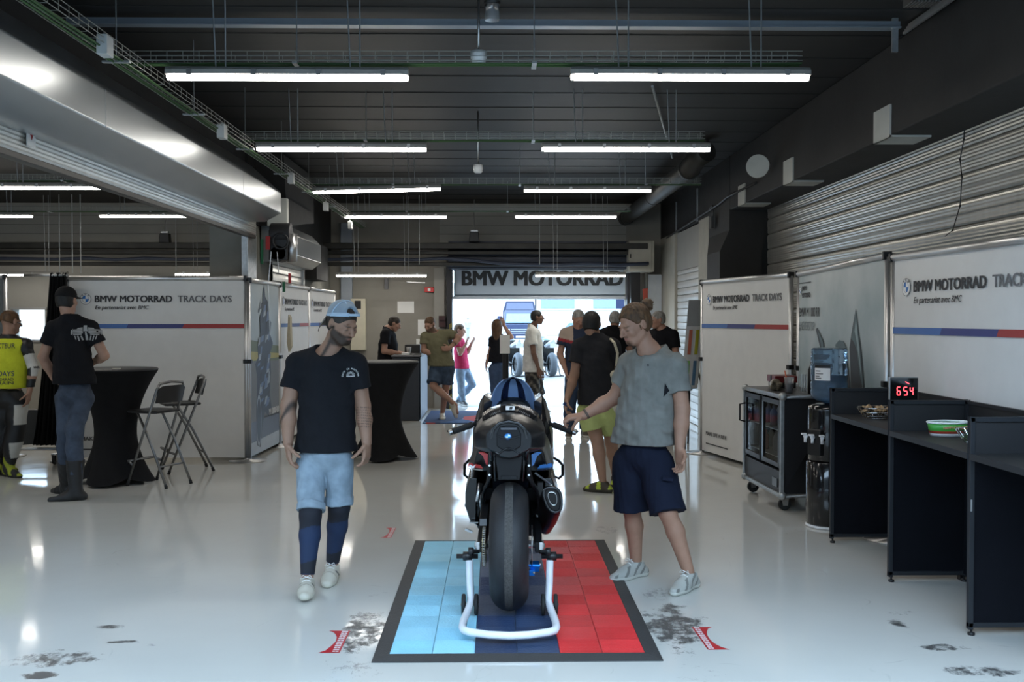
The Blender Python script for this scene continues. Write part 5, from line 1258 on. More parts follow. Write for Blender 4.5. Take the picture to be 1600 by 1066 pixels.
for s in (-1, 1):
    one('fork_leg', mat('fork_gold_dark', (.08,.07,.06), .3, .6), bike, lambda m: m.cyl((s*.10,.99,1.0),(s*.10,1.43,.34),.026,16))
    def fair(m):
        secs = []
        for y, kx, dz in ((1.52,.45,-.06),(1.40,.70,-.03),(1.22,.92,0),(1.02,1.0,.0),(.84,.985,-.01),(.72,.93,-.03)):
            pr = [(.135,1.06),(.185,1.105),(.205,1.07),(.232,.975),(.252,.88),(.256,.76),(.250,.64),(.215,.50),(.165,.36),(.11,.26)]
            if y < 1.0: pr = [(.15,.98),(.185,1.01),(.21,.985),(.228,.93),(.242,.86),(.250,.76),(.250,.64),(.225,.50),(.175,.36),(.12,.27)]
            if y < .8: pr = [(.15,.90),(.17,.91),(.19,.90),(.21,.86),(.225,.80),(.235,.72),(.238,.62),(.22,.50),(.18,.38),(.13,.29)]
            secs.append([(s*x*kx, y, z+dz) for x, z in pr])
        m.loft(secs, closed=False, caps=False)
    o = one('side_fairing', GLB, bike, fair); sm = o.modifiers.new('t','SOLIDIFY'); sm.thickness = .012; sm.offset = 0; b_ = o.modifiers.new('b','BEVEL'); b_.width = .004; b_.segments = 2
    # handlebar
    def bar(m): m.tube([(s*.10,.95,.955),(s*.18,.93,.955),(s*.24,.91,.935),(s*.385,.86,.888)], .0115, 12)
    h_ = one('handlebar', MATB, bike, bar)
    one('grip', RUBBER, h_, lambda m: m.tube([(s*.255,.905,.930),(s*.26,.903,.929),(s*.37,.865,.893),(s*.375,.863,.891)], [.018,.0195,.0195,.018], 16))
    one('bar_end', STEEL, h_, lambda m: m.cyl((s*.378,.862,.890),(s*.398,.855,.884),.018,14), bevel=.003)
    one('lever', MATB, h_, lambda m: m.tube([(s*.22,.97,.93),(s*.25,1.0,.925),(s*.34,.96,.895),(s*.38,.945,.885)], .006, 8))
    one('lever_guard', MATB, h_, lambda m: m.tube([(s*.39,.858,.886),(s*.408,.90,.890),(s*.40,.97,.892),(s*.33,1.02,.90)], .007, 8))
    one('control_pod', MATB, h_, lambda m: m.box((s*.215,.925,.945),(.05,.05,.04), rot=(0,s*.3,0)), bevel=.008)
    # winglet loop on the front flank
    one('winglet', MATB, bike, lambda m: m.tube([(s*.262,1.26,.675),(s*.300,1.24,.655),(s*.325,1.22,.63),(s*.325,1.21,.565),(s*.300,1.22,.54),(s*.262,1.25,.555)], .0095, 4, sx=1))
    # mid body fairing wings with the colour flashes
    def mid(m):
        m.loft([[(s*.11,.10,.885),(s*.155,.12,.90),(s*.185,.14,.86),(s*.20,.16,.80),(s*.225,.20,.765),(s*.20,.22,.745),(s*.11,.12,.76)],
                [(s*.13,.42,.90),(s*.18,.42,.90),(s*.215,.42,.86),(s*.235,.42,.80),(s*.25,.42,.76),(s*.22,.42,.72),(s*.14,.42,.72)],
                [(s*.14,.72,.92),(s*.19,.72,.92),(s*.225,.72,.86),(s*.24,.72,.80),(s*.25,.72,.74),(s*.22,.72,.66),(s*.14,.72,.66)]])
    one('rear_flank', CARB, bike, mid, bevel=.005)
    pc = REDP if s < 0 else MBLUE
    one('colour_flash', pc, bike, lambda m: (m.prism([(s*.118,.085,.855),(s*.150,.095,.868),(s*.175,.11,.862),(s*.150,.10,.845),(s*.132,.09,.80),(s*.120,.085,.79)], (0,.02,0)), m.prism([(s*.165,.14,.788),(s*.225,.185,.792),(s*.236,.2,.785),(s*.236,.2,.768),(s*.150,.13,.770)], (0,.02,0))))
    one('silver_flash', CHROME, bike, lambda m: m.tube([(s*.150,.12,.763),(s*.235,.19,.760)], .0025, 5))
    one('heel_plate', CARB, bike, lambda m: m.prism([(s*.185,.30,.60),(s*.185,.42,.62),(s*.185,.42,.48),(s*.185,.34,.46)], (s*.006,0,0)))
    one('footpeg', STEEL, bike, lambda m: (m.cyl((s*.185,.36,.525),(s*.268,.35,.525),.010,10), m.box((s*.255,.35,.525),(.006,.03,.03))), bevel=.002)
one('white_arrow_mark', LOGOW, bike, lambda m: m.add([(-.222,.148,.775),(-.190,.140,.789),(-.200,.140,.778),(-.198,.141,.772),(-.214,.147,.768),(-.226,.15,.79),(-.230,.15,.775)], [(0,1,2,3,4,5,6)]), fix=False)
# engine side panels (lower flanks)
def lowp(s, m):
    m.loft([[(s*.19,.30,.69),(s*.235,.31,.69),(s*.262,.32,.60),(s*.262,.32,.52),(s*.235,.32,.44),(s*.20,.32,.42)],
            [(s*.20,.60,.70),(s*.25,.60,.70),(s*.275,.60,.60),(s*.27,.60,.50),(s*.235,.60,.38),(s*.19,.60,.34)],
            [(s*.20,.95,.66),(s*.245,.95,.66),(s*.26,.95,.56),(s*.255,.95,.46),(s*.21,.95,.30),(s*.16,.95,.27)]])
one('belly_fairing', GLB, bike, lambda m: lowp(-1, m), bevel=.008)
one('belly_fairing', GLB, bike, lambda m: lowp(1, m), bevel=.008)
one('gear_linkage', STEEL, bike, lambda m: (m.cyl((-.175,.30,.60),(-.172,.34,.48),.009,8), m.cyl((-.19,.26,.56),(-.175,.30,.66),.013,10), m.box((-.21,.28,.44),(.05,.03,.006))))
one('quickshifter_plate', ALU, bike, lambda m: m.box((-.235,.22,.405),(.045,.02,.012), rot=(0,.4,0)))
one('brake_linkage', STEEL, bike, lambda m: (m.box((.168,.25,.62),(.03,.03,.12), rot=(.2,0,0)), m.cyl((.175,.30,.56),(.172,.40,.42),.007,8), m.ell((.165,.2,.52),(.014,.014,.014),10), m.ell((.15,.22,.49),(.012,.012,.012),10)))
one('brake_hose', MATB, bike, lambda m: m.tube([(.11,0,.74),(.15,.05,.66),(.16,.12,.55),(.13,.2,.5)], .007, 6))
one('cable', MATB, bike, lambda m: m.tube([(-.11,0,.74),(-.15,.08,.64),(-.15,.2,.58)], .006, 6))
# exhaust
def exsec(c, w_, h__, lean=0):
    out = []
    for k in range(24):
        a = 2*PI*k/24; sx = math.copysign(abs(math.cos(a))**.8, math.cos(a)); sz = math.copysign(abs(math.sin(a))**.8, math.sin(a))
        nar = 1-.32*(1-sz)/2
        out.append((c[0]+w_*sx*nar+lean*(-sz)*.25*w_, c[1]-.25*h__*sz*.6, c[2]+h__*sz))
    return out
ex = one('exhaust', mat('exhaust_black_titanium', (.030,.022,.024), .3, .7, var=.15, vscale=8), bike, lambda m: m.loft([exsec((.232,-.095,.640),.058,.075,1), exsec((.230,-.06,.625),.060,.080,1), exsec((.215,.12,.535),.064,.086,.6), exsec((.195,.30,.450),.060,.084,.3), exsec((.16,.46,.40),.034,.04,0)], caps=True), smooth=True)
one('exhaust_tip', GLB, ex, lambda m: m.tube([(x*1,y-.006,z) for x,y,z in exsec((.232,-.098,.640),.052,.068,1)], .009, 8, closed=True))
one('exhaust_bore', mat('bore_dark', (.004,.004,.004), .6), ex, lambda m: m.add([(x,y-.003,z) for x,y,z in exsec((.232,-.097,.640),.045,.060,1)], [tuple(range(24))]), fix=False)
one('bore_lining', STEEL, ex, lambda m: m.tube([(x,y-.0045,z) for x,y,z in exsec((.230,-.098,.646),.026,.036,1)], .0018, 6, closed=True))
one('exhaust_bracket', ALU, ex, lambda m: m.tube([(.225,.0,.70),(.18,.10,.72),(.14,.16,.74)], .006, 6))
# paddock stand --------------------------------------------------------------
st = empty('paddock_stand', (.075,5.36,0), math.radians(-1), 'white U-shaped rear paddock stand under the motorcycle', 'stand')
SW = mat('stand_white', (.66,.68,.72), .32, var=.06)
pts = [(-.216,-.045,.305),(-.213,-.055,.20),(-.207,-.075,.095),(-.214,-.14,.075),(-.232,-.36,.072),(-.233,-.46,.071),(-.222,-.51,.070),(-.19,-.535,.069),(-.10,-.56,.064)]
pts = pts+[(0,-.57,.062)]+[(-x,y,z) for x,y,z in reversed(pts)]
one('frame', SW, st, lambda m: m.tube(pts, .0195, 16))
for s in (-1, 1):
    one('lift_spool', BLACK, st, lambda m: (m.tube([(s*.17,-.045,.325),(s*.20,-.045,.325),(s*.202,-.045,.325),(s*.25,-.045,.325),(s*.252,-.045,.325),(s*.285,-.045,.325)], [.013,.013,.024,.024,.012,.012], 16)), bevel=0)
    for d_ in (-.032, .036):
        w_ = one('wheel', RUBBER, st, lambda m: m.lathe([(.02,-.008),(.050,-.010),(.056,-.006),(.056,.006),(.050,.010),(.02,.008)], n=32, T=Matrix.Translation((s*(.21+d_),-.075,.073)) @ RX))
        one('wheel_hub', MATB, w_, lambda m: m.lathe([(.0,-.012),(.016,-.012),(.016,.012),(0,.012)], n=16, T=Matrix.Translation((s*(.21+d_),-.075,.073)) @ RX, caps=False))
    one('axle_bolt', STEEL, st, lambda m: m.cyl((s*.165,-.075,.073),(s*.262,-.075,.073),.006,8))
# ================================================================ PEOPLE
def V3(p): return np.array((p[0], p[1], p[2]), np.float32)
def unit(v): v = np.array(v, np.float32); return v/(np.linalg.norm(v)+1e-9)
def headR(yaw, pitch, roll=0):
    """face looks to -y (camera); yaw > 0 turns the face to the photo's right, pitch > 0 looks down"""
    return np.array((Euler((0,0,math.radians(yaw))).to_matrix() @ Euler((math.radians(pitch),0,0)).to_matrix() @ Euler((0,math.radians(roll),0)).to_matrix()), np.float32)
HAIRC = {'dark':(.025,.018,.013),'brown':(.085,.043,.018),'grey':(.30,.29,.27),'black':(.010,.009,.008),'none':None}
def jitterP(p, Y, dx=0, dy=0): return at(p[0]+dx, p[1]+dy, Y)

def person(label, Y, J, skin=(.42,.25,.17), h=.009, scale=1.0, head=(0,0,0), hair=None, hairc='dark', top=None, bottom=None, shoes=None, hands=None, girth=1.0, faceh=True, beard=None, bun=False, ears=True, extra=None, facing=0, heads=1.0, neckr=.056, arm=1.0, free=''):
    """J: joints as (px, py[, dY]) measured in the photo, at depth Y+dY.  a = photo-left side, b = photo-right side"""
    P = {k: V3(at(v[0], v[1], Y+(v[2] if len(v) > 2 else 0))) for k, v in J.items()}
    u = scale
    for s_ in 'ab':
        if 'an'+s_ in P and s_ not in free: P['an'+s_][2] = .088*scale
    root = empty('person', (P['pel'][0], P['pel'][1], 0), 0, label, 'person')
    O = np.array((P['pel'][0], P['pel'][1], 0), np.float32)
    allp = np.array(list(P.values())); lo = allp.min(0)-.26; hi = allp.max(0)+.26; lo[2] = max(lo[2], -.03)
    for s in 'ab':
        if 'an'+s in P: lo[2] = min(lo[2], P['an'+s][2]-.16)
    HR = headR(*head); hc = P['head']; hs = 1.0*heads
    def hp(x, y, z): return hc+HR @ np.array((x*hs, y*hs, z*hs), np.float32)
    lat = unit(P['shb']-P['sha']); up = unit(P['neck']-P['pel']); fr = unit(np.cross(up, lat))      # fr: away from camera if lat is photo-right
    lat = unit(np.cross(fr, up)); RT = np.stack([lat, fr, up], 1)
    FT = fr if facing > 0 else -fr      # body front direction
    hipl = unit(P['hib']-P['hia']) if 'hib' in P else lat
    tors = {}
    L_ = np.linalg.norm(P['neck']-P['pel'])
    sw = np.linalg.norm(P['shb']-P['sha'])/2
    def at_sp(t): return P['pel']*(1-t)+P['neck']*t
    dpt = .108*u*girth
    wz = max(sw*.80, dpt*1.02)
    def torso(S, inf, k=.05):
        S.ell(at_sp(.04), (wz*1.02+inf, dpt*.98+inf, .13*u+inf), k, RT)
        S.ell(at_sp(.30), (wz*.90*girth**.5+inf, dpt*.92+inf, .17*u+inf), k, RT)
        S.ell(at_sp(.62)-FT*-.005, (wz*1.06+inf, dpt*1.04+inf, .17*u+inf), k, RT)
        S.ell(at_sp(.84), (sw*.88+inf, dpt*.80+inf, .085*u+inf), k, RT)
        S.cone(P['sha']-up*.012, P['shb']-up*.012, .048*u+inf, .048*u+inf, k)
        for s in 'ab': S.cone(P['neck']+up*.015-FT*.02, P['sh'+s]*.75+P['neck']*.25-up*.012, .034*u+inf, .038*u+inf, .05)
    # ---------------- body
    S = SDF(lo, hi, h)
    torso(S, -.006)
    S.cone(P['neck']-up*.05, hp(0,.03,-.05), neckr*u*1.04, neckr*u*.93, .03)
    # head
    def hd(S, inf=0, k=.025):
        S.ell(hp(0,.020,.028), (.074*hs+inf, .094*hs+inf, .084*hs+inf), k, HR)
        S.ell(hp(0,-.018,-.030), (.060*hs+inf, .072*hs+inf, .078*hs+inf), k, HR)
    hd(S)
    if faceh:
        S.ell(hp(0,-.052,-.088), (.030*hs, .028*hs, .024*hs), .03, HR)                 # chin
        for s in (-1, 1): S.cone(hp(s*.048,.005,-.058), hp(s*.02,-.055,-.092), .018*hs, .016*hs, .025)   # jaw line
        S.cone(hp(-.028,-.082,.020), hp(.028,-.082,.020), .010*hs, .010*hs, .014)       # brow
        S.cone(hp(0,-.088,.008), hp(0,-.112,-.027), .0085*hs, .0120*hs, .009)            # nose
        for s in (-1, 1): S.ell(hp(s*.011,-.096,-.030), (.0085*hs,.010*hs,.007*hs), .006, HR)
        for s in (-1, 1): S.ell(hp(s*.038,-.062,-.022), (.020*hs,.018*hs,.018*hs), .02, HR)   # cheek
        for s in (-1, 1): S.ell(hp(s*.031,-.094,.000), (.015*hs,.014*hs,.010*hs), .012, HR, mode='s')  # eye socket
        for s in (-1, 1): S.ell(hp(s*.030,-.072,.000), (.0155*hs,.0140*hs,.0125*hs), .004, HR)    # closed lid over the eye
        S.ell(hp(0,-.086,-.0535), (.022*hs,.011*hs,.0055*hs), .004, HR); S.ell(hp(0,-.084,-.0645), (.019*hs,.011*hs,.0065*hs), .004, HR)   # lips
        S.ell(hp(0,-.098,-.0590), (.020*hs,.009*hs,.0018*hs), .003, HR, mode='s')
    if ears:
        for s in (-1, 1):
            S.ell(hp(s*.078,.012,-.004), (.010*hs,.020*hs,.031*hs), .012, HR)
            if h < .006: S.ell(hp(s*.090,.008,.0), (.008*hs,.010*hs,.017*hs), .006, HR, mode='s')
    # arms and hands
    for i, s in enumerate('ab'):
        if 'el'+s not in P: continue
        sh, el, wr = P['sh'+s], P['el'+s], P['wr'+s]
        A_ = u*arm; S.cone(sh, el, .051*A_*girth**.5, .040*A_*girth**.5, .035); S.cone(el, el+(wr-el)*.38, .041*A_, .0415*A_*girth**.5, .02); S.cone(el+(wr-el)*.38, wr, .0405*A_, .0265*A_, .02)
        hd_ = (hands or {}).get(s)
        if hd_ is None: hd_ = {}
        d = unit(hd_['d']) if 'd' in hd_ else unit(wr-el)
        n = unit(hd_.get('n', (1 if s == 'a' else -1, 0, 0))); n = unit(n-d*np.dot(n, d)); sd = np.cross(d, n)*hd_.get('side', 1 if s == 'a' else -1)
        if hd_.get('thumb') is not None:
            if np.dot(sd, np.array(hd_['thumb'])) < 0: sd = -sd
        cu = hd_.get('curl', .35); q = u*hd_.get('k', 1.0)
        R_ = np.stack([sd, d, n], 1)
        S.cone(wr, wr+d*.035*q, .025*u, .030*q, .02, flat=(n, .62))
        S.box(wr+d*.055*q, (.080*q,.085*q,.028*q), .013*q, .015, R_)
        for f, (o_, ln) in enumerate(((.030,.070),(.0105,.080),(-.0095,.074),(-.029,.058))):
            p = wr+d*.092*q+sd*o_*q; dd = d; cc = cu*(1+.12*f)
            for g, fr_ in enumerate((.45,.31,.24)):
                a = cc*(.55,1.0,.75)[g]; ax = np.array(Matrix.Rotation(-a, 3, Vector(sd)), np.float32); d2 = ax @ dd
                if np.dot(d2-dd, n) < 0 and a > 0: ax = np.array(Matrix.Rotation(a, 3, Vector(sd)), np.float32); d2 = ax @ dd
                dd = d2; p2 = p+dd*ln*fr_*q; S.cone(p, p2, (.0092,.0085,.0078)[g]*q, (.0085,.0078,.0068)[g]*q, .004); p = p2
        p = wr+d*.022*q+sd*.034*q; dd = unit(d*.75+sd*.55+n*.35)
        for g, (ln, r_) in enumerate(((.042,.0125),(.032,.0105),(.024,.009))):
            p2 = p+dd*ln*q; S.cone(p, p2, r_*q, r_*.88*q, .008); p = p2; dd = unit(dd+n*.28*cu*2-sd*.22)
    # legs
    for s in 'ab':
        if 'kn'+s not in P: continue
        hi_, kn, an = P['hi'+s], P['kn'+s], P['an'+s]; g = girth**.6
        S.cone(hi_, kn, .082*u*g, .055*u*g, .04); c_ = kn+(an-kn)*.32
        bk = -FT*.012
        S.cone(kn, c_+bk, .052*u*g, .054*u*g, .02); S.cone(c_+bk, an, .053*u*g, .034*u, .02)
    def foot(s): return (P['an'+s], unit((shoes or {}).get('dir'+s, (0,-1,0))))
    for s in 'ab':
        if 'an'+s not in P: continue
        an, fd = foot(s); S.cone(an-np.array((0,0,.03)), an+fd*.07-np.array((0,0,.055)), .032*u, .026*u, .02)
    sk = np.array(skin, np.float32)
    def col(Vt):
        C = np.tile(sk, (len(Vt), 1)); q = (Vt-hc) @ HR/hs
        def m_(c, r): return np.clip(1.4-np.linalg.norm((q-np.array(c))/np.array(r), axis=1)*1.0, 0, 1)[:, None]
        if faceh:
            w_ = m_((0,-.09,-.059), (.022,.02,.010)); C = C*(1-w_*.55)+np.array((.34,.12,.10))*w_*.55
            for s in (-1, 1):
                w_ = m_((s*.030,-.088,-.0055), (.014,.02,.0028)); C = C*(1-w_*.85)+np.array((.02,.013,.01))*w_*.85          # lash line
                w_ = m_((s*.031,-.088,.0175), (.020,.03,.0050)); C = C*(1-w_*.85)+np.array(HAIRC.get(hairc) or HAIRC['brown'])*w_*.85   # eyebrow
            w_ = m_((0,-.10,-.028), (.014,.02,.012)); C = C*(1-w_*.25)+sk*np.array((1.25,.85,.8))*w_*.25
            if beard:
                bc, mode = np.array(beard[0]), beard[1]
                x, y, z = q[:, 0], q[:, 1], q[:, 2]
                if mode == 'full':
                    jaw = np.clip((-.036-z-.35*np.clip(np.abs(x)-.03,0,1)*-1.2+np.clip((y+.02),0,.1)*0)*90, 0, 1)*np.clip((.018-y)*60, 0, 1)*np.clip((z+.135)*60, 0, 1)
                    side = np.clip((.0-z)*60, 0, 1)*np.clip((.018-np.abs(y+.004))*70, 0, 1)*np.clip((np.abs(x)-.045)*150, 0, 1)
                    w_ = np.maximum(jaw, side)[:, None]*.93
                else:
                    w_ = (m_((0,-.070,-.098), (.030,.045,.026))*1.0+m_((0,-.095,-.0465), (.024,.02,.005))*.6).clip(0, .9)
                lipm = m_((0,-.09,-.059), (.018,.02,.007)); w_ = w_*(1-lipm*.8)
                C = C*(1-w_)+bc*w_
        if extra and 'skin' in extra: C = extra['skin'](Vt, C, P)
        return C
    S.mesh('body', mat('skin', (.4,.25,.17), .55, attr=True, var=.05, bump=.06, bscale=120, vscale=30), root, col, O)
    # ---------------- hair
    if hair:
        hcx = HAIRC[hairc]; hm = mat('hair_'+hairc, hcx, .6, bump=.6, bscale=70, var=.5, vscale=45, stretch=(1,1,.25))
        hh = min(h, .006); Hs = SDF(hc-.22, hc+.22 if hair != 'long' else hc+.22, hh) if hair != 'long' else SDF(hc-np.array((.2,.2,.42)), hc+.22, hh)
        inf = {'short':.007,'buzz':.0035,'cap':.004,'back':.010,'long':.014,'bald':.002}[hair]
        Hs.ell(hp(0,.024,.032), (.075*hs+inf, .094*hs+inf, .084*hs+inf), .01, HR)
        Hs.ell(hp(0,.045,-.02), (.066*hs+inf, .062*hs+inf, .07*hs+inf), .03, HR)
        if hair == 'long':
            Hs.cone(hp(0,.06,.0), hp(0,.085,-.26), .075*hs, .045*hs, .04, flat=(HR[:, 1], .6))
            for s in (-1, 1): Hs.cone(hp(s*.06,.02,.0), hp(s*.07,.05,-.17), .03*hs, .02*hs, .03)
        if hair == 'back':
            Hs.noise(.0025, 160, 5)
        # clear the face: keep what lies behind a slanted hair line
        n = HR @ np.array((0,-.86,-.52) if hair != 'back' else (0,-.84,-.55)); Hs.cut(hp(0,-.064,.048) if hair != 'back' else hp(0,-.064,.070), n)
        n = HR @ np.array((0,-1,-.25))
        Hs.put(lambda x, y, z: np.maximum(np.maximum(((x-hc[0])*HR[0,1]+(y-hc[1])*HR[1,1]+(z-hc[2])*HR[2,1])/hs-(.004), ((x-hc[0])*HR[0,2]+(y-hc[1])*HR[1,2]+(z-hc[2])*HR[2,2])/hs-.012), -1), hc-.2, hc+.2, .004, mode='s')
        if hair not in ('long',): Hs.cut(hp(0,.04,-.062 if hair != 'bald' else -.02), HR @ np.array((0,.25,-1)))
        if ears:
            for s in (-1, 1): Hs.ell(hp(s*.084,.010,-.008), (.022,.022,.036), .004, HR, mode='s')
        if hair == 'back':
            for s in (-1, 1): Hs.cone(hp(s*.068,-.008,-.002), hp(s*.070,-.012,-.030), .007, .003, .008)
        Hs.mesh('hair', hm, root, None, O)
        if bun:
            Bs = SDF(hc-.3, hc+.3, .005)
            bc_ = hp(.0,.146,.064)
            Bs.ell(bc_, (.038,.034,.040), .01, HR)
            rg = np.random.default_rng(3)
            for i in range(16):
                v = unit(rg.normal(size=3)+np.array((0,0,.5))); Bs.cone(bc_, bc_+v*.040, .014, .004, .008)
            Bs.cone(hp(0,.085,.050), bc_, .030, .02, .01); Bs.noise(.003, 190, 2)
            Bs.mesh('hair_bun', hm, root, None, O)
    # ---------------- top
    if top:
        T_ = SDF(lo, hi, h); inf = top.get('inf', .014)
        torso(T_, inf)
        hem = V3(at(*top['hem'], Y)); hz = hem[2]
        b0 = at_sp(.45); wl = top.get('wl', wz*1.06); wr_ = top.get('hemw', wz*1.12)
        c1 = np.array((at_sp(.0)[0], at_sp(.0)[1], hz-.02), np.float32)
        T_.cone(b0, c1, dpt+inf, dpt*1.12+inf+.006, .05, flat=(lat, (wr_+inf)/(dpt*1.12+inf)))
        for s in 'ab':
            if 'el'+s not in P: continue
            f = top.get('sleeve', .62); sh, el = P['sh'+s], P['el'+s]; e = sh+(el-sh)*f
            if f <= 1: T_.cone(sh-up*.004, e, (.058)*u*girth**.5+inf*.4, top.get('cuff', .066)*u*girth**.5, .03, cb=True)
            else:
                wr = P['wr'+s]; T_.cone(sh, el, .062*u, .052*u, .03); T_.cone(el, el+(wr-el)*(f-1), .052*u, .04*u, .02, cb=True)
        if top.get('fold', 1): T_.noise(.0035*top.get('fold', 1), 26, 4); T_.noise(.0018*top.get('fold', 1), 60, 9)
        T_.cut((0,0,hz), (0,0,-1))
        nr = top.get('neck', .070)*u
        T_.cone(P['neck']+up*.0-FT*-.012+up*.004, P['neck']+up*.16-FT*-.0, nr, nr*1.75, .006, mode='s')
        T_.cut(P['neck']+up*.050, unit(up+FT*.15))
        T_.mesh(top.get('name', 't_shirt'), top['mat'], root, top.get('col') and (lambda Vt: top['col'](Vt, P)), O)
    # ---------------- bottom
    if bottom:
        B_ = SDF(lo, hi, h); inf = bottom.get('inf', .012)
        B_.ell(at_sp(.02), (wz*.98+inf, dpt*1.0+inf, .14*u), .04, RT)
        ends = bottom.get('end', {})
        for s in 'ab':
            if 'kn'+s not in P: continue
            hi_, kn, an = P['hi'+s], P['kn'+s], P['an'+s]; r0 = bottom.get('r0', .092)*u*girth**.5
            if bottom['kind'] == 'shorts':
                e = hi_+(kn-hi_)*bottom.get('len', .85); B_.cone(hi_, e, r0, bottom.get('r1', .095)*u, bottom.get('k', .025), cb=True)
                if bottom.get('cuff'):
                    dd = unit(kn-hi_); B_.cone(e-dd*.045, e+dd*.002, bottom['r1']*u+.009, bottom['r1']*u+.010, .0, ca=True, cb=True)
            else:
                q1 = max(bottom.get('r1', .072), .072)*u*girth**.5; B_.cone(hi_, kn, r0, q1, .03); c_ = kn+(an-kn)*.32-FT*.012; B_.cone(kn, c_, q1, q1*.99, .02); B_.cone(c_, kn+(an-kn)*bottom.get('len', .97), q1*.99, bottom.get('r2', .058)*u, .02, cb=True)
        B_.noise(.0035, 24, 8); B_.noise(.002, 55, 3); B_.cut(at_sp(.16), up)
        B_.mesh(bottom.get('name', 'shorts'), bottom['mat'], root, bottom.get('col') and (lambda Vt: bottom['col'](Vt, P)), O)
    # ---------------- leggings / socks
    if extra and 'legging' in extra:
        lg = extra['legging']
        for s in 'ab':
            kn, an = P['kn'+s], P['an'+s]; G = SDF(np.minimum(kn, an)-.2, np.maximum(kn, an)+.2, h)
            bk = -FT*.012; c_ = kn+(an-kn)*.32
            G.cone(kn+(P['hi'+s]-kn)*.22, kn, .066*u, .062*u, .02); G.cone(kn, c_+bk, .064*u, .0615*u, .02); G.cone(c_+bk, kn+(an-kn)*lg['end'], .0605*u, .041*u, .02, cb=True)
            G.mesh('compression_sleeve', lg['mat'], root, lambda Vt: lg['col'](Vt, kn, an), O)
    # ---------------- shoes
    if shoes:
        for s in 'ab':
            if 'an'+s not in P: continue
            an, fd = foot(s); ln = .27*u*shoes.get('k', 1); w_ = unit(np.cross(fd, (0,0,1))); n_ = np.cross(w_, fd); R_ = np.stack([w_, fd, n_], 1)
            G = SDF(an-.36, an+.36, min(h, .007)); base = an-n_*.086*u
            heel = base-fd*.055*u; c_ = base+fd*(ln/2-.065*u)
            hh = shoes.get('sole', .03)
            G.cone(heel+n_*.030, base+fd*.11*u+n_*.028, .036*u, .046*u, .02, flat=(n_, .95)); G.cone(base+fd*.08*u+n_*.028, base+fd*(ln-.105*u)+n_*.020, .046*u, .034*u, .02, flat=(n_, .8))
            G.cone(an-fd*.01*u+n_*.0, base+fd*.085*u+n_*.045, .041*u, .034*u, .025)
            G.cone(heel+n_*.02, an, .036*u, .038*u, .02, cb=True)
            if shoes.get('shaft'):
                sd_ = unit(P['kn'+s]-an); G.cone(an-sd_*.03, an+sd_*shoes['shaft'], .052*u, .078*u, .03, cb=True); G.noise(.003, 40, 3); G.cut(an+sd_*shoes['shaft'], sd_)
            else: G.cut(an+n_*.012, n_)
            G.cut(base+n_*-.002, -n_)
            sc, uc = np.array(shoes.get('solec', (.75,.73,.68))), np.array(shoes['c'])
            def cl(Vt):
                q = (Vt-base) @ R_; w = ((q[:, 2] < .024)).astype(np.float32)[:, None]; C = uc*(1-w)+sc*w
                if 'pat' in shoes: C = shoes['pat'](q, C, w)
                return C
            so = G.mesh(shoes.get('name', 'shoe'), mat('shoe_leather', (.5,.5,.5), .6, attr=True, var=.12, bump=.15, bscale=60), root, cl, O)
            if shoes.get('laces'):
                def lc(m):
                    for k in range(5):
                        t = k/4; c0 = V3(base)+n_*(.105-.055*t)*u+fd*(.045+.075*t)*u-np.array(O)
                        m.tube([tuple(c0-w_*.024+n_*-.006), tuple(c0+n_*.004), tuple(c0+w_*.024+n_*-.006)], .0032, 5)
                    c0 = V3(base)+n_*.108*u+fd*.045*u-np.array(O)
                    for sg in (-1, 1): m.tube([tuple(c0), tuple(c0+w_*.02*sg+n_*.012+fd*.012), tuple(c0+w_*.034*sg-n_*.004+fd*.02), tuple(c0+w_*.012*sg+fd*.012)], .0028, 5)
                one('lace', mat('lace_white', (.7,.7,.68), .8), so, lc, fix=False)
    return root, P, HR, hp, O, dict(up=up, lat=lat, fr=fr, FT=FT, at_sp=at_sp, wz=wz, dpt=dpt, torso=torso, lo=lo, hi=hi)

def place_flat(root, O, P0, right, upv, items):
    """small printed marks lying on a surface patch: items(m, f) where f(x,z)->point"""
    right = unit(right); upv = unit(upv)
    return lambda x, z, d=0: tuple(np.array(P0)-np.array(O)+right*x+upv*z+np.cross(right, upv)*d)

BLKT = cloth('black_cotton', (.009,.0095,.012))
TAN = (.30,.165,.10); FAIR = (.40,.245,.175)

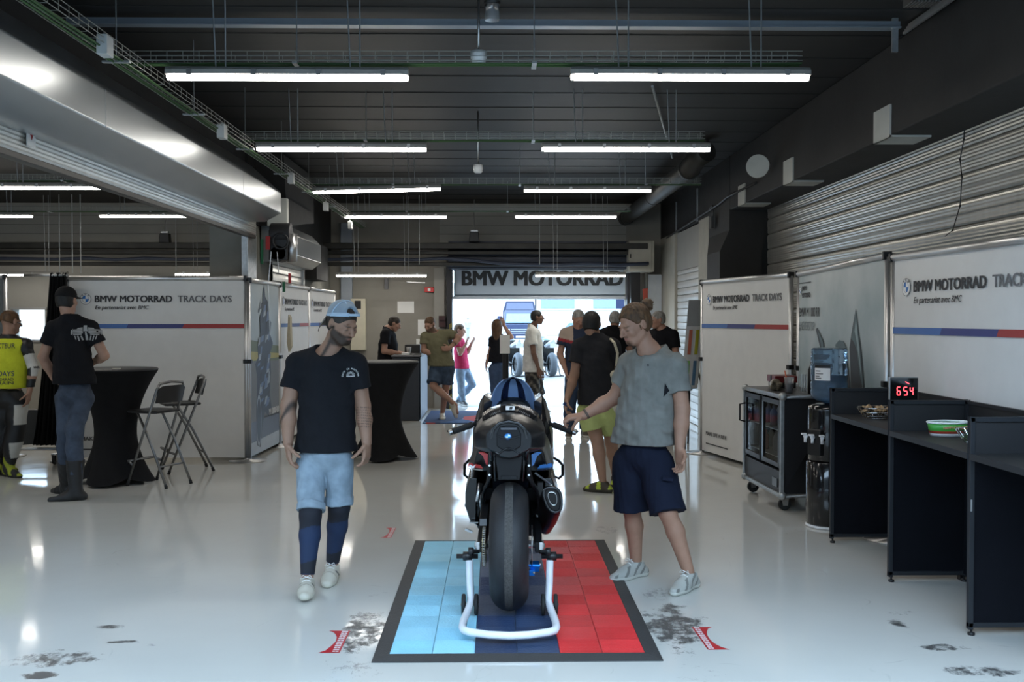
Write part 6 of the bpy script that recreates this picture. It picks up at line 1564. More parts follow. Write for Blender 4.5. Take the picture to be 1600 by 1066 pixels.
# -- the man in the cap, walking towards the camera -------------------------------------------
def legcol(Vt, kn, an):
    d = an-kn; t = ((Vt-kn) @ d)/(d @ d); x = Vt[:, 0]-(kn[0]+t*d[0]); C = np.tile(np.array((.008,.020,.058), np.float32), (len(Vt), 1))
    dark = np.array((.008,.009,.016)); m = (t < .16+.9*np.clip(-x+.02, 0, .1)) | ((t > .72-.8*x) & (t < .90)); C[m] = dark; return C
def tattoo(Vt, C, P):
    el, wr = P['elb'], P['wrb']; d = wr-el; t = ((Vt-el) @ d)/(d @ d); r = Vt-el-np.outer(t, d)
    m = (t > .05) & (t < .62) & (r[:, 1] < -.01) & (np.linalg.norm(r, axis=1) < .06) & ((np.sin(t*55+r[:, 0]*260)*np.sin(r[:, 0]*330-t*31)) > .35)
    C[m] = C[m]*.38; return C
root, P, HR, hp, O, K = person('man in a black T-shirt and pale blue backwards cap walking towards the camera, looking down', 5.95,
    dict(pel=(509,712), neck=(513,547,-.01), sha=(464,566,.01), shb=(556,568,0), head=(536,506,-.05), ela=(451,634,-.02), wra=(450,692,-.06), elb=(567,634,.0), wrb=(573,692,-.05),
         hia=(487,722), hib=(529,722), kna=(485,805,-.14), ana=(480,893,-.2), knb=(530,793,.0), anb=(519,872,.12)),
    skin=(.28,.158,.105), h=.0052, scale=.99, arm=1.1, head=(46,24,0), hair='cap', hairc='dark', beard=((.024,.015,.010),'full'),
    top=dict(mat=BLKT, hem=(509,704), sleeve=.60, cuff=.070, hemw=.165, inf=.015, neck=.074),
    bottom=dict(kind='shorts', mat=cloth('pale_denim', (.23,.29,.345), var=.18), len=.92, r0=.092, r1=.077, k=.012, cuff=True, name='denim_shorts'),
    shoes=dict(c=(.48,.45,.38), solec=(.52,.50,.42), dira=(.10,-.95,.10), dirb=(-.02,-1,0), laces=True, pat=lambda q, C, w: np.where(((np.abs(q[:, 2]-.045-.5*(q[:, 1]-.02)**1) < .008) & (np.abs(q[:, 0]) > .025) & (q[:, 1] > -.02) & (q[:, 1] < .07))[:, None], np.array((.05,.05,.055)), np.where((np.abs(q[:, 1]-.105) < .003)[:, None], C*.6, C))),
    hands={'a':dict(d=(.10,-.12,-1), n=(.9,.35,0), thumb=(.4,-1,0), curl=.45), 'b':dict(d=(-.02,-.12,-1), n=(-.9,.35,0), thumb=(-.4,-1,0), curl=.6)},
    extra=dict(legging=dict(mat=mat('compression_knit', (.1,.1,.1), .75, attr=True, var=.1), col=legcol, end=.92), skin=tattoo))
# cap worn backwards
CAPM = mat('cap_pale_blue_mesh', (.30,.38,.46), .85, bump=.5, bscale=260, var=.1); CAPD = mat('cap_grey_brim', (.16,.15,.13), .8); CAPB = mat('cap_light_band', (.42,.55,.68), .8)
cs = SDF(V3(hp(0,0,0))-.2, V3(hp(0,0,0))+.24, .005)
cs.ell(hp(0,.020,.040), (.086,.107,.098), .01, HR); cs.cut(hp(0,.02,.040), HR @ np.array((0,-.37,-.93)))
cs.ell(hp(0,-.072,.100), (.040,.05,.034), .004, HR, mode='s')
cs.mesh('cap', CAPM, root, None, O); cap = [c for c in root.children if c.name.startswith('cap')][-1]
def arcband(m, r0, zz, a0, a1, hgt, off=0):
    n = 24; vs = []
    for i in range(n+1):
        a = a0+(a1-a0)*i/n
        for dz in (0, hgt): vs.append(tuple(V3(hp((.0875+off-dz*.25)*math.sin(a), .020-(.1075+off-dz*.35)*math.cos(a), zz+dz+.40*.1075*math.cos(a)))-O))
    m.smooth = True; m.add(vs, [(2*i,2*i+1,2*i+3,2*i+2) for i in range(n)])
o = one('cap_band', CAPB, cap, lambda m: arcband(m, 0, .040, math.radians(24), math.radians(336), .022), fix=False); sm = o.modifiers.new('t','SOLIDIFY'); sm.thickness = .003
o = one('cap_strap', CAPB, cap, lambda m: arcband(m, 0, .044, math.radians(-26), math.radians(26), .014, .002), fix=False); sm = o.modifiers.new('t','SOLIDIFY'); sm.thickness = .003
one('cap_seam', CAPB, cap, lambda m: m.tube([tuple(V3(hp(-.02-.0*t, .020+.109*math.cos(t)*.55, .040+.100*math.sin(t)))-O) for t in np.linspace(0,PI,20)], .0035, 5).tube([tuple(V3(hp(.088*math.cos(t), .020, .040+.100*math.sin(t)))-O) for t in np.linspace(0,PI,20)], .0035, 5))
def brim(m):
    top_, n = [], 14
    vs = []
    for j in range(7):
        v = j/6
        for i in range(n+1):
            t = -1+2*i/n; wd = .090*(1-.30*v**2.4)
            vs.append(tuple(V3(hp(t*wd, (.088+.032*(1-t*t)*(1-v)+.085*v)*(1-.25*t*t), .022-.105*v-.024*t*t+.0))-O))
    m.smooth = True; m.add(vs, [(j*(n+1)+i, j*(n+1)+i+1, (j+1)*(n+1)+i+1, (j+1)*(n+1)+i) for j in range(6) for i in range(n)])
o = one('cap_brim', CAPD, cap, brim, fix=False); sm = o.modifiers.new('t','SOLIDIFY'); sm.thickness = .004
# chest print: arched white lettering over a half-sun emblem
PRW = mat('shirt_print_white', (.55,.55,.53), .8)
def surf_y(x, z):          # front surface of the shirt near (x,z), sampled by ray against the mesh
    sh = [c for c in root.children if c.name.startswith('t_shirt')][0]
    ok, loc, nor, _ = sh.ray_cast(Vector((x-O[0], -2, z)), Vector((0,1,0)))
    return loc.y if ok else None
bpy.context.view_layer.update()
c = at(545,585,5.8)
def wrapmark(o):
    for v in o.data.vertices:
        y = surf_y(v.co.x+O[0], v.co.z); 
        if y is not None: v.co.y = y-.0025
pr = one('shirt_print', PRW, root, lambda m: [m.add([(c.x-O[0]+r_*math.cos(a), 0, c.z-.012+r_*math.sin(a)) for r_, a in ((.010,a0),(.024,a0-.06),(.026,a0+.08),(.012,a0+.12))], [(0,1,2,3)]) for a0 in np.linspace(.15,2.9,9)]+[m.add([(c.x-O[0]-.024,0,c.z-.018),(c.x-O[0]+.024,0,c.z-.018),(c.x-O[0]+.024,0,c.z-.013),(c.x-O[0]-.024,0,c.z-.013)], [(0,1,2,3)])], fix=False)
wrapmark(pr)
for i, ch in enumerate('DEUS EX MACHINA'):
    if ch == ' ': continue
    a = math.radians(178-176*i/14); R__ = .040
    T_ = Matrix.Translation((c.x-O[0]+R__*math.cos(a), 0, c.z-.014+R__*math.sin(a))) @ Matrix.Rotation(-(a-PI/2), 4, 'Y') @ Matrix.Rotation(PI/2, 4, 'X')
    o = text('shirt_lettering', ch, .0125, PRW, pr, align='CENTER', bold=.05, ext=0); o.data.transform(T_); o.matrix_local = Matrix.Identity(4); wrapmark(o)

# -- the man with the hair bun reaching for the handlebar ---------------------------------------
GREYT = cloth('grey_melange', (.172,.174,.160), var=.14)
root2, P2, HR2, hp2, O2, K2 = person('man with a brown hair bun and grey T-shirt touching the right handlebar', 6.0,
    dict(pel=(1005,712), neck=(1016,546,0), sha=(984,566,.13), shb=(1056,569,-.08), head=(990,507,-.02), ela=(961,621,.18), wra=(911,650,.17), elb=(1066,640,-.10), wrb=(1062,700,-.16),
         hia=(984,724,.05), hib=(1026,726,-.05), kna=(987,795,.06), ana=(994,872,.12), knb=(1043,800,-.16), anb=(1077,892,-.16)),
    skin=(.33,.182,.122), h=.0052, scale=1.0, arm=1.1, head=(-58,24,0), hair='back', hairc='brown', bun=True, beard=((.055,.032,.018),'goatee'),
    top=dict(mat=GREYT, hem=(1005,693), sleeve=.60, cuff=.072, hemw=.185, inf=.020, neck=.078, fold=1.4),
    bottom=dict(kind='shorts', mat=cloth('navy_shorts', (.008,.011,.024)), len=1.02, r0=.108, r1=.108, name='shorts', inf=.02),
    shoes=dict(c=(.36,.36,.33), solec=(.52,.52,.47), dira=(-.80,-.58,0), dirb=(-.62,-.78,0), laces=True, k=1.05, pat=lambda q, C, w: np.where((w < .5) & ((np.sin(q[:, 1:2]*95+q[:, 2:3]*80) > .55) & (np.abs(q[:, 0:1]) > .022)), C*.45, C)),
    hands={'a':dict(d=(-.95,-.05,-.12), n=(-.15,.2,-1), thumb=(.0,-1,-.3), curl=.95), 'b':dict(d=(.05,-.15,-1), n=(-.8,-.5,0), thumb=(-.6,-.8,0), curl=.55)})
w_ = P2['wra']; d_ = unit(P2['ela']-w_)
tag(one('bracelet', mat('bracelet_dark', (.05,.045,.04), .6), root2, lambda m: [m.tube([tuple(w_-O2+d_*(.02+.008*k)+.031*(math.cos(t)*unit(np.cross(d_,(0,0,1)))+math.sin(t)*unit(np.cross(d_, np.cross(d_,(0,0,1)))))) for t in np.linspace(0,2*PI,21)[:-1]], .0035, 6, closed=True) for k in (0,1)]), 'dark cord bracelet')
a_, b_ = at(1040,607,5.86), at(1052,590,5.86)
one('side_panel', BLKT, root2, lambda m: m.add([tuple(V3(at(x,y,5.80))-O2) for x, y in ((1042,600),(1049,612),(1039,622))], [(0,1,2)]), fix=False)
bpy.context.view_layer.update()
def drape_on(o, parent, O_, name='t_shirt', off=.003):
    sh = [c for c in parent.children if c.name.split('.')[0] == name][0]
    for v in o.data.vertices:
        ok, loc, nor, _ = sh.ray_cast(Vector((v.co.x, -2, v.co.z)), Vector((0,1,0)))
        if ok: v.co.y = loc.y-off
sp = [c for c in root2.children if c.name.startswith('side_panel')][0]; drape_on(sp, root2, O2)
lg = at(1020,573,5.7); o = one('shirt_mark', mat('mark_dark_grey', (.06,.06,.06), .8), root2, lambda m: m.add([(lg.x-O2[0]+.007*math.cos(t),0,lg.z+.007*math.sin(t)) for t in np.linspace(0,2*PI,9)[:-1]], [tuple(range(8))]), fix=False); drape_on(o, root2, O2)
one('pocket_flap', MATS['navy_shorts'], root2, lambda m: m.prism([tuple(V3(at(x,y,5.78))-O2) for x, y in ((1035,745),(1052,748),(1052,753),(1035,751))], (0,.02,0)), bevel=.002)
# -- the man in black with the black cap, seen from behind on the left ---------------------------
def boots(q, C, w): return C
r_, P_, _, hpc, O_, _ = person('man in black cap, black T-shirt and riding boots, seen from behind near the curtain', 8.9,
    dict(pel=(117,612), neck=(109,497), sha=(84,512), shb=(141,511), head=(105,470), ela=(67,558,.02), wra=(84,592,.12), elb=(163,556,.04), wrb=(146,566,.22),
         hia=(103,622), hib=(130,622), kna=(103,672,-.05), ana=(103,735,.2), knb=(117,668,-.1), anb=(118,753,-.1)),
    skin=(.36,.21,.15), h=.008, scale=1.0, head=(172,0,0), hair='buzz', hairc='black', facing=1,
    top=dict(mat=BLKT, hem=(115,600), sleeve=.55, cuff=.070, hemw=.165, inf=.016, neck=.066),
    bottom=dict(kind='long', mat=cloth('blue_grey_jeans', (.055,.070,.10), var=.25), r0=.092, r1=.073, r2=.062, len=.74, name='jeans'),
    shoes=dict(c=(.016,.016,.017), solec=(.012,.012,.012), dira=(-.7,.5,-.05), dirb=(-.92,-.25,-.04), shaft=.27, k=1.12, name='riding_boot'),
    hands={'a':dict(d=(.4,.6,-.6), n=(.6,.6,.3), curl=.6)})
cs = SDF(V3(hpc(0,0,0))-.2, V3(hpc(0,0,0))+.2, .007); HB = headR(172,0)
cs.ell(hpc(0,.018,.040), (.086,.106,.092), .01, HB); cs.cut(hpc(0,.018,.028), HB @ np.array((0,.1,-1))); cs.cone(hpc(0,-.08,.035), hpc(0,-.15,.025), .06, .055, .01, flat=(HB[:, 2], .12))
cs.mesh('cap', cloth('black_cap', (.012,.012,.013)), r_, None, O_)
c = at(130,520,8.7)
def bp(m):
    X, Z = c.x-O_[0]-.03, c.z; s = .0057
    def q(px, py): return (X+px*s*1.0, 0, Z-py*s)
    L_ = []
    for sg in (-1, 1):
        for k, (y0, y1, w0, w1) in enumerate(((-7,-5.2,4,11),(-4.6,-2.8,4,17),(-2.2,-.4,4,20),(.2,2,4,19),(2.6,4.2,6,17))): L_.append([(sg*w0,y0-1),(sg*w1,y0),(sg*(w1+1),y1),(sg*w0,y1-.6)])
        L_ += [[(sg*17,-6),(sg*20.5,-3),(sg*20.5,3),(sg*18.5,4),(sg*18.5,-3)], [(sg*6,5),(sg*8,5),(sg*6,12),(sg*4,12)], [(sg*10,5),(sg*12,5),(sg*10,13),(sg*8.2,13)], [(sg*14,5),(sg*15.6,5),(sg*14,11),(sg*12.6,11)]]
    L_ += [[(-2.6,-11),(2.6,-11),(3.2,-2),(-3.2,-2)], [(-1.2,-1),(1.2,-1),(2,12),(-2,12)]]
    for pts in L_:
        m.add([q(*p) for p in pts], [tuple(range(len(pts)))])
o = one('shirt_print', mat('print_light_grey', (.33,.33,.33), .8), r_, bp, fix=False)
import bmesh as _bm
b_ = _bm.new(); b_.from_mesh(o.data); _bm.ops.subdivide_edges(b_, edges=b_.edges[:], cuts=3, use_grid_fill=True); b_.to_mesh(o.data); b_.free()
bpy.context.view_layer.update(); drape_on(o, r_, O_, off=.004)

# -- instructor in the yellow bib over riding leathers, far left -------------------------------
def leath(Vt, P):
    C = np.tile(np.array((.008,.008,.009), np.float32), (len(Vt), 1))
    for k, (a, b) in (('b', ('shb','elb')), ('b', ('elb','wrb'))):
        d = P[b]-P[a]; t = ((Vt-P[a]) @ d)/(d @ d); rr = np.linalg.norm(Vt-P[a]-np.outer(t, d), axis=1)
        C[(rr < .1) & (t > (.45 if b == 'elb' else .0)) & (t < (1 if b == 'elb' else .35)) & (Vt[:, 0] > P[a][0]+.0)] = (.5,.5,.48)
    return C
def leath2(Vt, P):
    C = np.tile(np.array((.008,.008,.009), np.float32), (len(Vt), 1))
    z = Vt[:, 2]; kz = P['knb'][2]; C[(z > kz+.06) & (z < kz+.26) & (Vt[:, 0] > P['knb'][0]+.02)] = (.5,.5,.47); C[(z < kz-.12) & (z > kz-.28) & (Vt[:, 0] > P['knb'][0]-.02)] = (.5,.5,.47)
    return C
LEA = mat('riding_leather', (.02,.02,.02), .45, attr=True, var=.1)
r_, P_, _, _, O_, K_ = person('man in yellow instructor bib over black and white riding leathers at the left photo edge', 10.2,
    dict(pel=(14,622), neck=(14,527), sha=(-10,538), shb=(40,538), head=(18,503), ela=(-22,578), wra=(-20,612), elb=(52,575,-.02), wrb=(46,612,-.05),
         hia=(2,630), hib=(27,630), kna=(0,672), ana=(0,720,.05), knb=(25,672,-.03), anb=(13,722,-.05)),
    skin=(.33,.19,.135), h=.010, head=(150,8,0), hair='bald', hairc='brown', facing=1, girth=1.15,
    top=dict(mat=LEA, hem=(14,605), sleeve=1.9, hemw=.17, inf=.012, neck=.07, name='leather_jacket', col=leath),
    bottom=dict(kind='long', mat=LEA, r0=.10, r1=.085, r2=.07, len=.75, name='leather_trousers', col=leath2),
    shoes=dict(c=(.28,.32,.02), solec=(.012,.012,.012), dira=(.3,.9,0), dirb=(.75,-.5,-.03), shaft=.22, k=1.1, name='riding_boot', pat=lambda q, C, w: np.where((np.sin(q[:, 1]*60+q[:, 2]*45) > .25)[:, None], C, np.array((.014,.014,.014)))))
G = SDF(K_['lo'], K_['hi'], .010); K_['torso'](G, .034); G.cone(P_['pel']+.0*K_['up'], K_['at_sp'](.6), .15, .15, .04, flat=(K_['lat'], 1.25)); hz = at(14,606,10.2).z; G.cut((0,0,hz), (0,0,-1)); G.cut(P_['neck']-K_['up']*.015, K_['up'])
for s, sg in (('a',1),('b',-1)): G.cone(P_['sh'+s]+K_['lat']*sg*-.035-K_['up']*.03, P_['sh'+s]+K_['lat']*sg*-.04+K_['up']*.12, .08, .08, .01, mode='s'); G.ell(P_['sh'+s]-K_['up']*.06+K_['lat']*sg*-.05, (.065,.3,.10), .01, mode='s')
G.noise(.003, 26, 2); vest = G.mesh('bib', cloth('bib_yellow', (.50,.55,.035)), r_, None, O_)
bpy.context.view_layer.update()
for s_, px, py, sz, m_ in (('INSTRUCTEUR',-24,544,.072,INK),('TRACKDAYS',-24,587,.072,mat('print_navy_text',(.03,.05,.12),.7)),('BMW MOTORRAD',-20,594.5,.045,INK),('MEMBRAIN',-20,600,.045,INK)):
    p = at(px, py, 10.15); o = text('lettering', s_, sz, m_, vest, (0,0,0), bold=.012, ext=0, width=(.335 if sz > .06 else .305)); o.data.transform(Matrix.Translation((p.x-O_[0], 0, p.z)) @ Matrix.Rotation(PI/2, 4, 'X')); o.rotation_euler = (0,0,0)
    for v in o.data.vertices:
        ok, loc, nor, _ = vest.ray_cast(Vector((v.co.x, -2, v.co.z)), Vector((0,1,0)))
        v.co.y = loc.y-.004 if ok else -.12
p = hp  # spectacles
one('glasses', BLACK, r_, lambda m: m.tube([tuple(V3(at(x,y,10.15))-O_) for x, y in ((27,504),(32,506),(34,507))], .004, 5).tube([tuple(V3(at(33.5+1.5*math.cos(t),508+2.6*math.sin(t),10.13))-O_) for t in np.linspace(0,2*PI,13)[:-1]], .003, 5, closed=True))

# -- people near the rear door -------------------------------------------------------------------
person('man in black T-shirt writing at the reception counter, side view', 16.2,
    dict(pel=(606,585), neck=(606,513), sha=(603,521,-.18), shb=(603,521,.18), head=(617,506), ela=(600,549,-.24), wra=(629,553,-.22), elb=(604,549,.22), wrb=(634,553,.15),
         hia=(606,588,-.09), hib=(606,588,.09), kna=(604,618,-.1), ana=(602,644,-.1), knb=(606,618,.1), anb=(606,644,.1)),
    skin=(.36,.20,.14), h=.011, head=(88,26,0), hair='buzz', hairc='dark', girth=1.25,
    top=dict(mat=BLKT, hem=(605,582), sleeve=.6, cuff=.075, hemw=.15, inf=.018), bottom=dict(kind='long', mat=cloth('dark_trousers',(.02,.02,.025))), shoes=dict(c=(.02,.02,.02), dira=(1,0,0), dirb=(1,0,0)),
    hands={'a':dict(d=(1,0,-.1), n=(0,.2,-1)), 'b':dict(d=(1,-.1,-.05), n=(0,-.2,-1))})
person('bald man in olive polo and denim shorts leaning on the counter with crossed legs', 15.7,
    dict(pel=(690,572), neck=(679,520), sha=(664,525,-.02), shb=(703,521,.02), head=(671,507,-.04), ela=(662,548,-.08), wra=(680,555,-.1), elb=(717,529,.0), wrb=(702,545,-.12),
         hia=(682,577), hib=(699,576), kna=(677,603,-.1), ana=(712,633,-.12), knb=(697,604,.05), anb=(691,640,.1)),
    free='a', skin=(.36,.20,.14), h=.010, head=(-28,26,0), hair='bald', hairc='brown', beard=((.10,.06,.04),'full'), girth=1.15,
    top=dict(mat=cloth('olive_polo', (.15,.14,.085)), hem=(690,572), sleeve=.58, cuff=.075, hemw=.18, inf=.018, name='polo_shirt'),
    bottom=dict(kind='shorts', mat=cloth('blue_denim_shorts', (.05,.075,.115), var=.3), len=.85, r0=.11, r1=.105, name='denim_shorts', cuff=True),
    shoes=dict(c=(.55,.50,.40), solec=(.6,.58,.5), dira=(.35,-.2,-.9), dirb=(.1,-1,0)),
    hands={'a':dict(d=(1,-.1,-.35), n=(0,.3,-1)), 'b':dict(d=(-.6,-.3,.0), n=(-.3,1,0), curl=.9)})
person('woman in raspberry shirt and light jeans holding a phone outside the rear door', 18.3,
    dict(pel=(722,575), neck=(717,527), sha=(713,533,-.15), shb=(718,532,.14), head=(719,516), ela=(719,553,-.22), wra=(728,538,-.18), elb=(731,550,.12), wrb=(736,538,.05),
         hia=(719,580,-.08), hib=(727,579,.08), kna=(721,605,-.1), ana=(724,628,-.05), knb=(738,601,.05), anb=(716,622,.2)),
    skin=(.38,.22,.16), h=.010, head=(75,8,0), hair='short', hairc='brown', scale=.92,
    top=dict(mat=cloth('raspberry_cotton', (.42,.03,.09)), hem=(722,576), sleeve=.5, cuff=.062, hemw=.15, inf=.014, name='shirt'),
    bottom=dict(kind='long', mat=cloth('light_jeans', (.20,.27,.36), var=.2), r0=.098, r1=.064, r2=.05, name='jeans'), shoes=dict(c=(.03,.03,.03), dira=(.4,-.9,0), dirb=(-.5,-.8,0)),
    hands={'a':dict(d=(.25,-.1,1), n=(1,.2,0)), 'b':dict(d=(.5,-.1,.8), n=(-.6,.4,.2))})
person('woman with long hair in black top waving one hand outside the rear door', 17.2,
    dict(pel=(777,573), neck=(778,524), sha=(769,531,-.02), shb=(789,530,.02), head=(777,510), ela=(766,550,.0), wra=(760,568,-.02), elb=(799,527,.0), wrb=(787,508,.05),
         hia=(772,578), hib=(784,578), kna=(773,612), ana=(774,640), knb=(784,612), anb=(784,640)),
    skin=(.38,.22,.16), h=.010, head=(168,0,0), hair='long', hairc='brown', facing=1, scale=.95, ears=False,
    top=dict(mat=BLKT, hem=(777,566), sleeve=.55, cuff=.062, hemw=.155, inf=.014, name='top'),
    bottom=dict(kind='long', mat=cloth('mid_jeans', (.055,.085,.14), var=.2), r0=.105, r1=.07, r2=.055, name='jeans'), shoes=dict(c=(.03,.03,.03), dira=(-.2,1,0), dirb=(.2,1,0)),
    hands={'a':dict(d=(-.1,0,-1), n=(1,0,0)), 'b':dict(d=(-.3,0,1), n=(0,-1,0), curl=.1)})
def camo(Vt, P):
    v = np.sin(Vt[:, 0]*60)*np.sin(Vt[:, 2]*47+1)+np.sin(Vt[:, 0]*29+Vt[:, 2]*37+Vt[:, 1]*50); C = np.tile(np.array((.045,.040,.034), np.float32), (len(Vt), 1)); C[v > .5] = (.012,.012,.012); C[v < -.7] = (.12,.11,.09); return C
person('man in white T-shirt and camouflage shorts looking right, in front of the rear door', 16.8,
    dict(pel=(833,585), neck=(833,510), sha=(830,519,-.16), shb=(834,519,.18), head=(840,496), ela=(834,552,-.25), wra=(842,577,-.20), elb=(840,552,.22), wrb=(846,577,.2),
         hia=(832,590,-.09), hib=(835,590,.09), kna=(833,618,-.1), ana=(834,645,-.1), knb=(842,618,.12), anb=(842,645,.1)),
    skin=(.16,.085,.055), h=.010, head=(85,0,0), hair='short', hairc='black', girth=1.25, ears=True,
    top=dict(mat=cloth('white_cotton', (.62,.62,.58)), hem=(833,581), sleeve=.62, cuff=.08, hemw=.16, inf=.026), bottom=dict(kind='shorts', mat=mat('camouflage', (.05,.05,.05), .9, attr=True), len=1.0, r0=.115, r1=.11, name='camouflage_shorts', col=camo),
    shoes=dict(c=(.05,.05,.05), dira=(1,-.2,0), dirb=(1,-.1,0)), hands={'a':dict(d=(.1,-.1,-1), n=(.2,1,0)), 'b':dict(d=(.1,0,-1), n=(0,-1,0))})
def sleevec(Vt, P):
    C = np.tile(np.array((.016,.026,.055), np.float32), (len(Vt), 1))
    d = P['ela']-P['sha']; t = ((Vt-P['sha']) @ d)/(d @ d); w = (Vt[:, 0] < P['sha'][0]+.10)
    C[w & (t < .28)] = (.42,.33,.27); C[w & (t >= .28) & (t < .42)] = (.30,.03,.04); return C
person('bald man in navy polo with pale and red shoulder and blue jeans', 13.4,
    dict(pel=(904,585), neck=(903,511), sha=(883,520), shb=(925,520), head=(904,498,-.03), ela=(875,553,.0), wra=(885,583,-.1), elb=(930,553,0), wrb=(924,583,-.05),
         hia=(895,592), hib=(914,592), kna=(890,637), ana=(889,672,-.0), knb=(914,637,.05), anb=(913,672,.1)),
    skin=(.38,.21,.15), h=.010, head=(18,26,0), hair='bald', hairc='grey', girth=1.15,
    top=dict(mat=mat('navy_polo_cloth', (.02,.03,.06), .85, attr=True, bump=.2, bscale=30), hem=(904,582), sleeve=.6, cuff=.075, hemw=.17, inf=.016, name='polo_shirt', col=sleevec),
    bottom=dict(kind='long', mat=cloth('dark_jeans', (.035,.055,.10), var=.2), r0=.10, r1=.075, r2=.068, name='jeans'), shoes=dict(c=(.10,.08,.06), dira=(-.1,-1,0), dirb=(.15,-1,0)),
    hands={'a':dict(d=(.2,-.1,-1), n=(1,0,0)), 'b':dict(d=(0,-.1,-1), n=(-1,0,0))})
r_, P_, _, _, O_, K_ = person('man in black T-shirt and yellow-green shorts seen from behind with a tote bag', 9.1,
    dict(pel=(934,630), neck=(929,526), sha=(905,541), shb=(957,539), head=(925,507), ela=(898,585,-.03), wra=(886,624,-.12), elb=(965,585,.05), wrb=(960,625,-.02),
         hia=(921,642), hib=(948,642), kna=(933,688,-.02), ana=(942,753,.02), knb=(955,690,.15), anb=(962,745,.35)),
    skin=(.32,.18,.12), h=.008, head=(160,6,0), hair='short', hairc='black', facing=1, girth=1.12,
    top=dict(mat=cloth('washed_black_cotton', (.022,.022,.025)), hem=(934,632), sleeve=.6, cuff=.074, hemw=.165, inf=.018),
    bottom=dict(kind='shorts', mat=cloth('yellow_green_cloth', (.42,.46,.17)), len=.62, r0=.11, r1=.112, name='shorts', inf=.012),
    shoes=dict(c=(.05,.035,.02), solec=(.03,.025,.015), dira=(-.85,.45,-.02), dirb=(.3,.9,0), pat=lambda q, C, w: np.where(((np.sin(q[:, 1]*55) > .45) & (q[:, 2] > .03))[:, None], np.array((.38,.45,.03)), C)),
    hands={'a':dict(d=(-.15,-.1,-1), n=(1,0,.2), curl=.8), 'b':dict(d=(0,-.1,-1), n=(-1,0,0))})
one('wrist_watch', BLACK, r_, lambda m: m.box(tuple(P_['wrb']-O_), (.05,.05,.03)))
hd_ = at(884,632,8.93); tag(one('phone', mat('phone_blue_glass', (.02,.04,.12), .15), None, lambda m: m.box((0,0,0),(.05,.012,.03), rot=(.3,.5,.3)), loc=hd_, bevel=.003), 'dark blue phone held low by the man in yellow-green shorts', 'phone')
tt = empty('tote_bag', tuple(at(958,600,9.0)), label='cream cotton tote bag hanging from the shoulder of the man in yellow-green shorts', cat='bag')
TO = np.array(tt.location)
TB = cloth('cream_canvas', (.55,.50,.38))
sd = SDF((-.2,-.2,-.45),(.2,.2,.3), .008).box((.05,.06,-.08),(.24,.12,.40),.04,.02).noise(.006,22,3); sd.mesh('bag_body', TB, tt)
one('strap', TB, tt, lambda m: m.tube([tuple(V3(at(x,y,Y))-TO) for x, y, Y in ((954,530,9.03),(960,536,8.93),(965,552,8.93),(963,572,8.96))], .012, 6).tube([tuple(V3(at(x,y,Y))-TO) for x, y, Y in ((955,530,9.15),(964,545,9.2),(968,572,9.15))], .012, 6))
person('grey-haired man in black standing behind the man with the tote bag', 14.2,
    dict(pel=(958,585), neck=(959,512), sha=(940,522), shb=(980,522), head=(961,499), ela=(936,552), wra=(940,580,-.1), elb=(984,552), wrb=(980,580,-.1),
         hia=(950,590), hib=(968,590), kna=(950,630), ana=(950,664), knb=(968,630), anb=(968,664)),
    skin=(.36,.20,.14), h=.011, head=(170,0,0), hair='short', hairc='grey', facing=1, girth=1.2,
    top=dict(mat=BLKT, hem=(958,590), hemw=.17, inf=.018), bottom=dict(kind='long', mat=MATS['dark_trousers']), shoes=dict(c=(.02,.02,.02), dira=(0,1,0), dirb=(0,1,0)))
person('grey-cropped man in black T-shirt behind the man with the hair bun', 13.6,
    dict(pel=(1034,590), neck=(1034,513), sha=(1018,523,.12), shb=(1052,523,-.12), head=(1027,500), ela=(1016,556,.1), wra=(1010,585,0), elb=(1057,556,-.15), wrb=(1050,588,-.25),
         hia=(1026,596), hib=(1044,596), kna=(1026,636), ana=(1026,668), knb=(1044,636), anb=(1044,668)),
    skin=(.38,.21,.15), h=.011, head=(-70,5,0), hair='short', hairc='grey', girth=1.25,
    top=dict(mat=BLKT, hem=(1034,590), hemw=.19, inf=.018), bottom=dict(kind='long', mat=MATS['dark_trousers']), shoes=dict(c=(.02,.02,.02), dira=(-1,-.2,0), dirb=(-1,-.2,0)))

# ================================================================ OUTSIDE THE REAR DOOR
def blk(name, m_, lo, hi, parent=None, **k): return one(name, m_, parent, lambda m: m.box2(lo, hi), **k)
GLZ = mat('far_window_glass', (.20,.28,.34), .15)
# far pale building
r = empty('paddock_building', (8,95,0), label='long pale paddock building with blue windows far behind', cat='building')
blk('wall', mat('far_white_wall', (.62,.62,.62), .8), (-9,0,0), (30,14,7.5), r, bevel=.05)
blk('roof', mat('far_roof', (.5,.5,.5), .8), (-9.5,-1,7.5), (31,14.5,8.1), r)
for i in range(6):
    w_ = blk('window', mat('far_frame', (.5,.52,.54), .6), (-4+5*i,-.15,2.4), (-.2+5*i,0,5.4), r)
    blk('pane', GLZ, (-3.7+5*i,-.25,2.6), (-.5+5*i,-.14,5.2), w_)
# hillside
one('hill', mat('dry_hill', (.42,.40,.34), .95, var=.35, vscale=.05), None, lambda m: m.loft([[(-60+8*i, y, z*(1+.3*math.sin(i*1.3))) for i in range(16)] for y, z in ((100,-.2),(125,4),(150,6),(165,2))], closed=False, caps=False), fix=False, smooth=True)['kind'] = 'structure'
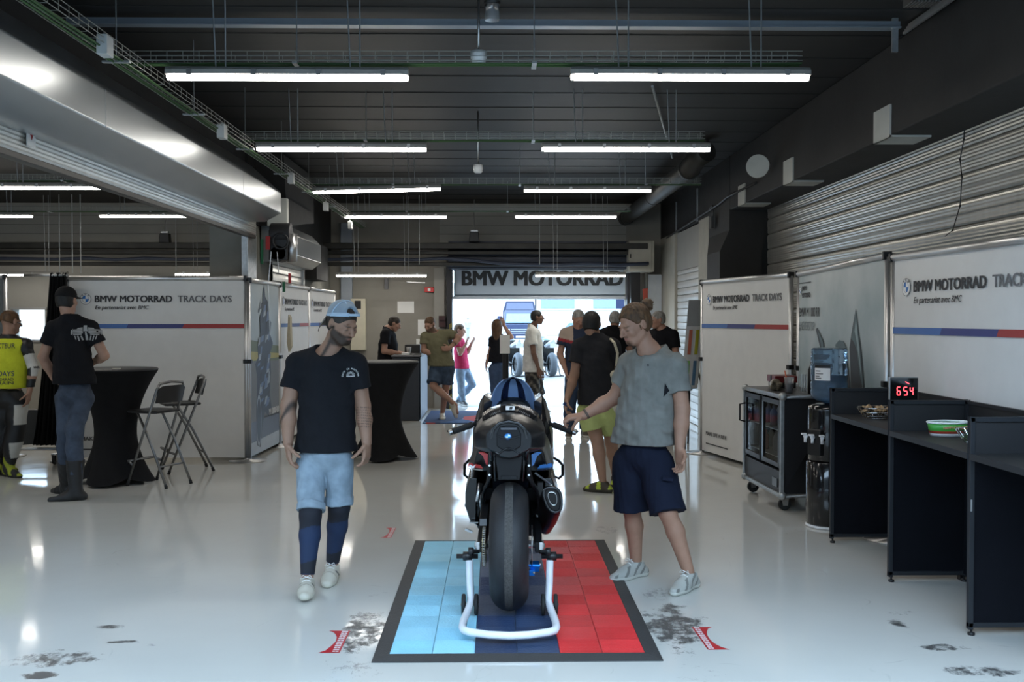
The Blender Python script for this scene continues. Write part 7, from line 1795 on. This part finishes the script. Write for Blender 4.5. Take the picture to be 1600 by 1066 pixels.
# black van
p = gp(812,541)
r = empty('van', (p.x,56,0), label='dark blue-black delivery van facing the rear door', cat='van')
VB = mat('van_navy', (.03,.04,.09), .3, coat=.5)
def vb(m):
    m.loft([[(x*k,y,z) for x, z in ((-1.0,.45),(1.0,.45),(1.02,1.2),(.98,1.3),(-.98,1.3),(-1.02,1.2))] for y, k in ((0,.92),(.25,1),(1.0,1))])
    m.loft([[(x,y,z) for x, z in ((-1.0,1.2),(1.0,1.2),(.98,1.28),(-.98,1.28))] for y in (.6,.9)]+[])
    m.loft([[(-.98,.95,1.25),(.98,.95,1.25),(.86,1.5,2.1),(-.86,1.5,2.1)],[(-1.0,6,.45),(1.0,6,.45),(1.0,6,2.2),(-1.0,6,2.2)]])
    m.loft([[(x,y,z) for x, z in ((-.98,.45),(.98,.45),(.98,2.05),(.80,2.62),(-.80,2.62),(-.98,2.05))] for y in (1.7,6.0)])
one('body', VB, r, vb, bevel=.06)
one('windscreen', mat('van_glass', (.16,.24,.26), .08), r, lambda m: m.add([(-.82,.93,1.36),(.82,.93,1.36),(.74,1.52,2.08),(-.74,1.52,2.08)], [(0,1,2,3)]))
one('roof_fairing', VB, r, lambda m: m.loft([[(-.80,1.5,2.1),(.80,1.5,2.1),(.74,1.75,2.62),(-.74,1.75,2.62)],[(-.8,2.3,2.1),(.8,2.3,2.1),(.78,2.3,2.64),(-.78,2.3,2.64)]]), bevel=.03)
one('grille', mat('van_grille', (.25,.26,.28), .5), r, lambda m: [m.box2((-.55,-.03,z),(.55,0,z+.05)) for z in (.75,.86,.97)])
for s in (-1, 1):
    one('headlight', mat('lamp_glass', (.7,.72,.75), .1), r, lambda m: m.box2((s*.6,-.03,.8),(s*.92,.02,1.02)), bevel=.02)
    one('wheel', RUBBER, r, lambda m: m.cyl((s*.78,.9,.34),(s*1.0,.9,.34),.34,24), bevel=.02)
    one('wing_mirror', VB, r, lambda m: m.box2((s*1.03,1.1,1.35),(s*1.3,1.2,1.75)), bevel=.03)
blk('number_plate', WHITE, (-.26,-.05,.52), (.26,-.03,.63), r)
# cars
def car(x, y, rz, c, label, k=1.0):
    r = empty('car', (x,y,0), rz, label, 'car', 'cars parked behind the rear door')
    pm = mat('car_paint_'+c[0], c[1], .3, coat=.4)
    one('body', pm, r, lambda m: (m.loft([[(x_*q,y_,z) for x_, z in ((-.86,.3),(.86,.3),(.9,.6),(.84,zt),(-.84,zt),(-.9,.6))] for y_, q, zt in ((-2.1,.85,.62),(-1.9,1,.75),(-.9,1,.88),(1.5,1,.92),(2.0,.95,.85),(2.1,.85,.6))]),
        m.loft([[(-.72,-.2,1.38),(.72,-.2,1.38),(.84,-.95,.88),(-.84,-.95,.88)],[(-.72,.9,1.42),(.72,.9,1.42),(.84,.9,.88),(-.84,.9,.88)],[(-.70,1.2,1.36),(.70,1.2,1.36),(.84,1.8,.88),(-.84,1.8,.88)]])), bevel=.05)
    one('windscreen', GLZ, r, lambda m: m.add([(-.76,-.93,.93),(.76,-.93,.93),(.66,-.24,1.34),(-.66,-.24,1.34)], [(0,1,2,3)]))
    for sx in (-1, 1):
        one('side_window', GLZ, r, lambda m: m.add([(sx*.855,-.7,.93),(sx*.855,1.5,.93),(sx*.745,1.0,1.34),(sx*.745,-.15,1.34)], [(0,1,2,3)]))
        one('headlight', mat('lamp_glass', (.7,.72,.75), .1), r, lambda m: m.box2((sx*.5,-2.12,.58),(sx*.8,-2.0,.7)), bevel=.01)
        for yy in (-1.35, 1.35): one('wheel', RUBBER, r, lambda m: m.cyl((sx*.72,yy,.31),(sx*.9,yy,.31),.31,20), bevel=.02)
    return r
car(gp(889,528).x-.5, 60, .5, ('silver',(.45,.46,.48)), 'silver car parked to the right of the van, seen through the rear door')
car(gp(875,528).x+4.9, 52, .35, ('white',(.7,.7,.7)), 'white car with its red tail, half hidden behind the bald man in navy')
car(gp(712,512).x+.3, 92, 1.3, ('grey',(.30,.34,.38)), 'small grey car far away near the left side of the rear door')
# beach-style parasol pole hanging over the apron
p = at(837,462,26); r = empty('parasol', (p.x,26,0), label='grey parasol on a thin pole outside the rear door', cat='parasol')
PG = mat('parasol_grey', (.16,.18,.22), .8)
one('canopy', PG, r, lambda m: m.lathe([(1.25,2.25),(.6,2.47),(.03,2.62)], n=8, caps=False)); one('pole', STEEL, r, lambda m: m.cyl((0,0,.03),(0,0,2.6),.02,10)); one('base', PG, r, lambda m: m.cyl((0,0,0),(0,0,.06),.22,20))
p = at(970,463,30); r = empty('flag_pole', (p.x,30,0), label='narrow dark banner pole at the right side of the rear door opening', cat='pole')
one('banner_cloth', mat('flag_navy', (.03,.04,.10), .7), r, lambda m: m.box2((-.14,0,1.9),(.14,.02,3.0))); one('pole', STEEL, r, lambda m: m.cyl((0,.03,0),(0,.03,3.0),.03,8))
# distant visitors
for i, (px, py, lb) in enumerate(((731,519,'distant person in grey far outside, right of the raspberry-shirted woman'),)):
    p = gp(px, py); Yd = min(p.y, 80)
    Yd = 75
    person(lb, Yd, dict(pel=(731,512), neck=(731,502.5), sha=(727,504), shb=(735,504), head=(731,499.5), ela=(726.5,509), wra=(727,514), elb=(735.5,509), wrb=(735,514), hia=(729,513), hib=(733,513), kna=(729.5,521), ana=(729.5,528.5), knb=(732.5,521), anb=(732.5,528.5)),
        skin=(.4,.3,.25), h=.03, hair='short', hairc='dark', top=dict(mat=cloth('grey_cloth', (.3,.3,.34)), hem=(731,513)), bottom=dict(kind='long', mat=cloth('grey_trousers',(.3,.32,.36))), shoes=dict(c=(.1,.1,.1)))
# two race bikes on stands outside
def race_bike(px, label, rz, yd=27.4):
    p = gp(px, 588); r = empty('motorcycle', (p.x,yd,0), rz, label, 'motorcycle', 'race motorcycles outside the rear door')
    T = Matrix.Translation((0,0,.335)) @ RX
    def wheel(m, y, w):
        T_ = Matrix.Translation((0,y,.335)) @ RX; n = 11
        pts = [(.2,-w*.4)]+[(.33-.27*w*2*(1-math.cos(a)), w/2*math.sin(a)) for a in np.linspace(-1.6,1.6,n)]+[(.2,w*.4)]
        m.lathe(pts, n=36, T=T_, caps=False); 
    t = one('rear_tyre', mat('dusty_slick', (.10,.11,.125), .7), r, lambda m: wheel(m, 0, .2)); one('wheel_rim', MATB, t, lambda m: m.cyl((-.06,0,.335),(.06,0,.335),.2,24))
    t = one('front_tyre', MATS['dusty_slick'], r, lambda m: wheel(m, 1.43, .12)); one('wheel_rim', MATB, t, lambda m: m.cyl((-.04,1.43,.335),(.04,1.43,.335),.2,24))
    one('swingarm', MATB, r, lambda m: [m.cyl((s*.13,0,.335),(s*.12,.55,.42),.025,8) for s in (-1,1)])
    one('tail_fairing', mat('race_white', (.6,.62,.66), .3), r, lambda m: m.loft([sym([(0,y,z+.06),(.05*k,y,z+.055),(.09*k,y,z+.01),(.06*k,y,z-.05),(0,y,z-.06)]) for y, z, k in ((-.15,.97,.5),(.05,.93,1.1),(.3,.86,1.4),(.5,.82,1.2))]), bevel=.01)
    one('number_plate', WHITE, r, lambda m: m.box2((-.10,-.17,.80),(.10,-.155,.92)))
    one('side_fairing', GLB, r, lambda m: m.loft([[(x,y,z) for x, z in ((-.12*k,1.0),(.12*k,1.0),(.24*k,.8),(.25*k,.55),(.12*k,.25),(-.12*k,.25),(-.25*k,.55),(-.24*k,.8))] for y, k in ((.45,.8),(.8,1),(1.1,1),(1.4,.5))]), bevel=.02)
    one('fuel_tank', mat('race_blue', (.05,.12,.3), .3), r, lambda m: m.ell((0,.72,.93),(.16,.26,.13),16))
    one('windscreen', mat('screen_pale', (.4,.45,.5), .2), r, lambda m: m.ell((0,1.1,1.05),(.15,.16,.13),14))
    one('handlebar', MATB, r, lambda m: m.tube([(-.36,.85,.90),(-.15,.93,.95),(.15,.93,.95),(.36,.85,.90)], .018, 8))
    one('exhaust', STEEL, r, lambda m: m.cyl((.2,-.02,.58),(.16,.45,.4),.055,16))
    one('paddock_stand', MATB, r, lambda m: m.tube([(-.18,.02,.3),(-.2,-.1,.05),(-.2,-.45,.04),(.2,-.45,.04),(.2,-.1,.05),(.18,.02,.3)], .016, 8))
race_bike(809, 'race motorcycle outside, left of the man in the white T-shirt', .28)
race_bike(862, 'race motorcycle outside, right of the man in the white T-shirt', .22)
